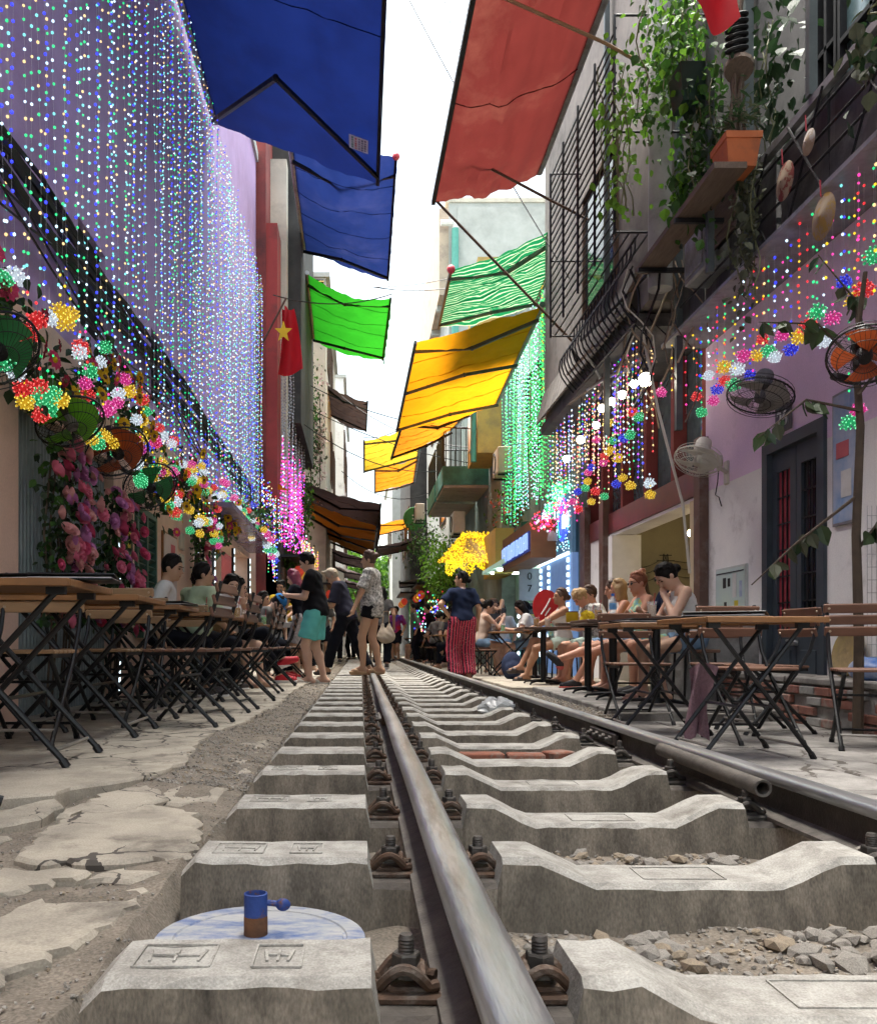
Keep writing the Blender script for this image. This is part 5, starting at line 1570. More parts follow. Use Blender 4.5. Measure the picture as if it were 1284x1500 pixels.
# ---- pedestal tables
def pedestal(label, x, y, z, round_=False, w=.62):
    t = thing('pedestal_table', label, 'table', (x, y, z), 0, 'black pedestal tables')
    q = MB()
    if round_: q.lathe([(w/2-.01,.715),(w/2,.725),(w/2,.742),(w/2-.006,.748)], 28)
    else: q.cbox((0,0,.731), (w,w,.032), .006)
    q.build('top', mat('dark_table_top', (.10,.052,.032), (.07,.038,.025), scale=5, rough=.35, stretch=(1,6,6)), t)
    q = MB(); q.cyl((0,0,.03), (0,0,.715), .038, n=14); q.build('post', m_leg, t, True)
    q = MB(); q.cbox((0,0,.705), (.30,.30,.016), .004); q.build('mount_plate', m_leg, t)
    q = MB(); q.lathe([(.07,.02),(.06,.05),(.038,.07)], 14)
    for k in range(4):
        a = PI/4+k*PI/2
        q.tube([(.05*math.cos(a),.05*math.sin(a),.045),(.16*math.cos(a),.16*math.sin(a),.040),(.27*math.cos(a),.27*math.sin(a),.028),(.30*math.cos(a),.30*math.sin(a),.004)], [.018,.016,.013,.012], 8)
    q.build('base', m_leg, t, True)
    return t
SZ = -.03
pedestal('black pedestal table nearest the white-topped seated woman', 2.50, 7.35, SZ, w=.66)
pedestal('black pedestal table with the water bottle, second nearest', 2.40, 8.25, SZ, w=.66)
pedestal('round black pedestal table with the yellow drink', 2.45, 9.35, SZ, True, .70)
pedestal('black pedestal table in front of the woman with the fan', 2.40, 11.4, SZ, w=.6)
pedestal('small black pedestal table beside the red fan', 2.55, 12.7, SZ, True, .6)
place(TPROTO, 'wooden folding table of the crowd behind the standing waitress', 'table', (2.55, 14.6, SZ), 0, 'folding tables on the right')
place(TPROTO, 'farthest wooden folding table on the right', 'table', (2.3, 21.5, SZ), 0, 'folding tables on the right')
place(CPROTO, 'black-framed folding chair right behind the standing waitress', 'chair', (2.02, 14.4, -.05), R(-80), 'folding chairs on the right')
# bottle, glasses
q_ = thing('water_bottle', 'clear plastic water bottle with blue cap and label on the pedestal table', 'bottle', (2.36, 8.12, SZ+.748))
q = MB(); q.lathe([(.031,0),(.033,.01),(.033,.09),(.031,.10),(.033,.11),(.033,.16),(.022,.20),(.013,.215),(.013,.225)], 18); q.build('bottle_body', glass('clear_pet', (.85,.92,.95), .05, .35), q_, True)
q = MB(); q.lathe([(.0335,.095),(.0335,.155)], 18, cap=False); q.build('label_band', mat('blue_label', (.12,.32,.62), (.2,.42,.7)), q_, True)
q = MB(); q.lathe([(.0155,.222),(.0155,.245)], 14); q.build('cap', mat('blue_cap', (.03,.16,.55)), q_)
def drink(label, x, y, z, liquid, group='drinks'):
    t = thing('drink_glass', label, 'glass', (x, y, z), 0, group)
    q = MB(); q.lathe([(.034,0),(.040,.13)], 16, cap=False); q.build('glass', glass('clear_glass', (.9,.93,.93), .03, .22), t, True)
    q = MB(); q.lathe([(.031,.005),(.036,.10)], 16); q.build('liquid', liquid, t, True)
    q = MB(); q.cyl((.01,0,.02), (.03,.01,.20), .004, n=6); q.build('straw', m_curtain, t)
l_beer = mat('amber_drink', (.62,.33,.02), rough=.2, trans=.3); l_milk = mat('milky_drink', (.55,.42,.30), rough=.3); l_green = mat('green_drink', (.10,.42,.10), rough=.2)
drink('milky iced drink in a glass with red straw by the yellow bag', 2.52, 9.5, SZ+.748, l_milk)
drink('tall amber beer glass on the small table beside the fan', 2.60, 12.75, SZ+.748, l_beer)
drink('green bottle-coloured drink on the crowded far table', 2.38, 14.5, SZ+.742, l_green)
drink('dark drink in a glass on the crowded far table', 2.25, 14.7, SZ+.742, mat('cola', (.05,.02,.012), rough=.2))
for _i, (_x, _y, _l, _n) in enumerate(((-1.2,8.4,l_beer,'amber drink on the fifth left table'),(-1.5,8.3,l_milk,'milky drink on the fifth left table'),(-1.25,11.2,l_green,'green drink on a left table near the red sneakers'),(2.45,7.3,l_milk,'milky drink on the nearest pedestal table'),(2.3,11.35,l_beer,'amber drink on the pedestal table before the fan'),(2.48,11.5,l_milk,'milky drink on the pedestal table before the fan'),(2.3,8.4,l_beer,'amber drink beside the water bottle'))):
    drink(_n, _x, _y, .742 if _x < 0 else SZ+.748, _l)
drink('pale drink on the table of the left seated group', -1.30, 9.7, .742, l_milk)
q = MB(); q.lathe([(.062,0),(.066,.02),(.066,.10),(.06,.115)], 18)
bk = thing('yellow_basket', 'yellow and black woven basket on the round pedestal table', 'basket', (2.28, 9.35, SZ+.748))
q.build('weave', striped('yellow_black_weave', (.60,.42,.03), (.05,.04,.02), 14), bk, True)
q = MB(); q.lathe([(.060,.112),(.064,.125)], 18); q.build('rim', m_wood_edge, bk)
crumple(12, .085, (2.40, 9.2, SZ+.748), 'crumpled bright yellow bag on the round pedestal table', mat('yellow_plastic_bag', (.75,.58,.02), (.66,.5,.02), rough=.4, trans=.3), .85)
# napkin box on far left table
nb = thing('menu_stand', 'small red and white menu box on the far left table', 'box', (-1.18, 12.95, .742))
q = MB(); q.cbox((0,0,.055), (.11,.08,.11), .004); q.build('box', mat('red_box', (.55,.06,.04)), nb)
q = MB(); q.cbox((.07,-.02,.04), (.16,.05,.08), .004); q.build('paper', m_white_p, nb)
# ================================================================== people
def vlen(a): return np.sqrt((a*a).sum(-1))
class SDF:
    """union of rounded cones and ellipsoids, meshed with surface nets"""
    def __init__(s): s.p = []
    def cone(s, a, b, ra, rb, k=.02, cut=None):
        s.p.append(('c', np.array(a, float), np.array(b, float), ra, rb, k, cut)); return s
    def ell(s, c, r, rot=None, k=.02, cut=None):
        s.p.append(('e', np.array(c, float), np.array(r, float), np.eye(3) if rot is None else np.array(rot, float), 0, k, cut)); return s
    def mesh(s, name, mm, h, jitter=0.0, seed=0, wrinkle=0.0):
        lo, hi = [], []
        for q in s.p:
            if q[0] == 'c':
                m_ = max(q[3], q[4]); lo.append(np.minimum(q[1], q[2])-m_); hi.append(np.maximum(q[1], q[2])+m_)
            else:
                m_ = q[2].max(); lo.append(q[1]-m_); hi.append(q[1]+m_)
        org = np.min(lo, 0)-2.5*h; top = np.max(hi, 0)+2.5*h
        n = np.ceil((top-org)/h).astype(int)+1
        ax = [org[i]+h*np.arange(n[i]) for i in range(3)]
        D = np.full(tuple(n), .2)
        for q, l_, t_ in zip(s.p, lo, hi):
            k = q[5]; mg = k+2*h
            i0 = np.maximum(np.floor((l_-mg-org)/h).astype(int), 0); i1 = np.minimum(np.ceil((t_+mg-org)/h).astype(int)+1, n)
            X, Y_, Z = np.meshgrid(ax[0][i0[0]:i1[0]], ax[1][i0[1]:i1[1]], ax[2][i0[2]:i1[2]], indexing='ij')
            P = np.stack([X, Y_, Z], -1)
            if q[0] == 'c':
                ba = q[2]-q[1]; t = np.clip(((P-q[1])@ba)/max(1e-9, ba@ba), 0, 1)
                d = vlen(P-q[1]-t[..., None]*ba)-(q[3]+(q[4]-q[3])*t)
            else:
                L = (P-q[1])@q[3]
                k0 = vlen(L/q[2]); k1 = vlen(L/(q[2]*q[2]))
                d = np.where(k1 < 1e-9, -q[2].min(), k0*(k0-1)/np.maximum(k1, 1e-9))
            if q[6] is not None:
                for (cp, cn) in q[6]:
                    d = np.maximum(d, (P-np.array(cp, float))@np.array(cn, float))
            sl_ = tuple(slice(i0[i], i1[i]) for i in range(3))
            A = D[sl_]
            hh = np.maximum(k-np.abs(A-d), 0)/k
            D[sl_] = np.minimum(A, d)-hh*hh*k*.25
        if jitter:
            rg = np.random.default_rng(seed); D = D+rg.normal(0, jitter, D.shape)
        if wrinkle:
            X, Y_, Z = np.meshgrid(ax[0], ax[1], ax[2], indexing='ij')
            D = D + wrinkle*(np.sin(31*X+17*Z+seed+3*np.sin(9*Y_+4*Z))*np.sin(23*Z-19*Y_+2*np.sin(11*X)) + .6*np.sin(52*Z+21*X-13*Y_))
        S = D < 0
        cs = [(0,0,0),(1,0,0),(0,1,0),(1,1,0),(0,0,1),(1,0,1),(0,1,1),(1,1,1)]
        m = tuple(n-1)
        def sub(A, c): return A[c[0]:c[0]+m[0], c[1]:c[1]+m[1], c[2]:c[2]+m[2]]
        cnt = sum(sub(S, c).astype(int) for c in cs)
        act = (cnt > 0) & (cnt < 8)
        ci = np.argwhere(act)
        idx = np.full(m, -1); idx[act] = np.arange(len(ci))
        acc = np.zeros((len(ci), 3)); num = np.zeros(len(ci))
        for a in range(8):
            for b in range(a+1, 8):
                df = np.array(cs[b])-np.array(cs[a])
                if np.abs(df).sum() != 1: continue
                va = D[ci[:,0]+cs[a][0], ci[:,1]+cs[a][1], ci[:,2]+cs[a][2]]
                vb = D[ci[:,0]+cs[b][0], ci[:,1]+cs[b][1], ci[:,2]+cs[b][2]]
                x = (va < 0) != (vb < 0)
                t = np.where(x, va/np.where(x, va-vb, 1), 0)
                pos = ci+np.array(cs[a])+t[:, None]*df
                acc += np.where(x[:, None], pos, 0); num += x
        V = org+h*acc/num[:, None]
        F = []
        for axi in range(3):
            o1, o2 = [(1,2),(2,0),(0,1)][axi]
            sl0 = [slice(1, -1)]*3; sl0[axi] = slice(0, -1)
            sl1 = [slice(1, -1)]*3; sl1[axi] = slice(1, None)
            A, B = S[tuple(sl0)], S[tuple(sl1)]
            for flip, msk in ((False, A & ~B), (True, ~A & B)):
                e = np.argwhere(msk)
                off = np.ones(3, int); off[axi] = 0
                e = e+off
                u1 = np.zeros(3, int); u1[o1] = 1
                u2 = np.zeros(3, int); u2[o2] = 1
                g = lambda q: idx[q[:,0], q[:,1], q[:,2]]
                qd = np.stack([g(e-u1-u2), g(e-u2), g(e), g(e-u1)], 1)
                if flip: qd = qd[:, ::-1]
                F.append(qd)
        F = np.concatenate(F); F = F[(F >= 0).all(1)]
        me = bpy.data.meshes.new(name)
        me.vertices.add(len(V)); me.vertices.foreach_set('co', V.astype(np.float32).ravel())
        me.loops.add(len(F)*4); me.loops.foreach_set('vertex_index', F.astype(np.int32).ravel())
        me.polygons.add(len(F)); me.polygons.foreach_set('loop_start', np.arange(0, len(F)*4, 4, dtype=np.int32))
        me.polygons.foreach_set('use_smooth', np.ones(len(F), bool))
        me.materials.append(mm)
        me.update(calc_edges=True); me.validate()
        return me
def ik(a, c, l1, l2, pole):
    a, c, pole = Vector(a), Vector(c), Vector(pole)
    d = c-a; L = min(d.length, (l1+l2)*.999); u = d.normalized()
    c2 = a+u*L
    x = (l1*l1-l2*l2+L*L)/(2*L); hgt = math.sqrt(max(0, l1*l1-x*x))
    pp_ = (pole-u*pole.dot(u))
    pp_ = pp_.normalized() if pp_.length > 1e-6 else Vector((0, 0, 1))
    return a+u*x+pp_*hgt, c2
def skin(name, c):
    m = mat(name, c, tuple(x*.9 for x in c), scale=9, rough=.55, spec=.35)
    m.node_tree.nodes['Principled BSDF'].inputs['Subsurface Weight'].default_value = .08
    m.node_tree.nodes['Principled BSDF'].inputs['Subsurface Radius'].default_value = (.01,.004,.002)
    return m
SK1, SK2, SK3, SK4 = skin('skin_light', (.56,.35,.25)), skin('skin_tan', (.46,.27,.17)), skin('skin_brown', (.37,.20,.12)), skin('skin_sunburnt', (.58,.30,.20))
H_BLACK = mat('black_hair', (.005,.004,.0035), (.009,.0065,.0055), scale=60, rough=.6, bump=.8, bscale=90, stretch=(1,1,.25), spec=.15)
H_BROWN = mat('brown_hair', (.075,.038,.022), (.045,.024,.015), scale=60, rough=.5, bump=.8, bscale=90, stretch=(1,1,.25))
H_RED = mat('auburn_hair', (.24,.075,.03), (.16,.05,.022), scale=60, rough=.5, bump=.8, bscale=90, stretch=(1,1,.25))
H_BLOND = mat('blond_hair', (.42,.28,.13), (.30,.19,.09), scale=60, rough=.55, bump=.9, bscale=90, stretch=(1,1,.25))
H_BLEACH = mat('bleached_top_hair', (.36,.30,.22), (.24,.19,.13), scale=60, rough=.6, bump=.9, bscale=90)
H_MAROON = mat('maroon_hair', (.16,.015,.04), (.10,.01,.028), scale=60, rough=.5, bump=.8, bscale=90, stretch=(1,1,.25))
def cloth(name, c, c2=None, sc=8, **k):
    return mat(name, c, c2, scale=sc, rough=.9, bump=k.pop('bump', .25), bscale=k.pop('bscale', 60), spec=.15, **k)
EYE = mat('eye_dark', (.02,.014,.01), rough=.2); LIP = mat('lip', (.40,.13,.11), rough=.5); BROW = mat('brow', (.03,.02,.015))

def person(label, loc, yaw, H=1.70, fem=False, girth=1.0, sit=False, seat=.47, lean=0, turn=0, hl=None, hr=None, fl=None, fr=None, head=(0, 0), skinm=SK2,
           top=None, sleeve=.55, tank=False, hem=None, bottom=None, blen=.45, loose=.0, flare=0.0, shoes=None, sandal=False, hair='short', hairm=H_BLACK, h=.016, glasses=False,
           kneeL=None, kneeR=None, elbL=None, elbR=None, extra=None, group=None, collar=None, stand_z=0):
    s = H/1.72
    t = thing('person', label, 'person', loc, R(yaw), group)
    hz = (seat+.085) if sit else .915*s
    hipw = .095*s*(1.04 if fem else 1)
    shw = (.168 if fem else .188)*s
    pel = Vector((0, 0, hz+.03))
    RL = Matrix.Rotation(R(-lean), 3, 'X') @ Matrix.Rotation(R(turn), 3, 'Z')
    T = lambda v: pel + RL @ (Vector(v)*s)
    g = girth
    neck, headc = T((0,.0,.50)), None
    HR = RL @ Matrix.Rotation(R(head[0]), 3, 'Z') @ Matrix.Rotation(R(head[1]), 3, 'X')
    headc = neck + RL @ Vector((0,.012*s,.04*s)) + HR @ Vector((0,.018*s,.095*s))
    HT = lambda v: headc + HR @ (Vector(v)*s)
    RM = np.array(RL); HM = np.array(HR)
    # ---- joints
    hips = {d: pel+Matrix.Rotation(R(turn*.3),3,'Z') @ Vector((d*hipw, 0, -.03)) for d in (-1, 1)}
    if sit:
        dfl = {-1: Vector((-.11, .46, .075)), 1: Vector((.11, .44, .075))}
    else:
        dfl = {-1: Vector((-.10, .02, .075)), 1: Vector((.10, -.02, .075))}
    feet = {-1: Vector(fl) if fl else dfl[-1], 1: Vector(fr) if fr else dfl[1]}
    knees = {}
    for d in (-1, 1):
        kp = (kneeL if d < 0 else kneeR) or (d*.15, 1.0, .55 if sit else .05)
        knees[d], feet[d] = ik(hips[d], feet[d], .435*s, .425*s, kp)
    sh = {d: T((d*shw/s, -.005, .435)) for d in (-1, 1)}
    dfh = {d: T((d*.25, .04, -.05)) for d in (-1, 1)}
    wr = {-1: Vector(hl) if hl else dfh[-1], 1: Vector(hr) if hr else dfh[1]}
    elb = {}
    for d in (-1, 1):
        ep = (elbL if d < 0 else elbR) or (d*.5, -.8, -.4)
        elb[d], wr[d] = ik(sh[d], wr[d], .285*s, .255*s, ep)
    # ---- body
    B = SDF()
    tor = [((0,.0,.30), (.150,.105,.19)), ((0,.012,.12), (.135*g,.100*g,.16)), ((0,-.012,-.0), (.160*g if not fem else .168*g,.118*g,.125))]
    for c, r_ in tor:
        B.ell(T(c), np.array(r_)*s, RM, .05)
    B.cone(T((-shw/s*.55,-.005,.43)), T((shw/s*.55,-.005,.43)), .062*s, .062*s, .05)
    if fem:
        for d in (-1, 1): B.ell(T((d*.068,.085,.30)), np.array((.062,.055,.062))*s, RM, .03)
    B.cone(T((0,-.008,.44)), HT((0,-.02,-.05)), .056*s*(.92 if fem else 1.05), .050*s, .03)
    B.ell(HT((0,-.008,.018)), np.array((.076,.094,.105))*s, HM, .02)
    B.ell(HT((0,.030,-.052)), np.array((.056,.060,.062))*s, HM, .03)
    B.ell(HT((0,.066,-.092)), np.array((.026,.022,.020))*s, HM, .02)
    B.cone(HT((0,.086,.010)), HT((0,.106,-.028)), .009*s, .014*s, .012)
    B.cone(HT((-.018,.080,-.062)), HT((.018,.080,-.062)), .009*s, .009*s, .01)
    B.cone(HT((-.045,.072,.030)), HT((.045,.072,.030)), .013*s, .013*s, .012)
    for d in (-1, 1):
        B.ell(HT((d*.076,-.012,-.012)), np.array((.010,.020,.030))*s, HM, .008)
        B.cone(sh[d], elb[d], .052*s*g**.5, .040*s*g**.5, .03); B.cone(elb[d], wr[d], .040*s*g**.5, .027*s, .02)
        B.cone(hips[d], knees[d], .086*s*g, .056*s*g**.5, .04); 
        calf = knees[d].lerp(feet[d], .3)+Vector((0,-.012,0))
        B.cone(knees[d], calf, .053*s*g**.5, .056*s*g**.5, .03); B.cone(calf, feet[d], .055*s*g**.5, .036*s, .03)
        # hand
        fd = (wr[d]-elb[d]).normalized()
        side = fd.cross(Vector((0,0,1)))
        if side.length < .3: side = Vector((0,1,0)) if abs(fd.z) > .7 else Vector((1,0,0))
        side = (side-fd*side.dot(fd)).normalized()
        if d < 0: side = -side
        nrm = fd.cross(side)
        pc = wr[d]+fd*.055*s
        B.cone(wr[d], pc, .024*s, .034*s, .015)
        for i, L in enumerate((.068,.078,.072,.056)):
            o = (i-1.5)*.0185
            a_ = wr[d]+fd*.078*s+side*o*s
            m_ = a_+(fd*.9-nrm*.35*d)*L*.55*s; e_ = m_+(fd*.6-nrm*.8*d)*L*.45*s
            B.cone(a_, m_, .0105*s, .0095*s, .006); B.cone(m_, e_, .0095*s, .008*s, .006)
        a_ = wr[d]+fd*.03*s-side*.024*s; m_ = a_+(fd*.6-side*.75)*.038*s; e_ = m_+(fd*.95-side*.2)*.032*s
        B.cone(a_, m_, .014*s, .011*s, .008); B.cone(m_, e_, .011*s, .0095*s, .006)
        # foot
        sp = (feet[d]-knees[d]); fwd = Vector((0,1,0))
        fwd = fwd - sp.normalized()*fwd.dot(sp.normalized())*.85
        fwd.z = min(fwd.z, .25) if feet[d].z > .2 else 0; fwd.normalize()
        heel = feet[d]-fwd*.045*s+Vector((0,0,-.04)); toe = feet[d]+fwd*.150*s+Vector((0,0,-.048))
        B.cone(feet[d], heel, .036*s, .032*s, .02); B.cone(heel, toe, .032*s, .027*s, .02); B.cone(feet[d], feet[d].lerp(toe,.6), .034*s, .028*s, .02)
        if shoes:
            if sandal:
                S = SDF(); S.cone(heel+Vector((0,0,-.022)), toe+fwd*.012+Vector((0,0,-.018)), .036*s, .042*s, .01, [(heel+Vector((0,0,-.012)), (0,0,1))])
                S.cone(feet[d].lerp(toe,.55)+Vector((-.045,0,-.02)), feet[d].lerp(toe,.55)+Vector((.045,0,-.02)), .026*s, .026*s, .01); S.cone(feet[d].lerp(toe,.72)+Vector((-.03,0,-.005)), feet[d].lerp(toe,.72)+Vector((.03,0,-.005)), .028*s, .028*s, .01)
                link('sandal', S.mesh('sandal', shoes, min(h, .014)), t)
            else:
                S = SDF(); S.cone(heel+Vector((0,0,.0)), toe+fwd*.012, .044*s, .040*s, .02); S.cone(feet[d]+Vector((0,0,-.005)), feet[d].lerp(toe,.7), .046*s, .036*s, .02)
                so = link('shoe', S.mesh('shoe', shoes, min(h, .014)), t)
                S = SDF(); S.cone(heel+Vector((0,0,-.022)), toe+fwd*.014+Vector((0,0,-.016)), .045*s, .043*s, .01, [(heel+Vector((0,0,-.012)), (0,0,1))])
                link('sole', S.mesh('sole', extra['sole'] if extra and 'sole' in extra else m_white_p, min(h, .014)), so)
    link('body', B.mesh('body', skinm, h), t)
    # ---- face
    f = MB()
    for d in (-1, 1):
        c = HT((d*.031,.079,.006)); f.ball(c, .0105*s, 8, 6, (1,1,.7))
    f.build('eye', EYE, t)
    f = MB()
    for d in (-1, 1): f.tube([HT((d*.014,.089,.026)), HT((d*.032,.088,.031)), HT((d*.050,.074,.026))], .0042*s, 5)
    f.build('brow', BROW, t)
    f = MB(); f.tube([HT((-.024,.080,-.062)), HT((0,.0905,-.060)), HT((.024,.080,-.062))], [.003,.0062,.003], 6); f.build('lips', LIP, t)
    if glasses:
        f = MB()
        for d in (-1, 1):
            f.ball(HT((d*.034,.094,.004)), .022*s, 10, 6, (1,.35,.8)); f.tube([HT((d*.055,.09,.010)), HT((d*.078,.0,.010))], .003, 4)
        f.tube([HT((-.015,.1,.01)), HT((.015,.1,.01))], .003, 4); f.build('glasses', m_black, t)
    # ---- hair
    A = SDF()
    cutp = [(HT((0,.066,.058)), HM@np.array((0,.88,-.475)))]
    nape = [(HT((0,0,-.062)), HM@np.array((0,.35,-.94)))]
    rr_ = {'afro': (.100,.118,.125), 'quiff': (.084,.102,.112)}.get(hair, (.0815,.1005,.1115))
    A.ell(HT((0,-.014,.024)), np.array(rr_)*s, HM, .02, cutp+nape)
    rh = random.Random(len(label)*7)
    for k in range(26):
        ph_ = R(-78+156*k/25+rh.uniform(-3,3)); t0_, t1_ = R(rh.uniform(42,66)+.35*abs(math.degrees(ph_))), R(rh.uniform(188,205))
        pts_ = []
        for j_ in range(5):
            th_ = t0_+(t1_-t0_)*j_/4
            pts_.append(HT((rr_[0]*math.sin(ph_)*1.0, -.014+rr_[1]*math.cos(th_)*math.cos(ph_)**.6, .024+rr_[2]*math.sin(th_)*math.cos(ph_)**.35+rh.uniform(-.003,.004))))
        for j_ in range(4):
            A.cone(pts_[j_], pts_[j_+1], .0085*s, .0085*s if j_ < 3 else .005*s, .005)
    if hair in ('bun', 'topbun', 'clip'):
        bc = {'bun': (0,-.122,-.005), 'topbun': (0,-.085,.115), 'clip': (0,-.112,.05)}[hair]
        A.ell(HT(bc), np.array((.043,.041,.043))*s, HM, .018)
    if hair in ('bob', 'long', 'ponytail'):
        L = {'bob': -.13, 'long': -.34, 'ponytail': -.26}[hair]
        if hair == 'ponytail':
            A.cone(HT((0,-.11,.03)), HT((0,-.17,-.06)), .035*s, .040*s, .03); A.cone(HT((0,-.17,-.06)), HT((0,-.15,L)), .040*s, .015*s, .03)
        else:
            for xx in (-.07,-.045,0,.045,.07):
                A.cone(HT((xx,-.05 if abs(xx) < .06 else -.02,.0)), HT((xx*1.15,-.075 if abs(xx) < .06 else -.02,L)), .046*s, .034*s, .03)
    if hair == 'quiff':
        for k in range(7):
            A.cone(HT(((k-3)*.018,.03-.004*abs(k-3),.10)), HT(((k-3)*.024,.075-.006*abs(k-3),.155)), .028*s, .012*s, .015)
    if hair == 'curly':
        r2 = random.Random(len(label))
        for k in range(46):
            a1, a2 = r2.uniform(0,6.28), r2.uniform(-.1,1.4)
            p = (math.cos(a1)*math.cos(a2)*.085, math.sin(a1)*math.cos(a2)*.10-.02, math.sin(a2)*.115+.02)
            if p[1] > .05 and p[2] < .07: continue
            A.ell(HT(p), np.array((.026,.026,.024))*s, HM, .008)
    if hair != 'bald':
        link('hair', A.mesh('hair', hairm, min(h, .0095) if h < .017 else h*.8, .0012, 3), t)
    if hair == 'cap':
        pass
    # ---- top
    if top:
        A = SDF(); e = .013+loose*.5
        hemz = hem if hem is not None else -.06
        for c, r_ in tor[:2]:
            A.ell(T(c), np.array(r_)*s+e, RM, .06)
        up_ = RM@np.array((0,0,1.0))
        r3 = np.array(tor[2][1])*s+e*1.2+.004
        A.ell(T((0,-.005,.0)), r3*np.array((1,1,1.15)), RM, .06, [(T((0,0,hemz)), -up_)])
        if loose: A.cone(T((0,0,.16)), T((0,0,hemz)), .118*s*g+loose, .128*s*g+loose*1.6, .05, [(T((0,0,hemz)), -up_)])
        if fem:
            for d in (-1, 1): A.ell(T((d*.068,.085,.30)), np.array((.062,.055,.062))*s+e, RM, .03)
        if tank:
            for d in (-1, 1): A.cone(T((d*.085,.045,.40)), T((d*.085,-.045,.44)), .026*s, .026*s, .03); 
        else:
            A.cone(T((-shw/s*.55,-.005,.43)), T((shw/s*.55,-.005,.43)), .062*s+e, .062*s+e, .05)
            for d in (-1, 1):
                if sleeve <= 1:
                    cp = sh[d].lerp(elb[d], sleeve); dr = (elb[d]-sh[d]).normalized()
                    A.cone(sh[d], elb[d], .054*s*g**.5+e, .048*s*g**.5+e*1.5+loose*.4, .04, [(cp, dr)])
                else:
                    A.cone(sh[d], elb[d], .054*s+e, .042*s+e, .04); A.cone(elb[d], elb[d].lerp(wr[d], sleeve-1), .042*s+e, .034*s+e, .03)
        A.p = A.p
        link('top', A.mesh('top', top, h, .0004, 5, .0048), t)
        if collar:
            c_ = SDF(); c_.cone(T((0,-.01,.465)), T((0,-.006,.505)), .066*s, .062*s, .01, [(T((0,0,.505)), up_), (T((0,0,.465)), -up_)])
            link('collar', c_.mesh('collar', collar, min(h, .014)), t)
    # ---- bottom
    if bottom:
        A = SDF()
        upw = RM@np.array((0,0,1.0))
        A.ell(T((0,-.012,.0)), np.array(tor[2][1])*s+.010, RM, .05, [(T((0,0,.09)), upw)])
        for d in (-1, 1):
            e = .010+flare*.35
            if blen <= 1:
                cp = hips[d].lerp(knees[d], blen); dr = (knees[d]-hips[d]).normalized()
                A.cone(hips[d], knees[d], .088*s*g+e, .066*s*g**.5+e*1.8+flare, .035, [(cp, dr)])
            else:
                A.cone(hips[d], knees[d], .088*s*g+e, .058*s*g**.5+e+flare*.6, .035)
                ep = knees[d].lerp(feet[d], blen-1); dr = (feet[d]-knees[d]).normalized()
                A.cone(knees[d], ep+dr*.02, .058*s*g**.5+e+flare*.6, .046*s+e*.8+flare, .03, [(ep, dr)])
        link('bottom', A.mesh('bottom', bottom, h, .0004, 6, .0040), t)
    return t, dict(T=T, HT=HT, wr=wr, feet=feet, knees=knees, HR=HR, elb=elb)

# ---- clothes
c_black = cloth('black_tshirt', (.006,.006,.008)); c_navy = cloth('navy_polo', (.011,.018,.045)); c_teal = cloth('teal_shorts', (.13,.50,.46), (.11,.43,.40), bump=.5, bscale=14)
c_white = cloth('white_cotton', (.68,.66,.63)); c_mint = cloth('pale_green_tshirt', (.50,.60,.40)); c_blk2 = cloth('charcoal_trousers', (.007,.008,.013))
c_pattern = cloth('black_white_print', (.62,.60,.56), (.03,.03,.032), sc=34, bump=.1); c_print2 = cloth('white_floral_shorts', (.60,.58,.56), (.25,.23,.25), sc=22)
c_denim = cloth('faded_denim', (.20,.30,.42), (.15,.24,.36)); c_mintsh = cloth('mint_shorts', (.50,.62,.54)); c_darktee = cloth('slate_tshirt', (.022,.022,.036)); c_yellow = cloth('mustard_top', (.55,.36,.03))
c_floral = cloth('bright_floral_shirt', (.06,.42,.62), (.55,.55,.10), sc=26); c_grey = cloth('grey_shirt', (.12,.115,.11)); c_redblue = cloth('red_blue_shirt', (.50,.03,.05), (.03,.05,.35), sc=3)
c_batik = striped('red_batik_trousers', (.40,.05,.08), (.42,.30,.26), 9)
def batik(m):
    n, l = m.node_tree.nodes, m.node_tree.links
    b = n['Principled BSDF']
    tc = n.new('ShaderNodeTexCoord'); w1 = n.new('ShaderNodeTexWave'); w1.wave_type = 'BANDS'; w1.bands_direction = 'X'
    w1.inputs['Scale'].default_value = 7.5; w1.inputs['Distortion'].default_value = .6
    ck = n.new('ShaderNodeTexVoronoi'); ck.inputs['Scale'].default_value = 48
    l.new(tc.outputs['Object'], w1.inputs['Vector']); l.new(tc.outputs['Object'], ck.inputs['Vector'])
    r1 = n.new('ShaderNodeValToRGB'); e = r1.color_ramp.elements
    e[0].position = .30; e[0].color = (.045,.02,.035,1); e[1].position = .62; e[1].color = (.52,.06,.10,1)
    l.new(w1.outputs['Fac'], r1.inputs['Fac'])
    r2 = n.new('ShaderNodeValToRGB'); r2.color_ramp.elements[0].position = .12; r2.color_ramp.elements[1].position = .24
    l.new(ck.outputs['Distance'], r2.inputs['Fac'])
    mx = n.new('ShaderNodeMix'); mx.data_type = 'RGBA'; mx.inputs['A'].default_value = (.62,.50,.42,1)
    l.new(r2.outputs['Color'], mx.inputs['Factor']); l.new(r1.outputs['Color'], mx.inputs['B'])
    l.new(mx.outputs['Result'], b.inputs['Base Color'])
c_batik = cloth('red_batik', (.4,.05,.08)); batik(c_batik)
s_cream = mat('cream_clog', (.62,.58,.50), rough=.7); s_dark = mat('dark_sandal', (.05,.04,.04), rough=.6); s_red = mat('red_sneaker', (.58,.02,.035), rough=.6); s_black = mat('black_sneaker', (.025,.025,.028), rough=.7)
s_coral = mat('coral_sole', (.72,.13,.11), rough=.6); s_tan = mat('tan_slide', (.48,.31,.18), rough=.7); s_rose = mat('rose_sandal', (.55,.30,.25), rough=.4, metal=.2)
NR = .0135
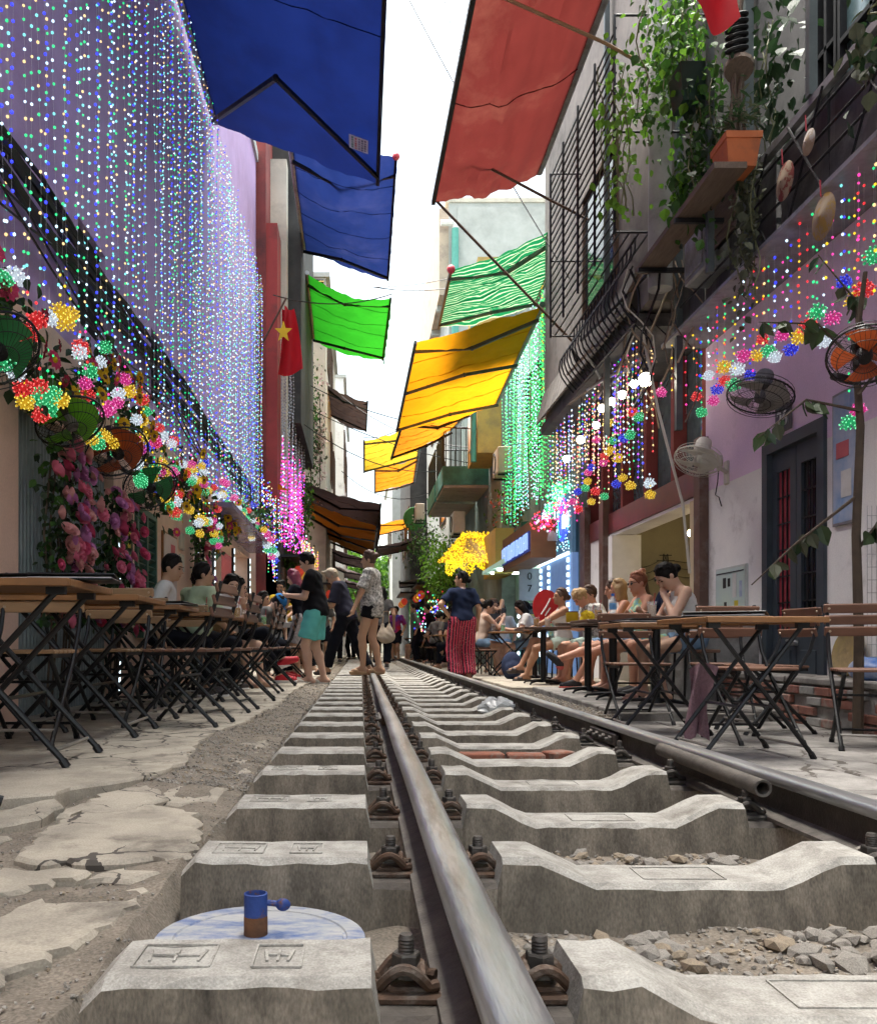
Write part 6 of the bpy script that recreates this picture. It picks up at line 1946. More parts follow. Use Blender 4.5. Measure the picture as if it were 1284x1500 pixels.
# standing group on the track
p, J = person('man in black t-shirt and teal shorts standing by the track looking at a phone', (-.60,11.5,-.035), 82, 1.78, girth=1.16, lean=4, head=(0,-22), skinm=SK1, top=c_black, sleeve=.72, hem=-.07, loose=.012,
           bottom=c_teal, blen=.80, flare=.022, shoes=s_cream, sandal=True, hl=(-.07,.33,1.17), hr=(.07,.34,1.17), elbL=(-.4,-.3,-1), elbR=(.4,-.3,-1), fl=(-.10,.06,.075), fr=(.10,-.10,.075), h=NR)
ph = thing('phone', 'dark phone in the hands of the man in teal shorts', 'phone', (0,0,0)); q = MB(); q.cbox((0,0,0), (.075,.012,.15), .004, (R(-35),0,0)); q.build('phone_body', m_black, ph)
ph.location = p.matrix_basis @ Vector((0,.43,1.20)); ph.rotation_euler = (0,0,R(82))
person('person with maroon hair and floral shorts half hidden behind the man in teal shorts', (-.84,12.6,-.02), 65, 1.64, fem=True, lean=10, head=(10,-15), skinm=SK2, top=c_blk2, sleeve=.6, bottom=c_print2, blen=.85, flare=.015,
       shoes=s_cream, sandal=True, hair='long', hairm=H_MAROON, hl=(-.12,.40,1.05), hr=(.10,.42,1.02), h=NR)
person('young man with bleached hair and dark trousers stepping beside the rail', (-.22,13.2,.02), 78, 1.70, lean=14, head=(0,-30), skinm=SK2, top=c_darktee, sleeve=.95, hem=-.10, loose=.02, bottom=c_blk2, blen=1.93, flare=.022,
       shoes=s_dark, sandal=True, hair='quiff', hairm=H_BLEACH, glasses=True, hl=(-.10,.38,1.06), hr=(.14,.36,1.04), fl=(-.10,.30,.075), fr=(.12,-.34,.075), h=NR)
p, J = person('woman in black and white printed shirt balancing on the rail', (.155,11.8,.10), 72, 1.68, fem=True, lean=1, head=(8,-4), skinm=SK2, top=c_pattern, sleeve=.85, hem=-.16, loose=.022, bottom=c_black, blen=.34, flare=.01,
       shoes=s_tan, sandal=True, hair='clip', hairm=H_BROWN, hl=(-.30,.16,.86), hr=(.22,.14,.84), fl=(-.03,.12,.075), fr=(.03,-.10,.075), h=NR)
ps = thing('phone_pouch', 'grey phone pouch on an orange strap worn by the woman on the rail', 'pouch', p.matrix_basis @ Vector((.10,.15,.72))); ps.rotation_euler = (0,0,R(72))
q = MB(); q.cbox((0,0,0), (.10,.02,.17), .006); q.build('pouch', c_grey, ps)
q = MB(); q.tube([(-.02,.0,.08),(-.06,.01,.30),(-.12,.0,.55)], .007, 5); q.tube([(.02,0,.08),(.06,-.02,.30),(.04,-.08,.6)], .007, 5); q.build('strap', mat('orange_strap', (.60,.16,.05)), ps)
p, J = person('person in dark trousers walking away with a beige bag', (.42,17.2,.02), -5, 1.62, fem=True, top=c_grey, sleeve=.5, bottom=c_blk2, blen=1.9, flare=.02, hair='bob', hairm=H_BLACK, shoes=s_dark)
bg_ = thing('tote_bag', 'large beige tote bag carried by the person walking away', 'bag', (.50,16.95,.52)); S = SDF(); S.ell((0,0,.14), (.17,.09,.15), None, .05); S.cone((-.10,0,.12), (-.07,0,.36), .07, .03, .06); S.cone((.10,0,.12), (.06,0,.36), .07, .03, .06); link('bag_body', S.mesh('bag_body', cloth('beige_canvas', (.45,.37,.28)), .018, .0005, 2, .006), bg_); q = MB(); q.tube([(-.07,0,.36),(-.05,0,.62),(.05,0,.62),(.06,0,.36)], .012, 5); q.build('strap', m_wood_l, bg_)
person('person in red and blue shirt far down the track', (1.06,26,-.03), 150, 1.68, top=c_redblue, sleeve=.9, bottom=c_blk2, blen=.8, flare=.02, hair='short', shoes=s_dark, h=.02)
person('man in dark clothes standing at the far right tables, left one', (1.62,24.5,-.03), 80, 1.70, lean=8, top=c_grey, sleeve=1.5, bottom=c_blk2, blen=1.95, flare=.02, shoes=s_dark, h=.02)
person('man in dark clothes standing at the far right tables, right one', (1.95,23.8,-.03), 100, 1.66, lean=10, top=c_black, sleeve=.8, bottom=c_blk2, blen=1.95, flare=.02, shoes=s_dark, h=.02)
# waitress, right
person('waitress in navy polo and red patterned trousers standing with hand on hip', (1.57,13.4,-.06), 12, 1.69, fem=True, girth=1.15, head=(55,5), skinm=SK2, top=c_navy, sleeve=.75, hem=-.02, collar=cloth('pale_collar', (.55,.42,.42)), bottom=c_batik, blen=1.97, flare=.045,
       shoes=s_dark, sandal=True, hair='bun', hl=(-.20,.02,.98), elbL=(-1,-.25,.0), hr=(.25,.02,.86), h=NR)
# seated row on the right
seats = []
def seated(label, x, y, yaw, **k):
    z = k.pop('z', SZ)
    k.setdefault('h', .0155)
    seats.append((x, y, yaw, z))
    return person(label, (x, y, z), yaw, sit=True, **k)
p, J = seated('woman in white sleeveless top resting her chin on her hand', 3.06, 8.0, 88, H=1.68, fem=True, lean=16, head=(4,-28), skinm=SK1, top=c_white, tank=True, hem=-.04, bottom=c_denim, blen=.42, flare=.01,
       shoes=s_rose, sandal=True, hair='bun', hl=(-.03,.25,.93), elbL=(-.2,.4,-1), hr=(.05,.42,.80), elbR=(.6,-.2,-.7), fl=(-.12,.30,.075), fr=(.10,.42,.075), h=.012)
seated('man in navy shirt and sunglasses behind the woman resting her chin', 3.22, 8.75, 96, H=1.74, lean=10, head=(10,-14), skinm=SK4, top=c_navy, sleeve=.8, bottom=c_floral, blen=.8, shoes=s_black, glasses=True, hl=(-.10,.42,.80), hr=(.12,.42,.80), hairm=H_BROWN, h=.0135)
seated('auburn-haired woman with glasses and topknot at the pedestal tables', 3.12, 9.45, 94, H=1.66, fem=True, lean=7, head=(6,-4), skinm=SK4, top=c_floral, tank=True, bottom=c_denim, blen=.55, shoes=s_dark, sandal=True, glasses=True, hair='topbun', hairm=H_RED, hl=(-.1,.4,.80), hr=(.1,.42,.78), h=.0135)
p, J = seated('woman with short light hair and coral-soled sneakers, legs crossed', 3.14, 10.35, 88, H=1.62, fem=True, lean=4, head=(-22,0), skinm=SK4, top=c_white, tank=True, bottom=c_denim, blen=.4, hair='bob', hairm=H_BLOND, shoes=s_black, extra={'sole': s_coral},
       hl=(-.1,.4,.80), hr=(.1,.40,.80), fl=(-.02,.58,.075), fr=(.02,.78,.34), kneeR=(0,.6,1), h=.0135)
seated('older woman with curly blond hair and printed top looking down', 3.10, 11.5, 96, H=1.62, fem=True, lean=12, head=(0,-34), skinm=SK4, top=c_pattern, sleeve=.6, bottom=c_mintsh, blen=.7, hair='curly', hairm=H_BLOND, shoes=s_dark, sandal=True, hl=(-.08,.36,.74), hr=(.1,.36,.74))
p, J = seated('brunette woman in white tank top and mint shorts, leg crossed, in profile', 2.92, 12.5, 90, H=1.68, fem=True, lean=2, head=(6,4), skinm=SK3, top=c_white, tank=True, bottom=c_mintsh, blen=.45, hair='bun', hairm=H_BROWN, shoes=s_dark, sandal=True,
       hl=(-.06,.50,.74), hr=(.06,.48,.70), fl=(-.06,.55,.075), fr=(.0,.62,.20), kneeR=(0,.6,1))
seated('bare-shouldered woman with dark hair by the standing waitress', 2.02, 14.9, -75, H=1.66, fem=True, lean=14, head=(-10,-8), skinm=SK1, top=cloth('beige_strap_top', (.55,.42,.33)), tank=True, bottom=c_denim, blen=.35, hair='bun', hl=(-.1,.40,.95), hr=(.08,.42,.95))
seated('man holding a camera to his face at the crowded table', 2.35, 15.7, -160, H=1.72, lean=6, head=(0,-6), skinm=SK2, top=c_grey, sleeve=.6, bottom=c_denim, blen=.8, hl=(-.07,.24,1.18), hr=(.07,.24,1.18), hair='short', hairm=H_BROWN)
seated('girl with dark bob in pale top at the crowded table', 2.88, 14.7, 85, H=1.60, fem=True, lean=12, head=(0,-18), skinm=SK1, top=c_white, sleeve=.6, bottom=c_denim, blen=.7, hair='bob', hl=(-.1,.4,.78), hr=(.1,.4,.78))
seated('woman in beige top beside the girl with the dark bob', 3.05, 15.6, 95, H=1.62, fem=True, lean=8, skinm=SK2, top=cloth('beige_top', (.50,.40,.34)), sleeve=.6, bottom=c_denim, blen=.7, hair='bun')
seated('person in white with cap at the back of the crowded table', 2.7, 16.6, 150, H=1.66, lean=6, top=c_white, sleeve=.6, bottom=c_denim, blen=.8, hair='bob')
seated('person in grey at the far right tables', 2.5, 22.2, 100, H=1.66, lean=8, top=c_grey, sleeve=.6, bottom=c_denim, blen=.8, h=.02)
seated('person in dark top at the far right tables, facing away', 1.95, 21.2, -60, H=1.66, lean=10, top=c_darktee, sleeve=.6, bottom=c_blk2, blen=1.9, h=.02)
seated('woman in yellow top squeezed behind the auburn-haired woman', 3.28, 9.95, 92, H=1.63, fem=True, lean=6, head=(10,-8), skinm=SK4, top=c_yellow, sleeve=.4, bottom=c_denim, blen=.6, hair='bob', hairm=H_BROWN)
seated('man in pale shirt between the light-haired and curly-haired women', 3.30, 10.9, 90, H=1.72, lean=8, head=(-12,-6), skinm=SK4, top=c_grey, sleeve=.7, bottom=c_denim, blen=.8, hairm=H_BROWN)
seated('man in white shirt behind the brunette woman', 3.28, 12.0, 94, H=1.72, lean=8, head=(8,-4), skinm=SK4, top=c_white, sleeve=.7, bottom=c_blk2, blen=.8, hairm=H_BROWN)
seated('woman in floral top at the crowded table, nearest the wall', 3.15, 13.9, 92, H=1.62, fem=True, lean=10, top=c_floral, sleeve=.5, bottom=c_denim, blen=.6, hair='bun', hairm=H_BROWN)
# seated left
LS = dict(z=0.0)
seated('man in pale green t-shirt seated at the left tables', -1.72, 9.0, -40, H=1.72, girth=1.1, lean=8, head=(-35,4), skinm=SK2, top=c_mint, sleeve=.75, loose=.012, bottom=c_blk2, blen=1.9, shoes=s_dark, hl=(-.12,.36,.66), hr=(.14,.34,.64), h=.0135, **LS)
seated('woman in white t-shirt with dark hair at the left tables', -1.58, 9.95, -120, H=1.62, fem=True, girth=1.15, lean=10, head=(-30,-10), skinm=SK1, top=c_white, sleeve=.75, loose=.012, bottom=c_blk2, blen=.8, hair='bob', hl=(-.05,.26,.92), elbL=(-.4,.2,-1), hr=(.14,.36,.78), h=.0135, **LS)
seated('man in black behind the man in pale green', -1.92, 9.9, -70, H=1.74, lean=6, skinm=SK2, top=c_black, sleeve=.7, bottom=c_blk2, blen=1.9, shoes=s_dark, h=.016, **LS)
seated('person in dark clothes with red sneakers, legs toward the track', -1.62, 10.9, -88, H=1.70, lean=4, head=(0,-8), skinm=SK1, top=c_black, sleeve=.7, bottom=c_blk2, blen=1.93, shoes=s_red, fl=(-.08,.62,.09), fr=(.10,.66,.30), kneeR=(0,.5,1), h=.0135, **LS)
p, J = seated('person with a blue cap bending over the left tables', -1.50, 12.5, -100, H=1.66, lean=26, head=(0,-30), skinm=SK1, top=c_grey, sleeve=.7, bottom=c_blk2, blen=1.9, shoes=s_red, **LS)
cp_ = thing('cap', 'blue baseball cap worn by the person bending over the left tables', 'cap', p.matrix_basis @ J['HT']((0,0,0))); cp_.rotation_euler = (p.rotation_euler.to_matrix() @ J['HR']).to_euler()
mcap = cloth('blue_cap_cloth', (.03,.17,.42)); q = MB(); q.grid(lambda u, v: (.094*math.cos(u*6.2832)*math.cos(v*1.5), -.012+.114*math.sin(u*6.2832)*math.cos(v*1.5), .045+.095*math.sin(v*1.5)), 20, 6); q.build('crown', mcap, cp_, True)
q = MB(); q.grid(lambda u, v: ((u-.5)*.15*(1-.25*v*v), .085+.085*v*(1-1.2*(u-.5)**2), .045-.02*v), 8, 4); q.build('peak', mcap, cp_, True)
seated('child in white at the left tables beside the blue cap', -1.30, 12.9, -150, H=1.35, lean=6, skinm=SK1, top=c_white, sleeve=.7, bottom=c_denim, blen=.8, hair='bob', hairm=H_BROWN, **LS)
person('woman in mustard top serving at the far end of the left tables', (-1.32,14.6,0), 170, 1.58, fem=True, lean=6, head=(0,-6), skinm=SK3, top=c_yellow, sleeve=.7, bottom=c_blk2, blen=1.9, hair='bun', hl=(-.14,.3,.92), hr=(.14,.3,.92))
seated('man in white t-shirt by the green shutters on the left', -1.88, 8.1, -80, H=1.70, lean=8, head=(-20,-6), skinm=SK2, top=c_white, sleeve=.7, bottom=c_blk2, blen=1.9, shoes=s_dark, **LS)
seated('woman in red and blue top between the left tables', -1.75, 11.9, -95, H=1.60, fem=True, lean=8, head=(-10,-10), skinm=SK1, top=c_redblue, sleeve=.6, bottom=c_blk2, blen=1.9, hair='bob', **LS)
seated('person in dark jacket further along the left tables', -1.62, 13.6, -110, H=1.68, lean=8, top=c_blk2, sleeve=.9, bottom=c_blk2, blen=1.9, **LS)
# stools under the seated people
def stool(i, x, y, yaw, z):
    t = thing('stool', (ORD[i] if i < 40 else 'very last') + ' dark wooden seat under a seated visitor', 'stool', (x, y, z), R(yaw), 'seats under the visitors')
    q = MB(); q.cbox((0,-.02,.455), (.36,.34,.03), .006); q.build('seat', m_wood_c, t)
    for a in (-1, 1):
        for c in (-1, 1):
            q = MB(); q.tube([(a*.15, c*.13-.02, .44), (a*.17, c*.15-.02, 0)], .012, 6); q.build('leg', m_leg, t, True)
for i, (x, y, yaw, z) in enumerate(sorted(seats, key=lambda a: a[1])):
    stool(i, x, y, yaw, z)
# fan held up, backpack
fn = thing('hand_fan', 'red paddle fan with white mark standing up beside the brunette woman', 'fan', (2.78,13.0,.72))
q = MB(); q.lathe([(.21,-.008),(.21,.008)], 28, (0,0,.33), Euler((PI/2,0,R(8))).to_matrix() @ Matrix.Diagonal((1,1.25,1))); q.build('blade', mat('red_fan', (.55,.02,.03), rough=.4), fn)
q = MB(); q.tube([(-.08,-.02,.22),(.0,-.02,.34),(.06,-.02,.46)], .012, 5); q.tube([(-.02,-.02,.2),(.06,-.02,.32)], .010, 5); q.build('mark', m_white_p, fn)
q = MB(); q.cyl((0,0,0), (0,0,.12), .014, n=8); q.build('handle', m_white_p, fn)
bp = thing('backpack', 'dark blue backpack on the ground by the brunette woman', 'backpack', (2.30,13.2,-.04))
S = SDF(); S.ell((0,0,.20), (.16,.11,.22), None, .03); S.ell((0,-.09,.15), (.12,.06,.12), None, .03); link('bag', S.mesh('bag', cloth('navy_nylon', (.03,.04,.08)), .016), bp)
q = MB(); q.tube([(-.05,.05,.40),(0,.06,.46),(.05,.05,.40)], .012, 5); q.build('handle', m_black, bp)
# ================================================================== plants, fans, flags, cables, clutter
m_leaf = mat('leaf_green', (.055,.15,.022), (.028,.085,.014), scale=7, rough=.5, trans=.35)
m_leaf_l = mat('leaf_light_green', (.17,.36,.035), (.10,.24,.025), scale=7, rough=.5, trans=.45)
m_leaf_d = mat('leaf_dark', (.022,.05,.018), (.014,.034,.013), scale=7, rough=.5, trans=.25)
m_leaf_dry = mat('leaf_grey_olive', (.085,.095,.055), (.055,.062,.04), scale=7, rough=.7, trans=.2)
m_stem = mat('stem_brown', (.085,.06,.04), (.055,.04,.028), scale=12, rough=.8)
m_vine = mat('vine_stem', (.16,.17,.08), (.11,.12,.06), rough=.7)
def leaf_verts(L, W, fold=.25):
    v = [(0,0,0),(W*.42,L*.25,fold*W*.4),(W*.5,L*.52,fold*W*.5),(W*.22,L*.82,fold*W*.2),(0,L,-.06*L),(-W*.22,L*.82,fold*W*.2),(-W*.5,L*.52,fold*W*.5),(-W*.42,L*.25,fold*W*.4),(0,L*.5,0)]
    f = [(0,1,8),(1,2,8),(2,3,8),(3,4,8),(4,5,8),(5,6,8),(6,7,8),(7,0,8)]
    return v, f
def leaf_mesh(L, W, mm, name='leaf'):
    v, f = leaf_verts(L, W)
    me = bpy.data.meshes.new(name); me.from_pydata(v, [], f); me.materials.append(mm); return me
def leaf_cloud(pts, L, W, rr, droop=.5, simple=False):
    """many leaves in one mesh"""
    mb = MB()
    v0, f0 = leaf_verts(L, W)
    if simple:
        v0, f0 = [(0,0,0),(W*.5,L*.5,.1*W),(0,L,-.05*L),(-W*.5,L*.5,.1*W)], [(0,1,2),(0,2,3)]
    for p in pts:
        s_ = rr.uniform(.6,1.25)
        rot = Euler((rr.uniform(-1.2,.4)-droop, rr.uniform(-.6,.6), rr.uniform(0, 6.28))).to_matrix()
        mb.mi(rr.choice((0,0,1)))
        mb.add([rot @ (Vector(q)*s_)+Vector(p) for q in v0], f0)
    return mb
def gauss_pts(c, s_, n, rr):
    return [(c[0]+rr.gauss(0, s_[0]), c[1]+rr.gauss(0, s_[1]), c[2]+rr.gauss(0, s_[2])) for _ in range(n)]
rr = random.Random(77)
# ---- roses on the gate
def rose_mesh(c, seed):
    r2 = random.Random(seed)
    mb = MB()
    for ring, (n, rad, hgt, open_) in enumerate(((4,.012,.034,.2),(6,.022,.034,.5),(8,.033,.029,.8),(10,.044,.019,1.1))):
        for k in range(n):
            a = 2*PI*k/n+ring*.7+r2.uniform(-.15,.15)
            w = rad*.80
            ca, sa = math.cos(a), math.sin(a)
            def P(u, z, o): return (ca*(rad*o)-sa*u, sa*(rad*o)+ca*u, z)
            mb.add([P(0,-.012,.3),P(-w*.6,hgt*.4,.8),P(-w*.45,hgt,1+open_*.25),P(w*.45,hgt,1+open_*.25),P(w*.6,hgt*.4,.8)], [(0,1,2),(0,2,3),(0,3,4)])
    mb.ball((0,0,.010), .026, 8, 6)
    return mb.mesh('rose', c)
m_rose = [mat('rose_%d' % i, c, c2, scale=14, rough=.7, trans=.25) for i, (c, c2) in enumerate((((.60,.075,.17),(.46,.05,.12)),((.70,.18,.28),(.56,.12,.2)),((.68,.34,.32),(.56,.25,.25)),((.56,.22,.46),(.46,.16,.38))))]
ROSES = [rose_mesh(m_rose[i % 4], i) for i in range(8)]
def rose_bush(label, y0, y1, z0, z1, n):
    t = thing('rose_bush', label, 'rose bush', (LX+.08, (y0+y1)/2, 0), 0, 'climbing roses on the gate')
    o = t.location
    pts = [(rr.uniform(0,.16), rr.uniform(y0,y1)-o.y, rr.uniform(z0,z1)) for _ in range(640)]
    lc_ = leaf_cloud(pts, .065, .045, rr); lo_ = lc_.build('foliage', [m_leaf_d, m_leaf], t); lo_['kind'] = 'stuff'
    for k in range(5):
        yy = rr.uniform(y0+.1,y1-.1)-o.y
        q = MB(); q.tube([(.03,yy,0),(.05,yy+.06,.6),(.04,yy-.05,1.2),(.06,yy+.03,1.7)], .008, 5); q.build('stem', m_stem, t)
    for k in range(n):
        r_ = link('rose', rr.choice(ROSES), t, (rr.uniform(.10,.22), rr.uniform(y0,y1)-o.y, z0+(z1-z0)*rr.random()), (rr.uniform(-.5,.5), R(70)+rr.uniform(-.5,.5), rr.uniform(-.6,.6)))
        s_ = rr.uniform(.6,1.15); r_.scale = (s_, s_, s_)
rose_bush('climbing pink roses on the left half of the grey gate', 5.50, 6.25, .62, 1.80, 80)
rose_bush('climbing deep pink roses on the right half of the grey gate', 6.68, 7.50, .60, 1.72, 74)
rose_bush('red flower climber by the blue entrance on the left', 10.5, 11.1, .7, 2.3, 40)
# ---- garland along the left house
def flower_mesh(pc_, cc, n=9, r_=.055):
    mb = MB()
    for k in range(n):
        a = 2*PI*k/n
        ca, sa = math.cos(a), math.sin(a)
        w = r_*.32
        mb.add([(ca*r_*.2, sa*r_*.2, 0), (ca*r_*.65-sa*w, sa*r_*.65+ca*w, .008), (ca*r_, sa*r_, .0), (ca*r_*.65+sa*w, sa*r_*.65-ca*w, .008)], [(0,3,2,1)])
    mb.mi(1); mb.lathe([(r_*.30,.002),(r_*.24,.012),(.002,.016)], 10)
    return mb.mesh('flower', [pc_, cc])
m_pet_y = mat('sunflower_petal', (.72,.46,.01), (.62,.38,.01), trans=.3); m_pet_p = mat('pink_petal', (.60,.06,.16), (.48,.04,.12), trans=.3); m_pet_r = mat('wine_petal', (.30,.02,.05), (.22,.015,.04), trans=.3)
m_core = mat('flower_core', (.10,.05,.02), (.06,.03,.015))
FL = [flower_mesh(m_pet_y, m_core, 11), flower_mesh(m_pet_p, m_pet_y, 10), flower_mesh(m_pet_r, m_core, 8, .05), flower_mesh(m_pet_y, m_core, 12, .06)]
gl = thing('flower_garland', 'garland of sunflowers and pink flowers along the left house below the bead curtain', 'garland', (-1.93, 4.0, 2.4))
pts = []
def gz(y): return (2.35 if y < 8 else 2.2) + .22*math.sin(y*2.1) - .02*(y-4)*.6
for k in range(1500):
    y = rr.uniform(3.9, 13.2)
    pts.append((rr.gauss(0,.06), y-4.0, gz(y)-2.4+rr.gauss(0,.13)))
lo_ = leaf_cloud(pts, .085, .055, rr).build('foliage', [m_leaf_d, m_leaf], gl); lo_['kind'] = 'stuff'
q = MB(); q.tube([(-.02, y_*.25, gz(4+y_*.25)-2.4) for y_ in range(0, 38)], .012, 5); q.build('vine_stem', m_stem, gl)
for k in range(150):
    y = rr.uniform(3.9, 13)
    f_ = link('flower', rr.choice(FL), gl, (.10+rr.uniform(-.02,.05), y-4.0, gz(y)-2.4+rr.gauss(0,.13)), (rr.uniform(-.4,.4), R(95)+rr.uniform(-.5,.3), rr.uniform(-.7,.3)))
    s_ = rr.uniform(.85,1.25); f_.scale = (s_, s_, s_)
# ---- cable bundle on the left house
cb = thing('cable_bundle', 'thick bundle of black cables running along the left house', 'cables', (-2.06, 3.5, 3.3))
for k in range(16):
    a, b_ = rr.uniform(-.14,.14), rr.uniform(0,6)
    q = MB(); q.tube([(rr.uniform(-.03,.03)+.03, y_*.5, a+.035*math.sin(y_*.7+b_)-.03*math.sin(y_*.35)) for y_ in range(0, 27)], rr.uniform(.010,.020), 5); q.build('cable', m_cable, cb, True)
for k in range(3):
    b_ = rr.uniform(0,6)
    q = MB(); q.tube([(.10, y_*.4, -.25-.25*abs(math.sin(y_*.31+b_))) for y_ in range(0, 20)], .008, 5); q.build('slack_cable', m_cable, cb, True)
# ---- fans
def fan(label, c, axis, wallp, blade_m, cage_m, body_m, r_=.215, nb=4):
    t = thing('wall_fan', label, 'fan', c, 0, 'wall fans')
    ax = Vector(axis).normalized()
    Q = ax.to_track_quat('Z', 'Y').to_matrix()
    T_ = lambda p: Q @ Vector(p)
    q = MB()
    for (rad, z) in ((r_,0),(r_*.97,.045),(r_*.97,-.045),(r_*.72,.068),(r_*.72,-.06),(r_*.36,.078),(r_*.36,-.07)):
        q.tube([T_((rad*math.cos(2*PI*k/28), rad*math.sin(2*PI*k/28), z)) for k in range(28)], .0075 if z == 0 else .0028, 5, closed=True)
    for k in range(40):
        a = 2*PI*k/40; ca, sa = math.cos(a), math.sin(a)
        q.tube([T_((r_*.15*ca, r_*.15*sa, .08)), T_((r_*.7*ca, r_*.7*sa, .068)), T_((r_*.98*ca, r_*.98*sa, .02)), T_((r_*.98*ca, r_*.98*sa, -.02)), T_((r_*.7*ca, r_*.7*sa, -.06)), T_((r_*.2*ca, r_*.2*sa, -.072))], .0014, 3, caps=False)
    q.build('cage', cage_m, t)
    for k in range(nb):
        a0 = 2*PI*k/nb
        q = MB()
        q.grid(lambda u, v, a0=a0: tuple(T_((r_*(.14+.74*v)*math.cos(a0+(u-.5)*(1.0+.25*v)), r_*(.14+.74*v)*math.sin(a0+(u-.5)*(1.0+.25*v)), .028-.055*u))), 6, 6)
        q.build('blade', blade_m, t, True)
    q = MB(); q.lathe([(.035,.05),(.045,.02),(.045,-.03)], 14, mm=Q); q.lathe([(.055,-.08),(.072,-.10),(.072,-.20),(.06,-.225),(.02,-.23)], 16, mm=Q); q.build('motor', body_m, t, True)
    q = MB()
    mp = T_((0,0,-.15)); w = Vector(wallp)-t.location
    q.tube([mp, mp.lerp(w, .5)+Vector((0,0,-.05)), w], .020, 7); q.cbox(w, (.05,.09,.24), .01); q.build('bracket', body_m, t, True)
b_green = mat('green_fan_blade', (.16,.46,.03), rough=.35, trans=.4); b_orange = mat('orange_fan_blade', (.38,.075,.02), rough=.35, trans=.35); b_dgreen = mat('dark_green_fan_blade', (.03,.20,.06), rough=.35, trans=.3); b_grey = mat('grey_fan_blade', (.30,.29,.28), rough=.35)
m_white_old = mat('yellowed_white_plastic', (.55,.53,.46), (.46,.44,.38), rough=.45)
fan('wall fan with green blades cut off by the left edge', at(-4,512,4.3), (.55,-.35,-.75), (LX,4.1,2.15), b_dgreen, m_black, m_metal)
fan('wall fan with bright green blades on the left', at(103,618,5.45), (.45,-.35,-.82), (LX,5.35,2.12), b_green, m_black, mat('brown_grey_motor', (.16,.15,.14)))
fan('wall fan with orange blades on the left', at(172,662,6.35), (.45,-.45,-.78), (LX,6.5,2.12), b_orange, m_black, m_black, .23)
fan('wall fan with dark green blades beyond the orange one', at(220,712,7.3), (.45,-.55,-.70), (LX,7.4,2.08), b_dgreen, m_black, m_black, .23, 3)
fan('dark grey wall fan above the blue-grey door', at(1113,580,7.15), (-.30,-.22,-.93), (RX,7.75,2.72), b_grey, m_black, mat('grey_motor', (.10,.10,.11)), .26)
fan('yellowed white wall fan left of the blue-grey door', at(1022,674,8.2), (-.38,-.25,-.88), (RX,8.75,2.22), mat('clear_blade', (.6,.6,.56)), m_white_old, m_white_old, .22)
fan('wall fan with orange blades at the right edge', at(1266,520,5.3), (-.3,-.55,-.78), (RX,5.6,2.5), b_orange, m_black, m_black, .21)
# ---- pictures, boxes and boards on the walls
def board(name, label, cat, x, y0, y1, z0, z1, side, frame_m, face_m, marks=()):
    t = thing(name, label, cat, (x, (y0+y1)/2, z0))
    s_ = 1 if side == 'L' else -1
    w, h_ = y1-y0, z1-z0
    q = MB(); q.box((s_*.012, 0, h_/2), (.024, w, h_)); q.build('frame', frame_m, t)
    q = MB(); q.box((s_*.0265, 0, h_/2), (.004, w-.04, h_-.04)); q.build('face', face_m, t)
    for (ya, yb, za, zb, mm) in marks:
        q = MB(); q.box((s_*.031, (ya+yb)/2*w-w/2, (za+zb)/2*h_), (.003, abs(yb-ya)*w, abs(zb-za)*h_)); q.build('print', mm, t)
m_p_green = mat('print_green', (.10,.25,.08)); m_p_red = mat('print_red', (.50,.04,.05)); m_p_dark = mat('print_dark', (.02,.02,.02)); m_p_yel = mat('print_yellow', (.62,.50,.05)); m_p_w = mat('print_white', (.65,.65,.63)); m_p_pk = mat('print_pink', (.55,.12,.14)); m_p_blue = mat('print_blue', (.18,.30,.52), (.45,.50,.60), scale=5)
board('wall_picture', 'dark framed picture of a bottle on the peach wall', 'picture', LX, 7.78, 8.10, .78, 1.70, 'L', m_wood_d, mat('dark_poster', (.06,.07,.05), (.12,.12,.06), scale=4), ((.2,.8,.1,.3,m_p_w),(.35,.65,.45,.8,m_p_yel),(.3,.7,.3,.45,m_p_green)))
board('wall_picture', 'red and white framed poster right of the green shutters', 'picture', LX, 9.35, 10.05, .62, 1.72, 'L', m_wood_edge, mat('pale_poster', (.60,.52,.48), (.55,.40,.36), scale=3), ((.2,.8,.08,.4,m_p_red),(.3,.6,.45,.7,m_p_red),(.5,.8,.6,.9,m_p_pk)))
for i, (y, z) in enumerate(((10.25,1.62),(10.25,1.36))):
    board('meter_box', ['upper pale electric box on the peach wall','lower pale electric box on the peach wall'][i], 'box', LX, y, y+.22, z, z+.2, 'L', mat('beige_plastic', (.55,.52,.44)), mat('beige_plastic_face', (.60,.57,.48)))
board('menu_poster', 'clear-sleeved menu sheet hanging on the white wall left of the door', 'poster', RX, 8.28, 8.98, .74, 1.26, 'R', mat('clear_sleeve', (.55,.60,.58)), mat('pale_green_sheet', (.52,.62,.55), (.46,.57,.58), scale=2),
      ((.62,.72,.60,.80,m_p_dark),(.48,.56,.62,.78,m_p_dark),(.28,.40,.40,.86,m_p_w),(.22,.34,.24,.34,m_p_yel),(.60,.68,.25,.33,m_p_dark),(.82,.90,.08,.16,m_p_pk),(.05,.95,.88,.90,m_p_dark),(.10,.18,.4,.7,m_p_blue)))
for (y,) in ((8.42,),(8.86,)):
    pass
board('wall_painting', 'blue abstract painting on the white wall right of the door', 'painting', RX, 6.42, 6.76, 1.40, 2.42, 'R', m_metal_g, m_p_blue, ((.2,.6,.2,.4,m_p_w),(.3,.8,.5,.62,m_p_pk)))
nm_ = thing('number_plate', 'small dark number plate 26 above the blue-grey door', 'number plate', (RX-.02, 7.55, 2.36))
q = MB(); q.box((0,0,.1), (.02,.26,.24)); q.build('plate', mat('grey_plate', (.10,.10,.11)), nm_)
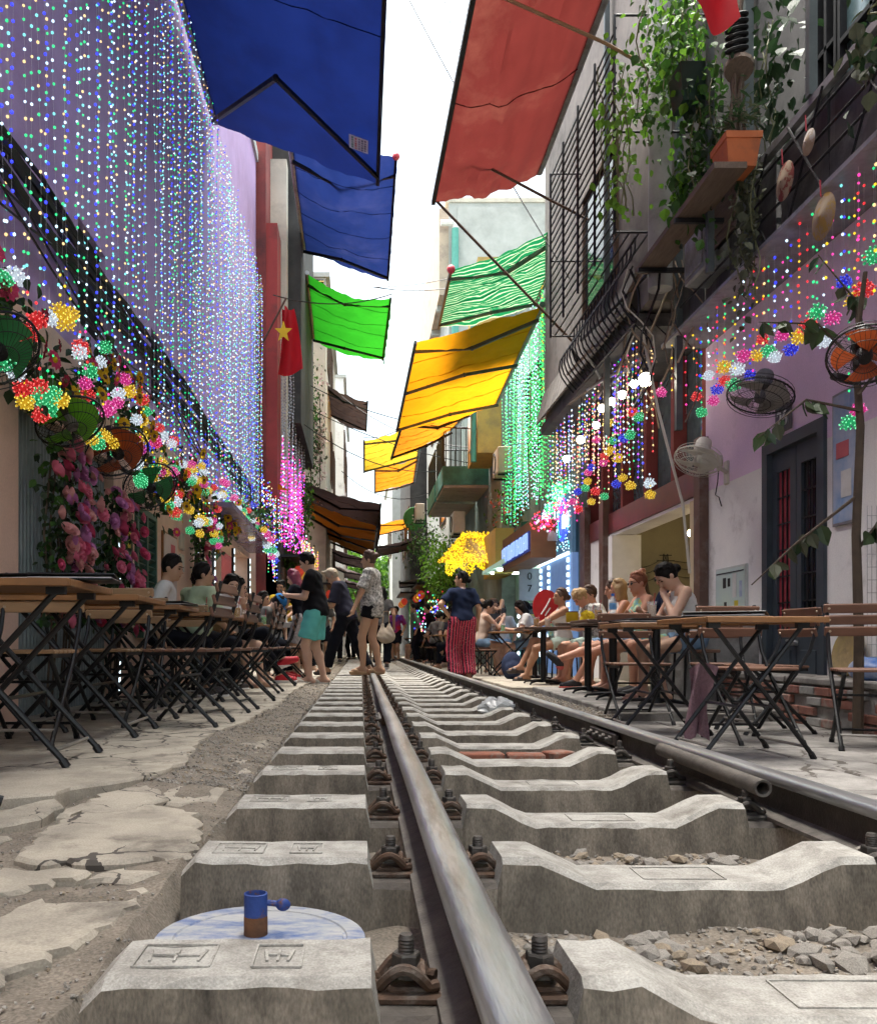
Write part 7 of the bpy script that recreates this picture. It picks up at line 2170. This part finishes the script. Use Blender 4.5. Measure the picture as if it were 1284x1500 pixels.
o = link('digits', text_mesh('26', .19, m_p_w), nm_, (-.014, 0, .03), (R(90), 0, R(-90)))
fl_ = thing('flood_lamp', 'small flat floodlight on the wall beside the tree', 'lamp', at(1237,555,5.9)); q = MB(); q.cbox((0,0,0), (.16,.12,.05), .01, (R(20),R(15),0)); q.build('housing', m_metal, fl_); q = MB(); q.box((0,-.01,-.03), (.13,.09,.006), (R(20),R(15),0)); q.build('lens', m_glass_l, fl_); q = MB(); q.beam((.05,0,.02), (.4,.05,.05), .02); q.build('arm', m_metal, fl_)
sw = thing('wall_switch', 'beige plug and dangling cable on the white wall by the white fan', 'switch', (RX-.02, 8.9, 2.35)); q = MB(); q.cbox((0,0,0), (.04,.05,.16), .008); q.build('plug', m_white_old, sw)
q = MB(); q.tube([(-.01,0,-.08),(-.03,-.03,-.2),(-.02,.05,-.32),(-.03,-.06,-.36),(-.02,-.1,-.46)], .006, 5); q.build('cable', m_cable, sw)
gong = thing('wicker_tray', 'round wicker tray leaning on the wall right of the door', 'tray', (3.62, 6.45, .22)); q = MB(); q.lathe([(.001,.0),(.14,.004),(.17,.02),(.18,.02),(.178,-.01)], 24, (0,0,.2), Euler((0,R(-80),0)).to_matrix(), cap=False); q.build('tray', mat('wicker', (.33,.24,.11), (.2,.15,.08), scale=24, rough=.8, stain=(.45,.33,.08), sscale=6), gong, True)
bbag = thing('plastic_sack', 'blue and white plastic sack on the brick step', 'sack', (3.48, 5.9, .24)); S = SDF(); S.ell((0,0,.07), (.13,.2,.09), None, .03); S.cone((0,.1,.1), (.04,.2,.16), .05, .02, .03); link('sack', S.mesh('sack', mat('blue_sack', (.03,.14,.45), (.5,.52,.55), scale=5, rough=.4), .02, .001), bbag)
# ---- flags
def cloth_grid(fn, nu, nv, name, mm, parent):
    return MB().grid(fn, nu, nv).build(name, mm, parent, True)
m_flag = mat('flag_red', (.50,.012,.02), (.40,.01,.018), scale=3, rough=.7, trans=.4)
m_star = mat('flag_yellow', (.75,.50,.02), rough=.7, trans=.3)
f1 = thing('flag', 'red flag with yellow star hanging from the maroon pillar on the left', 'flag', at(408,452,17.0))
def ff1(u, v):
    x = .05+.42*u*(.35+.65*v); z = -.0-1.05*v-.25*u*(1-v)*.4
    return (x-.12*v+.05*math.sin(u*7+v*2), .10*math.sin(u*9+v*3), z+.12*u)
f1.scale = (1.3,1.3,1.3); cloth_grid(ff1, 22, 22, 'flag_cloth', m_flag, f1)
q = MB(); c0 = Vector(ff1(.52,.42))+Vector((0,-.13,0))
sv = []
for k in range(10):
    a = PI/2+k*PI/5; r_ = .17 if k % 2 == 0 else .07
    sv.append((c0.x+math.cos(a)*r_*.8, c0.y, c0.z+math.sin(a)*r_))
q.add(sv+[tuple(c0)], [(k, (k+1) % 10, 10) for k in range(10)]); q.build('star', m_star, f1)
q = MB(); q.tube([(-.35,.3,-.55),(.04,0,.02),(.12,-.06,.14)], .016, 6); q.build('pole', m_wood_d, f1)
f2 = thing('flag', 'bright red flag hanging in at the top of the picture', 'flag', (2.45, 6.7, 5.30))
def ff2(u, v):
    return (-.05+.62*u+.03*math.sin(v*6), .05*math.sin(u*8+v*2)+.2*u, .95-.95*v*(1-.28*abs(u-.62)*2)+.04*math.sin(u*5))
cloth_grid(ff2, 20, 16, 'flag_cloth', m_flag, f2)
q = MB(); q.cyl((-.1,.0,.97), (1.3,.6,1.3), .015, n=6); q.build('pole', m_wood_l, f2)
f3 = thing('flag', 'small orange and red pennant below the magenta curtain on the left', 'flag', at(402,700,18.0)); cloth_grid(lambda u, v: (-.1+.42*u, .05*math.sin(u*6), -.28*u-.22*v*(1-u)), 10, 6, 'pennant', f_orange, f3); q = MB(); q.cyl((-.3,.1,.08), (-.08,0,.0), .012, n=5); q.build('pole', m_wood_d, f3)
# ---- poles and wires of the red awning
def wire(name, label, cat, pts, r_, mm=m_cable, group=None):
    mb = MB().tube(pts, r_, 5); return mb.build(name, mm, None, True, label=label, cat=cat, group=group)
def sagline(a, b_, sag, n=14):
    a, b_ = Vector(a), Vector(b_)
    return [a.lerp(b_, i/n)+Vector((0,0,-sag*4*(i/n)*(1-i/n))) for i in range(n+1)]
wire('bamboo_pole', 'pale bamboo pole under the top of the red awning', 'pole', [at(735,-5,8.2), at(885,62,8.4), at(935,90,8.5)], .018, m_wood_l)
wire('awning_strut', 'upper dark strut from the red awning to the right house', 'pole', [at(664,218,10.9), at(800,290,10.9), at(862,322,10.9)], .018, m_wood_d)
wire('awning_strut', 'lower dark strut from the corner of the red awning to the right house', 'pole', [at(636,291,11.7), at(770,430,12.0), at(838,500,12.2)], .020, m_wood_d)
WR = [(at(597,-5,14), at(835,410,12), .1),(at(650,-5,16), at(700,70,14), .5),(at(540,420,24), at(720,390,22), .15),(at(455,565,22), at(800,620,20), .5),(at(500,580,26), at(760,650,22), .6),(at(455,600,22), at(700,680,24), .2),
      (at(430,610,20), at(640,690,24), .4),(at(500,690,28), at(640,716,30), .6),(at(530,640,30), at(620,600,26), .3),(at(400,432,17), at(575,430,19), .2),(at(545,420,20), at(800,380,18), .3)]
for i, (a, b_, sg_) in enumerate(WR):
    wire('overhead_wire', ['long wire crossing from the top of the sky to the right cage','short looping wire at the top of the sky','wire crossing below the second navy awning','long sagging wire from the brown awning to the green light curtain','lower sagging wire past the yellow awning','wire under the brown awning toward the balcony','wire from the magenta curtain to the far balcony','far sagging wire below the dull yellow awning','thin wire above the dull yellow awning','wire by the red flag','thin wire by the striped awning'][i], 'wire', sagline(a, b_, sg_), .009 if i < 2 else .012, group='overhead wires')
# ---- right upper clutter: plank, pot, vines, hats, cables
pk_ = MB(); pk_.beam((2.90,6.80,4.25), (2.90,8.75,4.25), .26, .05); pk_.build('plank', m_wood_old, None, label='dark weathered plank shelf under the orange planter', cat='plank')
bk_ = MB(); bk_.beam((2.75,7.6,4.2), (3.7,7.6,4.2), .04); bk_.beam((2.75,8.6,4.2), (3.7,8.6,4.2), .04); bk_.build('shelf_bracket', m_metal, None, label='dark steel brackets carrying the plank shelf', cat='bracket')
pot = thing('planter', 'orange terracotta planter on the plank shelf', 'planter', (3.02, 6.98, 4.278))
m_terra = mat('orange_terracotta', (.58,.17,.06), (.50,.14,.05), scale=5, rough=.7, stain=(.38,.13,.06), sscale=6)
q = MB()
def frus(w0, d0, w1, d1, z0, z1):
    v = [(-w0,-d0,z0),(w0,-d0,z0),(w0,d0,z0),(-w0,d0,z0),(-w1,-d1,z1),(w1,-d1,z1),(w1,d1,z1),(-w1,d1,z1)]
    q.add(v, [(0,3,2,1),(0,1,5,4),(1,2,6,5),(2,3,7,6),(3,0,4,7),(4,5,6,7)])
frus(.11,.115,.135,.145,0,.21); frus(.143,.155,.146,.158,.205,.255); q.build('pot', m_terra, pot)
q = MB(); q.bb(-.13,.13,-.14,.14,.256,.262); q.build('soil', m_dirt, pot)
sl_ = leaf_cloud(gauss_pts((0,0,.42), (.07,.09,.14), 130, rr), .10, .022, rr, -.4).build('foliage', [m_leaf_d, m_leaf_dry], pot); sl_['kind'] = 'stuff'
def vine(label, c, spread, n, big, mats=(m_leaf, m_leaf_l), L=.07, stems=6, drop=1.0):
    t = thing('hanging_vine', label, 'vine', c, 0, 'vines on the right upper storey')
    pts = gauss_pts((0,0,0), spread, n, rr)
    o = leaf_cloud(pts, L, L*.75, rr, .7).build('foliage', list(mats), t); o['kind'] = 'stuff'
    for k in range(stems):
        x, y = rr.gauss(0, spread[0]), rr.gauss(0, spread[1])
        q = MB(); q.tube([(x+.05*math.sin(i+k), y+.04*math.cos(i*1.3), spread[2]*1.5-i*spread[2]*.38*min(1.1,drop)) for i in range(9)], .006, 4); q.build('stem', m_vine, t)
    lm = [leaf_mesh(L*1.6, L*1.25, mm) for mm in mats]
    for k in range(big):
        link('leaf', rr.choice(lm), t, (rr.gauss(0,spread[0]*1.1)-.06, rr.gauss(0,spread[1])-.06, rr.gauss(0,spread[2]*1.1)), (rr.uniform(-1.8,-.6), rr.uniform(-.5,.5), rr.uniform(0,6.28)))
    return t
vine('dense green vine mass under the red flag', at(985,80,8.0), (.16,.35,.34), 900, 50)
vine('light green trailing vine strands in front of the iron cage', at(905,200,8.6), (.10,.18,.42), 120, 46, (m_leaf_l, m_leaf_l), .065, 7, 1.4)
vine('green vine hanging beside the orange planter', at(1030,200,7.6), (.07,.2,.36), 520, 30, (m_leaf, m_leaf_d), .065)
vine('small light green plant below the vine mass', at(998,275,7.9), (.06,.1,.14), 90, 16, (m_leaf, m_leaf_l), .08, 3, .5)
vine('dark leafy plant on the balcony at the top right', at(1130,120,7.4), (.10,.2,.35), 160, 24, (m_leaf_d, m_leaf_d), .10)
vine('grey dried creeper hanging down the balcony post', at(1093,330,7.1), (.05,.08,.32), 260, 10, (m_leaf_dry, m_leaf_dry), .06, 5, 1.2)
vine('drooping plant at the top right corner', at(1275,70,5.3), (.06,.12,.14), 70, 10, (m_leaf_d, m_leaf_dry), .075, 2, .4)
db = thing('bucket_planter', 'dark green square bucket hidden in the vine', 'planter', at(1012,125,7.7)); q = MB()
frus(.12,.12,.15,.15,-.2,.12); q.build('bucket', mat('dark_green_plastic', (.012,.045,.035), rough=.4), db)
bd = thing('stick_bundle', 'bundle of dry sticks with coiled rope hanging on the post', 'bundle', at(1078,110,7.2))
for k in range(14):
    q = MB(); q.tube([(rr.uniform(-.07,.07), rr.uniform(-.07,.07), .75), (rr.uniform(-.05,.05), rr.uniform(-.05,.05), .1), (rr.uniform(-.10,.10), rr.uniform(-.10,.10), -.75)], .010, 5); q.build('stick', m_wood_old, bd)
for k in range(6):
    q = MB(); q.tube([(-.04+.085*math.cos(2*PI*i/16), -.10+.03*math.sin(2*PI*i/16), .42-.055*k+.02*math.cos(2*PI*i/16)) for i in range(16)], .016, 6, closed=True); q.build('rope_coil', m_cable, bd, True)
q = MB(); q.lathe([(.11,-.02),(.12,.02),(.02,.09)], 16, (.0,-.05,.02), Euler((R(-30),R(15),0)).to_matrix()); q.build('lid', m_wood_old, bd)
for i, (px, py, Y, r_, lb) in enumerate(((1140,265,6.6,.14,'painted conical hat hanging on the balcony cladding, leftmost'),(1187,317,6.05,.155,'large painted conical hat with red and yellow marks on the cladding'),(1183,208,6.25,.09,'small painted conical hat with a swirl, highest on the cladding'))):
    h_ = thing('conical_hat', lb, 'hat', at(px, py, Y), 0, 'painted hats on the balcony')
    h_.location.x = RX-.48
    q = MB(); q.lathe([(r_,-.008),(r_*.55,.010),(.004,.026)], 26, mm=Euler((0,R(-90),0)).to_matrix(), cap=False); q.build('hat', mat('painted_straw_%d' % i, (.36,.29,.20), (.26,.17,.11), scale=9, rough=.8, stain=[(.22,.05,.04),(.36,.24,.06),(.42,.39,.35)][i], sscale=9, slo=.5, shi=.54), h_, True)
    q = MB(); q.tube([(-.01,0,r_*.9),(-.01,.01,r_*.9+.12)], .006, 4); q.build('loop', m_curtain, h_)
cr = thing('cable_tangle', 'tangle of tan and black cables hanging from the right balcony', 'cables', (3.0, 9.0, 3.5))
for k in range(18):
    x0, y0 = rr.uniform(-.2,.3), rr.uniform(-.5,.9)
    q = MB(); q.tube([(x0+.14*math.sin(i*.9+k), y0+.12*math.sin(i*.7+k*2), .9-i*.21+.05*math.sin(i+k)) for i in range(rr.randint(5, 9))], rr.uniform(.006,.014), 5); q.build('cable', rr.choice((m_rope, m_rope, m_cable, m_white_old, m_wood_old)), cr, True)
q = MB(); q.tube([(-.05,.1,.3),(.05,-.1,-.6),(.25,-.25,-1.6),(.3,-.3,-2.3)], .014, 6); q.build('conduit', m_white_old, cr, True)
for k in range(14):
    q = MB(); q.beam((rr.uniform(-.3,.5), rr.uniform(-.5,3), rr.uniform(.0,.9)), (rr.uniform(-.3,.6), rr.uniform(-.5,3.5), rr.uniform(.0,.9)), .03, .02); q.build('scrap_bar', rr.choice((m_metal, m_wood_old, m_metal_g)), cr)
m_scr = mat('balcony_junk_cloth', (.30,.29,.28), (.2,.19,.19))
for i, (x, y, z, d_, mm, lb) in enumerate(((3.3,8.2,4.25,(.3,.5,.6),m_metal_g,'grey metal cabinet on the right balcony'),(3.45,9.6,4.5,(.3,.4,.5),m_scr,'pale bundle stored on the right balcony'),(3.2,7.65,4.5,(.02,.5,.9),m_wood_old,'old board standing on the right balcony'))):
    t = thing('stored_box', lb, 'box', (x, y, z), R(rr.uniform(-12,12))); q = MB(); q.cbox((0,0,0), d_, .02); q.build('body', mm, t); q = MB(); q.cbox((-d_[0]/2-.008,0,0), (.012,d_[1]*.8,d_[2]*.8), .003); q.build('panel', mm, t)
for i, (x, z0, z1) in enumerate(((2.75,3.2,4.2),)):
    pass
# ---- small tree at the right edge
tr = thing('small_tree', 'slender tree with large drooping leaves at the right edge', 'tree', (3.22, 5.62, -.1))
q = MB(); q.tube([(0,0,0),(.02,.02,.6),(-.01,.0,1.3),(.03,.02,2.0),(.0,.03,2.5),(.05,.0,3.0)], [.035,.032,.028,.025,.02,.014], 8); q.build('trunk', m_stem, tr, True)
BR = [((0,0,1.55),(-.35,.1,1.25),(-.62,.15,.98)),((.02,0,2.1),(-.28,.1,2.2),(-.6,.1,1.95)),((0,0,2.4),(-.2,.1,2.7),(-.55,.2,2.75)),((0,0,2.2),(.2,.0,2.45),(.4,0,2.3)),((0,0,1.2),(.15,.0,1.4),(.3,0,1.3)),((0,0,2.45),(.05,.1,2.85),(-.15,.2,3.2))]
lm = [leaf_mesh(.12,.08,m_leaf_dry), leaf_mesh(.115,.075,m_leaf_d), leaf_mesh(.15,.10,mat('leaf_olive_green', (.05,.08,.032), (.034,.058,.024), trans=.3, rough=.5))]
for (a, b_, c) in BR:
    q = MB(); q.tube([a, b_, c], [.012,.008,.004], 5); q.build('branch', m_stem, tr)
    for k in range(11):
        u = rr.uniform(.25,1.0)
        p = Vector(a).lerp(Vector(b_), u*2) if u < .5 else Vector(b_).lerp(Vector(c), u*2-1)
        link('leaf', rr.choice(lm), tr, p, (rr.uniform(-2.6,-.9), rr.uniform(-.9,.9), rr.uniform(0, 6.28)))
ms_ = MB()
for k in range(12):
    ms_.tube([(.12+.03*k, .1, .5), (.12+.03*k, .1, 1.5)], .002, 3)
    ms_.tube([(.12, .1, .5+.085*k), (.45, .1, .5+.085*k)], .002, 3)
ms_.build('wire_mesh', m_metal_g, tr)
# ---- hanging plants down the street, trees at the end
def hanging(label, px, py, Y, sp, n, mats, L=.12):
    t = thing('hanging_plant', label, 'plant', at(px, py, Y), 0, 'hanging plants down the street')
    o = leaf_cloud(gauss_pts((0,0,0), sp, n, rr), L, L*.6, rr, .6, True).build('foliage', list(mats), t); o['kind'] = 'stuff'
    q = MB(); q.tube([(0,0,sp[2]*1.8),(.02,0,0),(0,0,-sp[2]*1.8)], .012, 4); q.build('stem', m_stem, t)
hanging('tall flowering creeper beside the brown awning on the left', 455,630,25, (.12,.3,.9), 900, (m_leaf, m_leaf_d))
hanging('pale pink flower creeper next to the tall creeper on the left', 468,650,25.2, (.08,.2,.8), 380, (mat('pale_flower', (.50,.36,.34), trans=.2), m_leaf_dry))
hanging('column of greenery below the magenta curtain on the left', 423,830,19, (.12,.3,.42), 900, (m_leaf, m_leaf_dry))
hanging('greenery at the edge of the orange awning on the left', 446,745,22, (.10,.2,.4), 500, (m_leaf, m_leaf_l))
hanging('bright green plants under the yellow light canopy', 645,832,24, (.26,.5,.40), 1200, (m_leaf_l, m_leaf_l))
hanging('green creeper on the far right facade, upper', 625,800,30, (.35,.6,.45), 900, (m_leaf, m_leaf_dry))
hanging('potted flowers on the balcony behind the blue letter sign', 755,745,20.0, (.25,.8,.25), 500, (m_leaf, mat('coral_flower', (.60,.14,.12), trans=.2)))
hanging('dark greenery on the left shop fronts behind the yellow-topped woman', 372,760,15.2, (.2,.6,.10), 300, (m_leaf_d, m_leaf))
def tree_far(label, x, y, h_, r_, n, mats):
    t = thing('tree', label, 'tree', (x, y, -.1), 0, 'trees at the end of the street')
    q = MB(); q.tube([(0,0,0),(.1,0,h_*.4),(0,.1,h_*.75)], [.22,.17,.08], 8); 
    for k in range(5):
        a = rr.uniform(0,6.28); q.tube([(.08,0,h_*.45),(r_*.5*math.cos(a), r_*.5*math.sin(a), h_*.7),(r_*.8*math.cos(a), r_*.8*math.sin(a), h_*.85)], [.08,.05,.02], 5)
    q.build('trunk', m_stem, t, True)
    pts = []
    for c in range(16):
        a, d_ = rr.uniform(0,6.28), r_*rr.random()**.5
        pts += gauss_pts((d_*math.cos(a), d_*math.sin(a), h_*rr.uniform(.45,1.0)), (r_*.24,)*3, n//16, rr)
    o = leaf_cloud(pts, .34, .24, rr, .4, True).build('crown', list(mats), t); o['kind'] = 'stuff'
tree_far('bright green tree closing the street, left one', -.2, 58, 6.8, 2.4, 3200, (m_leaf_l, m_leaf))
tree_far('green tree closing the street, right one', 3.0, 62, 7.5, 2.6, 3200, (m_leaf, m_leaf_l))
tree_far('green tree behind the far awnings', 1.4, 68, 6.0, 2.6, 2600, (m_leaf_l, m_leaf))
# ---- far stalls and facade clutter
def ac(label, x, y, z):
    t = thing('air_conditioner', label, 'air conditioner', (x, y, z), 0, 'air conditioners on the right facades')
    q = MB(); q.cbox((0,0,.3), (.32,.8,.58), .02); q.build('case', m_white_old, t)
    q = MB(); q.lathe([(.22,0),(.22,.02),(.2,.02)], 20, (-.165,.1,.3), Euler((0,R(-90),0)).to_matrix(), cap=False); q.build('grille', m_metal, t)
    q = MB(); q.beam((.2,-.3,-.02), (-.15,-.3,-.02), .04); q.beam((.2,.3,-.02), (-.15,.3,-.02), .04); q.build('bracket', m_metal, t)
ac('pale air conditioner under the teal balcony', 2.62, 23.4, 3.45); ac('air conditioner above the green shop', 3.2, 19.6, 4.3); ac('air conditioner far down on the right facade', 2.1, 31.0, 4.9)
sgn = thing('round_sign', 'round green hanging sign far down the right side', 'sign', at(607,760,32)); q = MB(); q.lathe([(.42,-.03),(.44,0),(.42,.03)], 28, mm=Euler((R(90),0,R(15))).to_matrix()); q.build('disc', mat('sign_green', (.05,.22,.06)), sgn)
for k in range(3):
    q = MB(); q.box((0,-.05,.12-.12*k), (.42-.1*k,.01,.05)); q.build('print', m_p_w, sgn)
q = MB(); q.beam((.4,.1,.3), (1.2,.1,.5), .05); q.build('arm', m_metal, sgn)
STL = [(-2.3,17.9,-1.65,'L','dark shop front with goods past the lilac house',m_dark_r),(-2.3,21.6,-1.6,'L','warm lit shop front under the dark brown awning',mat('warm_glow_wall', (.38,.22,.10), (.3,.17,.08), emit=(.9,.5,.2), estr=.18)),(-2.3,26,-1.3,'L','dim far shop front on the left',m_dark_r),(2.2,26.2,3.2,'R','dark stall front beyond the yellow canopy',m_dark_r),(1.9,30.5,2.9,'R','dark far stall on the right',m_dark_r)]  # warm wall glows faintly in place of light inside the shop
for i, (xa, y, xb, sd, lb, mm) in enumerate(STL):
    t = thing('shop_front', lb, 'shop front', (xb, y, 0))
    s_ = 1 if sd == 'L' else -1
    fx = 0 if sd == 'L' else xa-xb
    q = MB(); q.bb(min(0,fx)-.5*(sd == 'L'), max(0,fx), 0, 3.2, -.05, 2.6); q.build('front', mm, t)
    for k in range(4):
        q = MB(); q.bb(fx+.01*s_, fx+.06*s_, .1+k*.78, .7+k*.78, .2, 2.1); po = q.build('panel', rr.choice((m_wood_d, m_maroon, m_glass_d, m_teal)), t)
    q = MB(); q.bb(fx, fx+.5*s_, 0, 3.2, 2.3, 2.36); q.build('canopy', m_metal, t)
    for k in range(5):
        q = MB(); q.lathe([(.05,0),(.11,.08),(.11,.16),(.05,.24)], 10, (fx+.35*s_, .3+k*.6, 1.9)); q.build('lantern', mat('lantern_%d' % (k % 2), [(.55,.06,.04),(.62,.36,.04)][k % 2], trans=.3, emit=[(.9,.1,.05),(1,.6,.1)][k % 2], estr=.35), t, True)
for i, (x, y) in enumerate(((1.95,19.5),(2.2,25.2),(1.8,28.5),(-1.3,17.6),(-1.4,19.6),(-1.3,23.5))):
    place(TPROTO, 'folding table in the far crowd, ' + ['right side, nearest','right side, second','right side, third','left side, nearest','left side, second','left side, third'][i], 'table', (x, y, -.03), R(rr.uniform(-6,6)), 'folding tables in the far crowd')
CR = [(-1.35,16.4,-80,c_white),(-1.3,18.3,180,c_darktee),(-1.6,19.0,-90,c_yellow),(-1.25,20.6,170,c_redblue),(-1.5,22.3,-100,c_grey),(2.1,18.4,90,c_black),(2.35,19.9,100,c_white),(1.75,20.3,-60,c_grey),(2.35,24.4,95,c_navy),(1.85,26.8,110,c_darktee),(2.2,28.2,80,c_white)]
CL = ['person in white','person in slate','person in mustard','person in red and blue','person in grey','person in black','person in white','person in light grey','person in navy','person in slate','person in white']
for i, (x, y, yw, tp) in enumerate(CR):
    sd = 'left' if x < 0 else 'right'
    seated(CL[i] + ' in the far %s crowd, %s of that side' % (sd, ORD[i if x < 0 else i-5]), x, y, yw, H=1.62+.1*rr.random(), fem=i % 2 == 0, lean=8, head=(rr.uniform(-20,20), -8), skinm=rr.choice((SK1,SK2,SK3)), top=tp, sleeve=.7, bottom=c_blk2, blen=rr.choice((.8,1.9)), hair=rr.choice(('short','bob','bun')), z=-.03, h=.021)
    stool(len(seats)-1, x, y, yw, -.03)
FAR = [(.75,30,170,c_black),(1.15,31,20,c_white),(.3,33,160,c_grey),(1.3,35,10,c_redblue),(-.3,29,150,c_darktee),(-.7,25,10,c_white),(-.95,21.5,175,c_grey)]
for i, (x, y, yw, tp) in enumerate(FAR):
    person(['figure in black','figure in white','figure in grey','figure in red and blue','figure in slate','figure in white top left of the track','figure in grey by the left tables'][i] + ' walking far down the track', (x, y, -.03), yw, 1.6+.15*rr.random(), fem=i % 2 == 1, top=tp, sleeve=.7, bottom=c_blk2, blen=rr.choice((.8,1.9)), flare=.015, hair=rr.choice(('short','bob')), shoes=s_dark, h=.024)
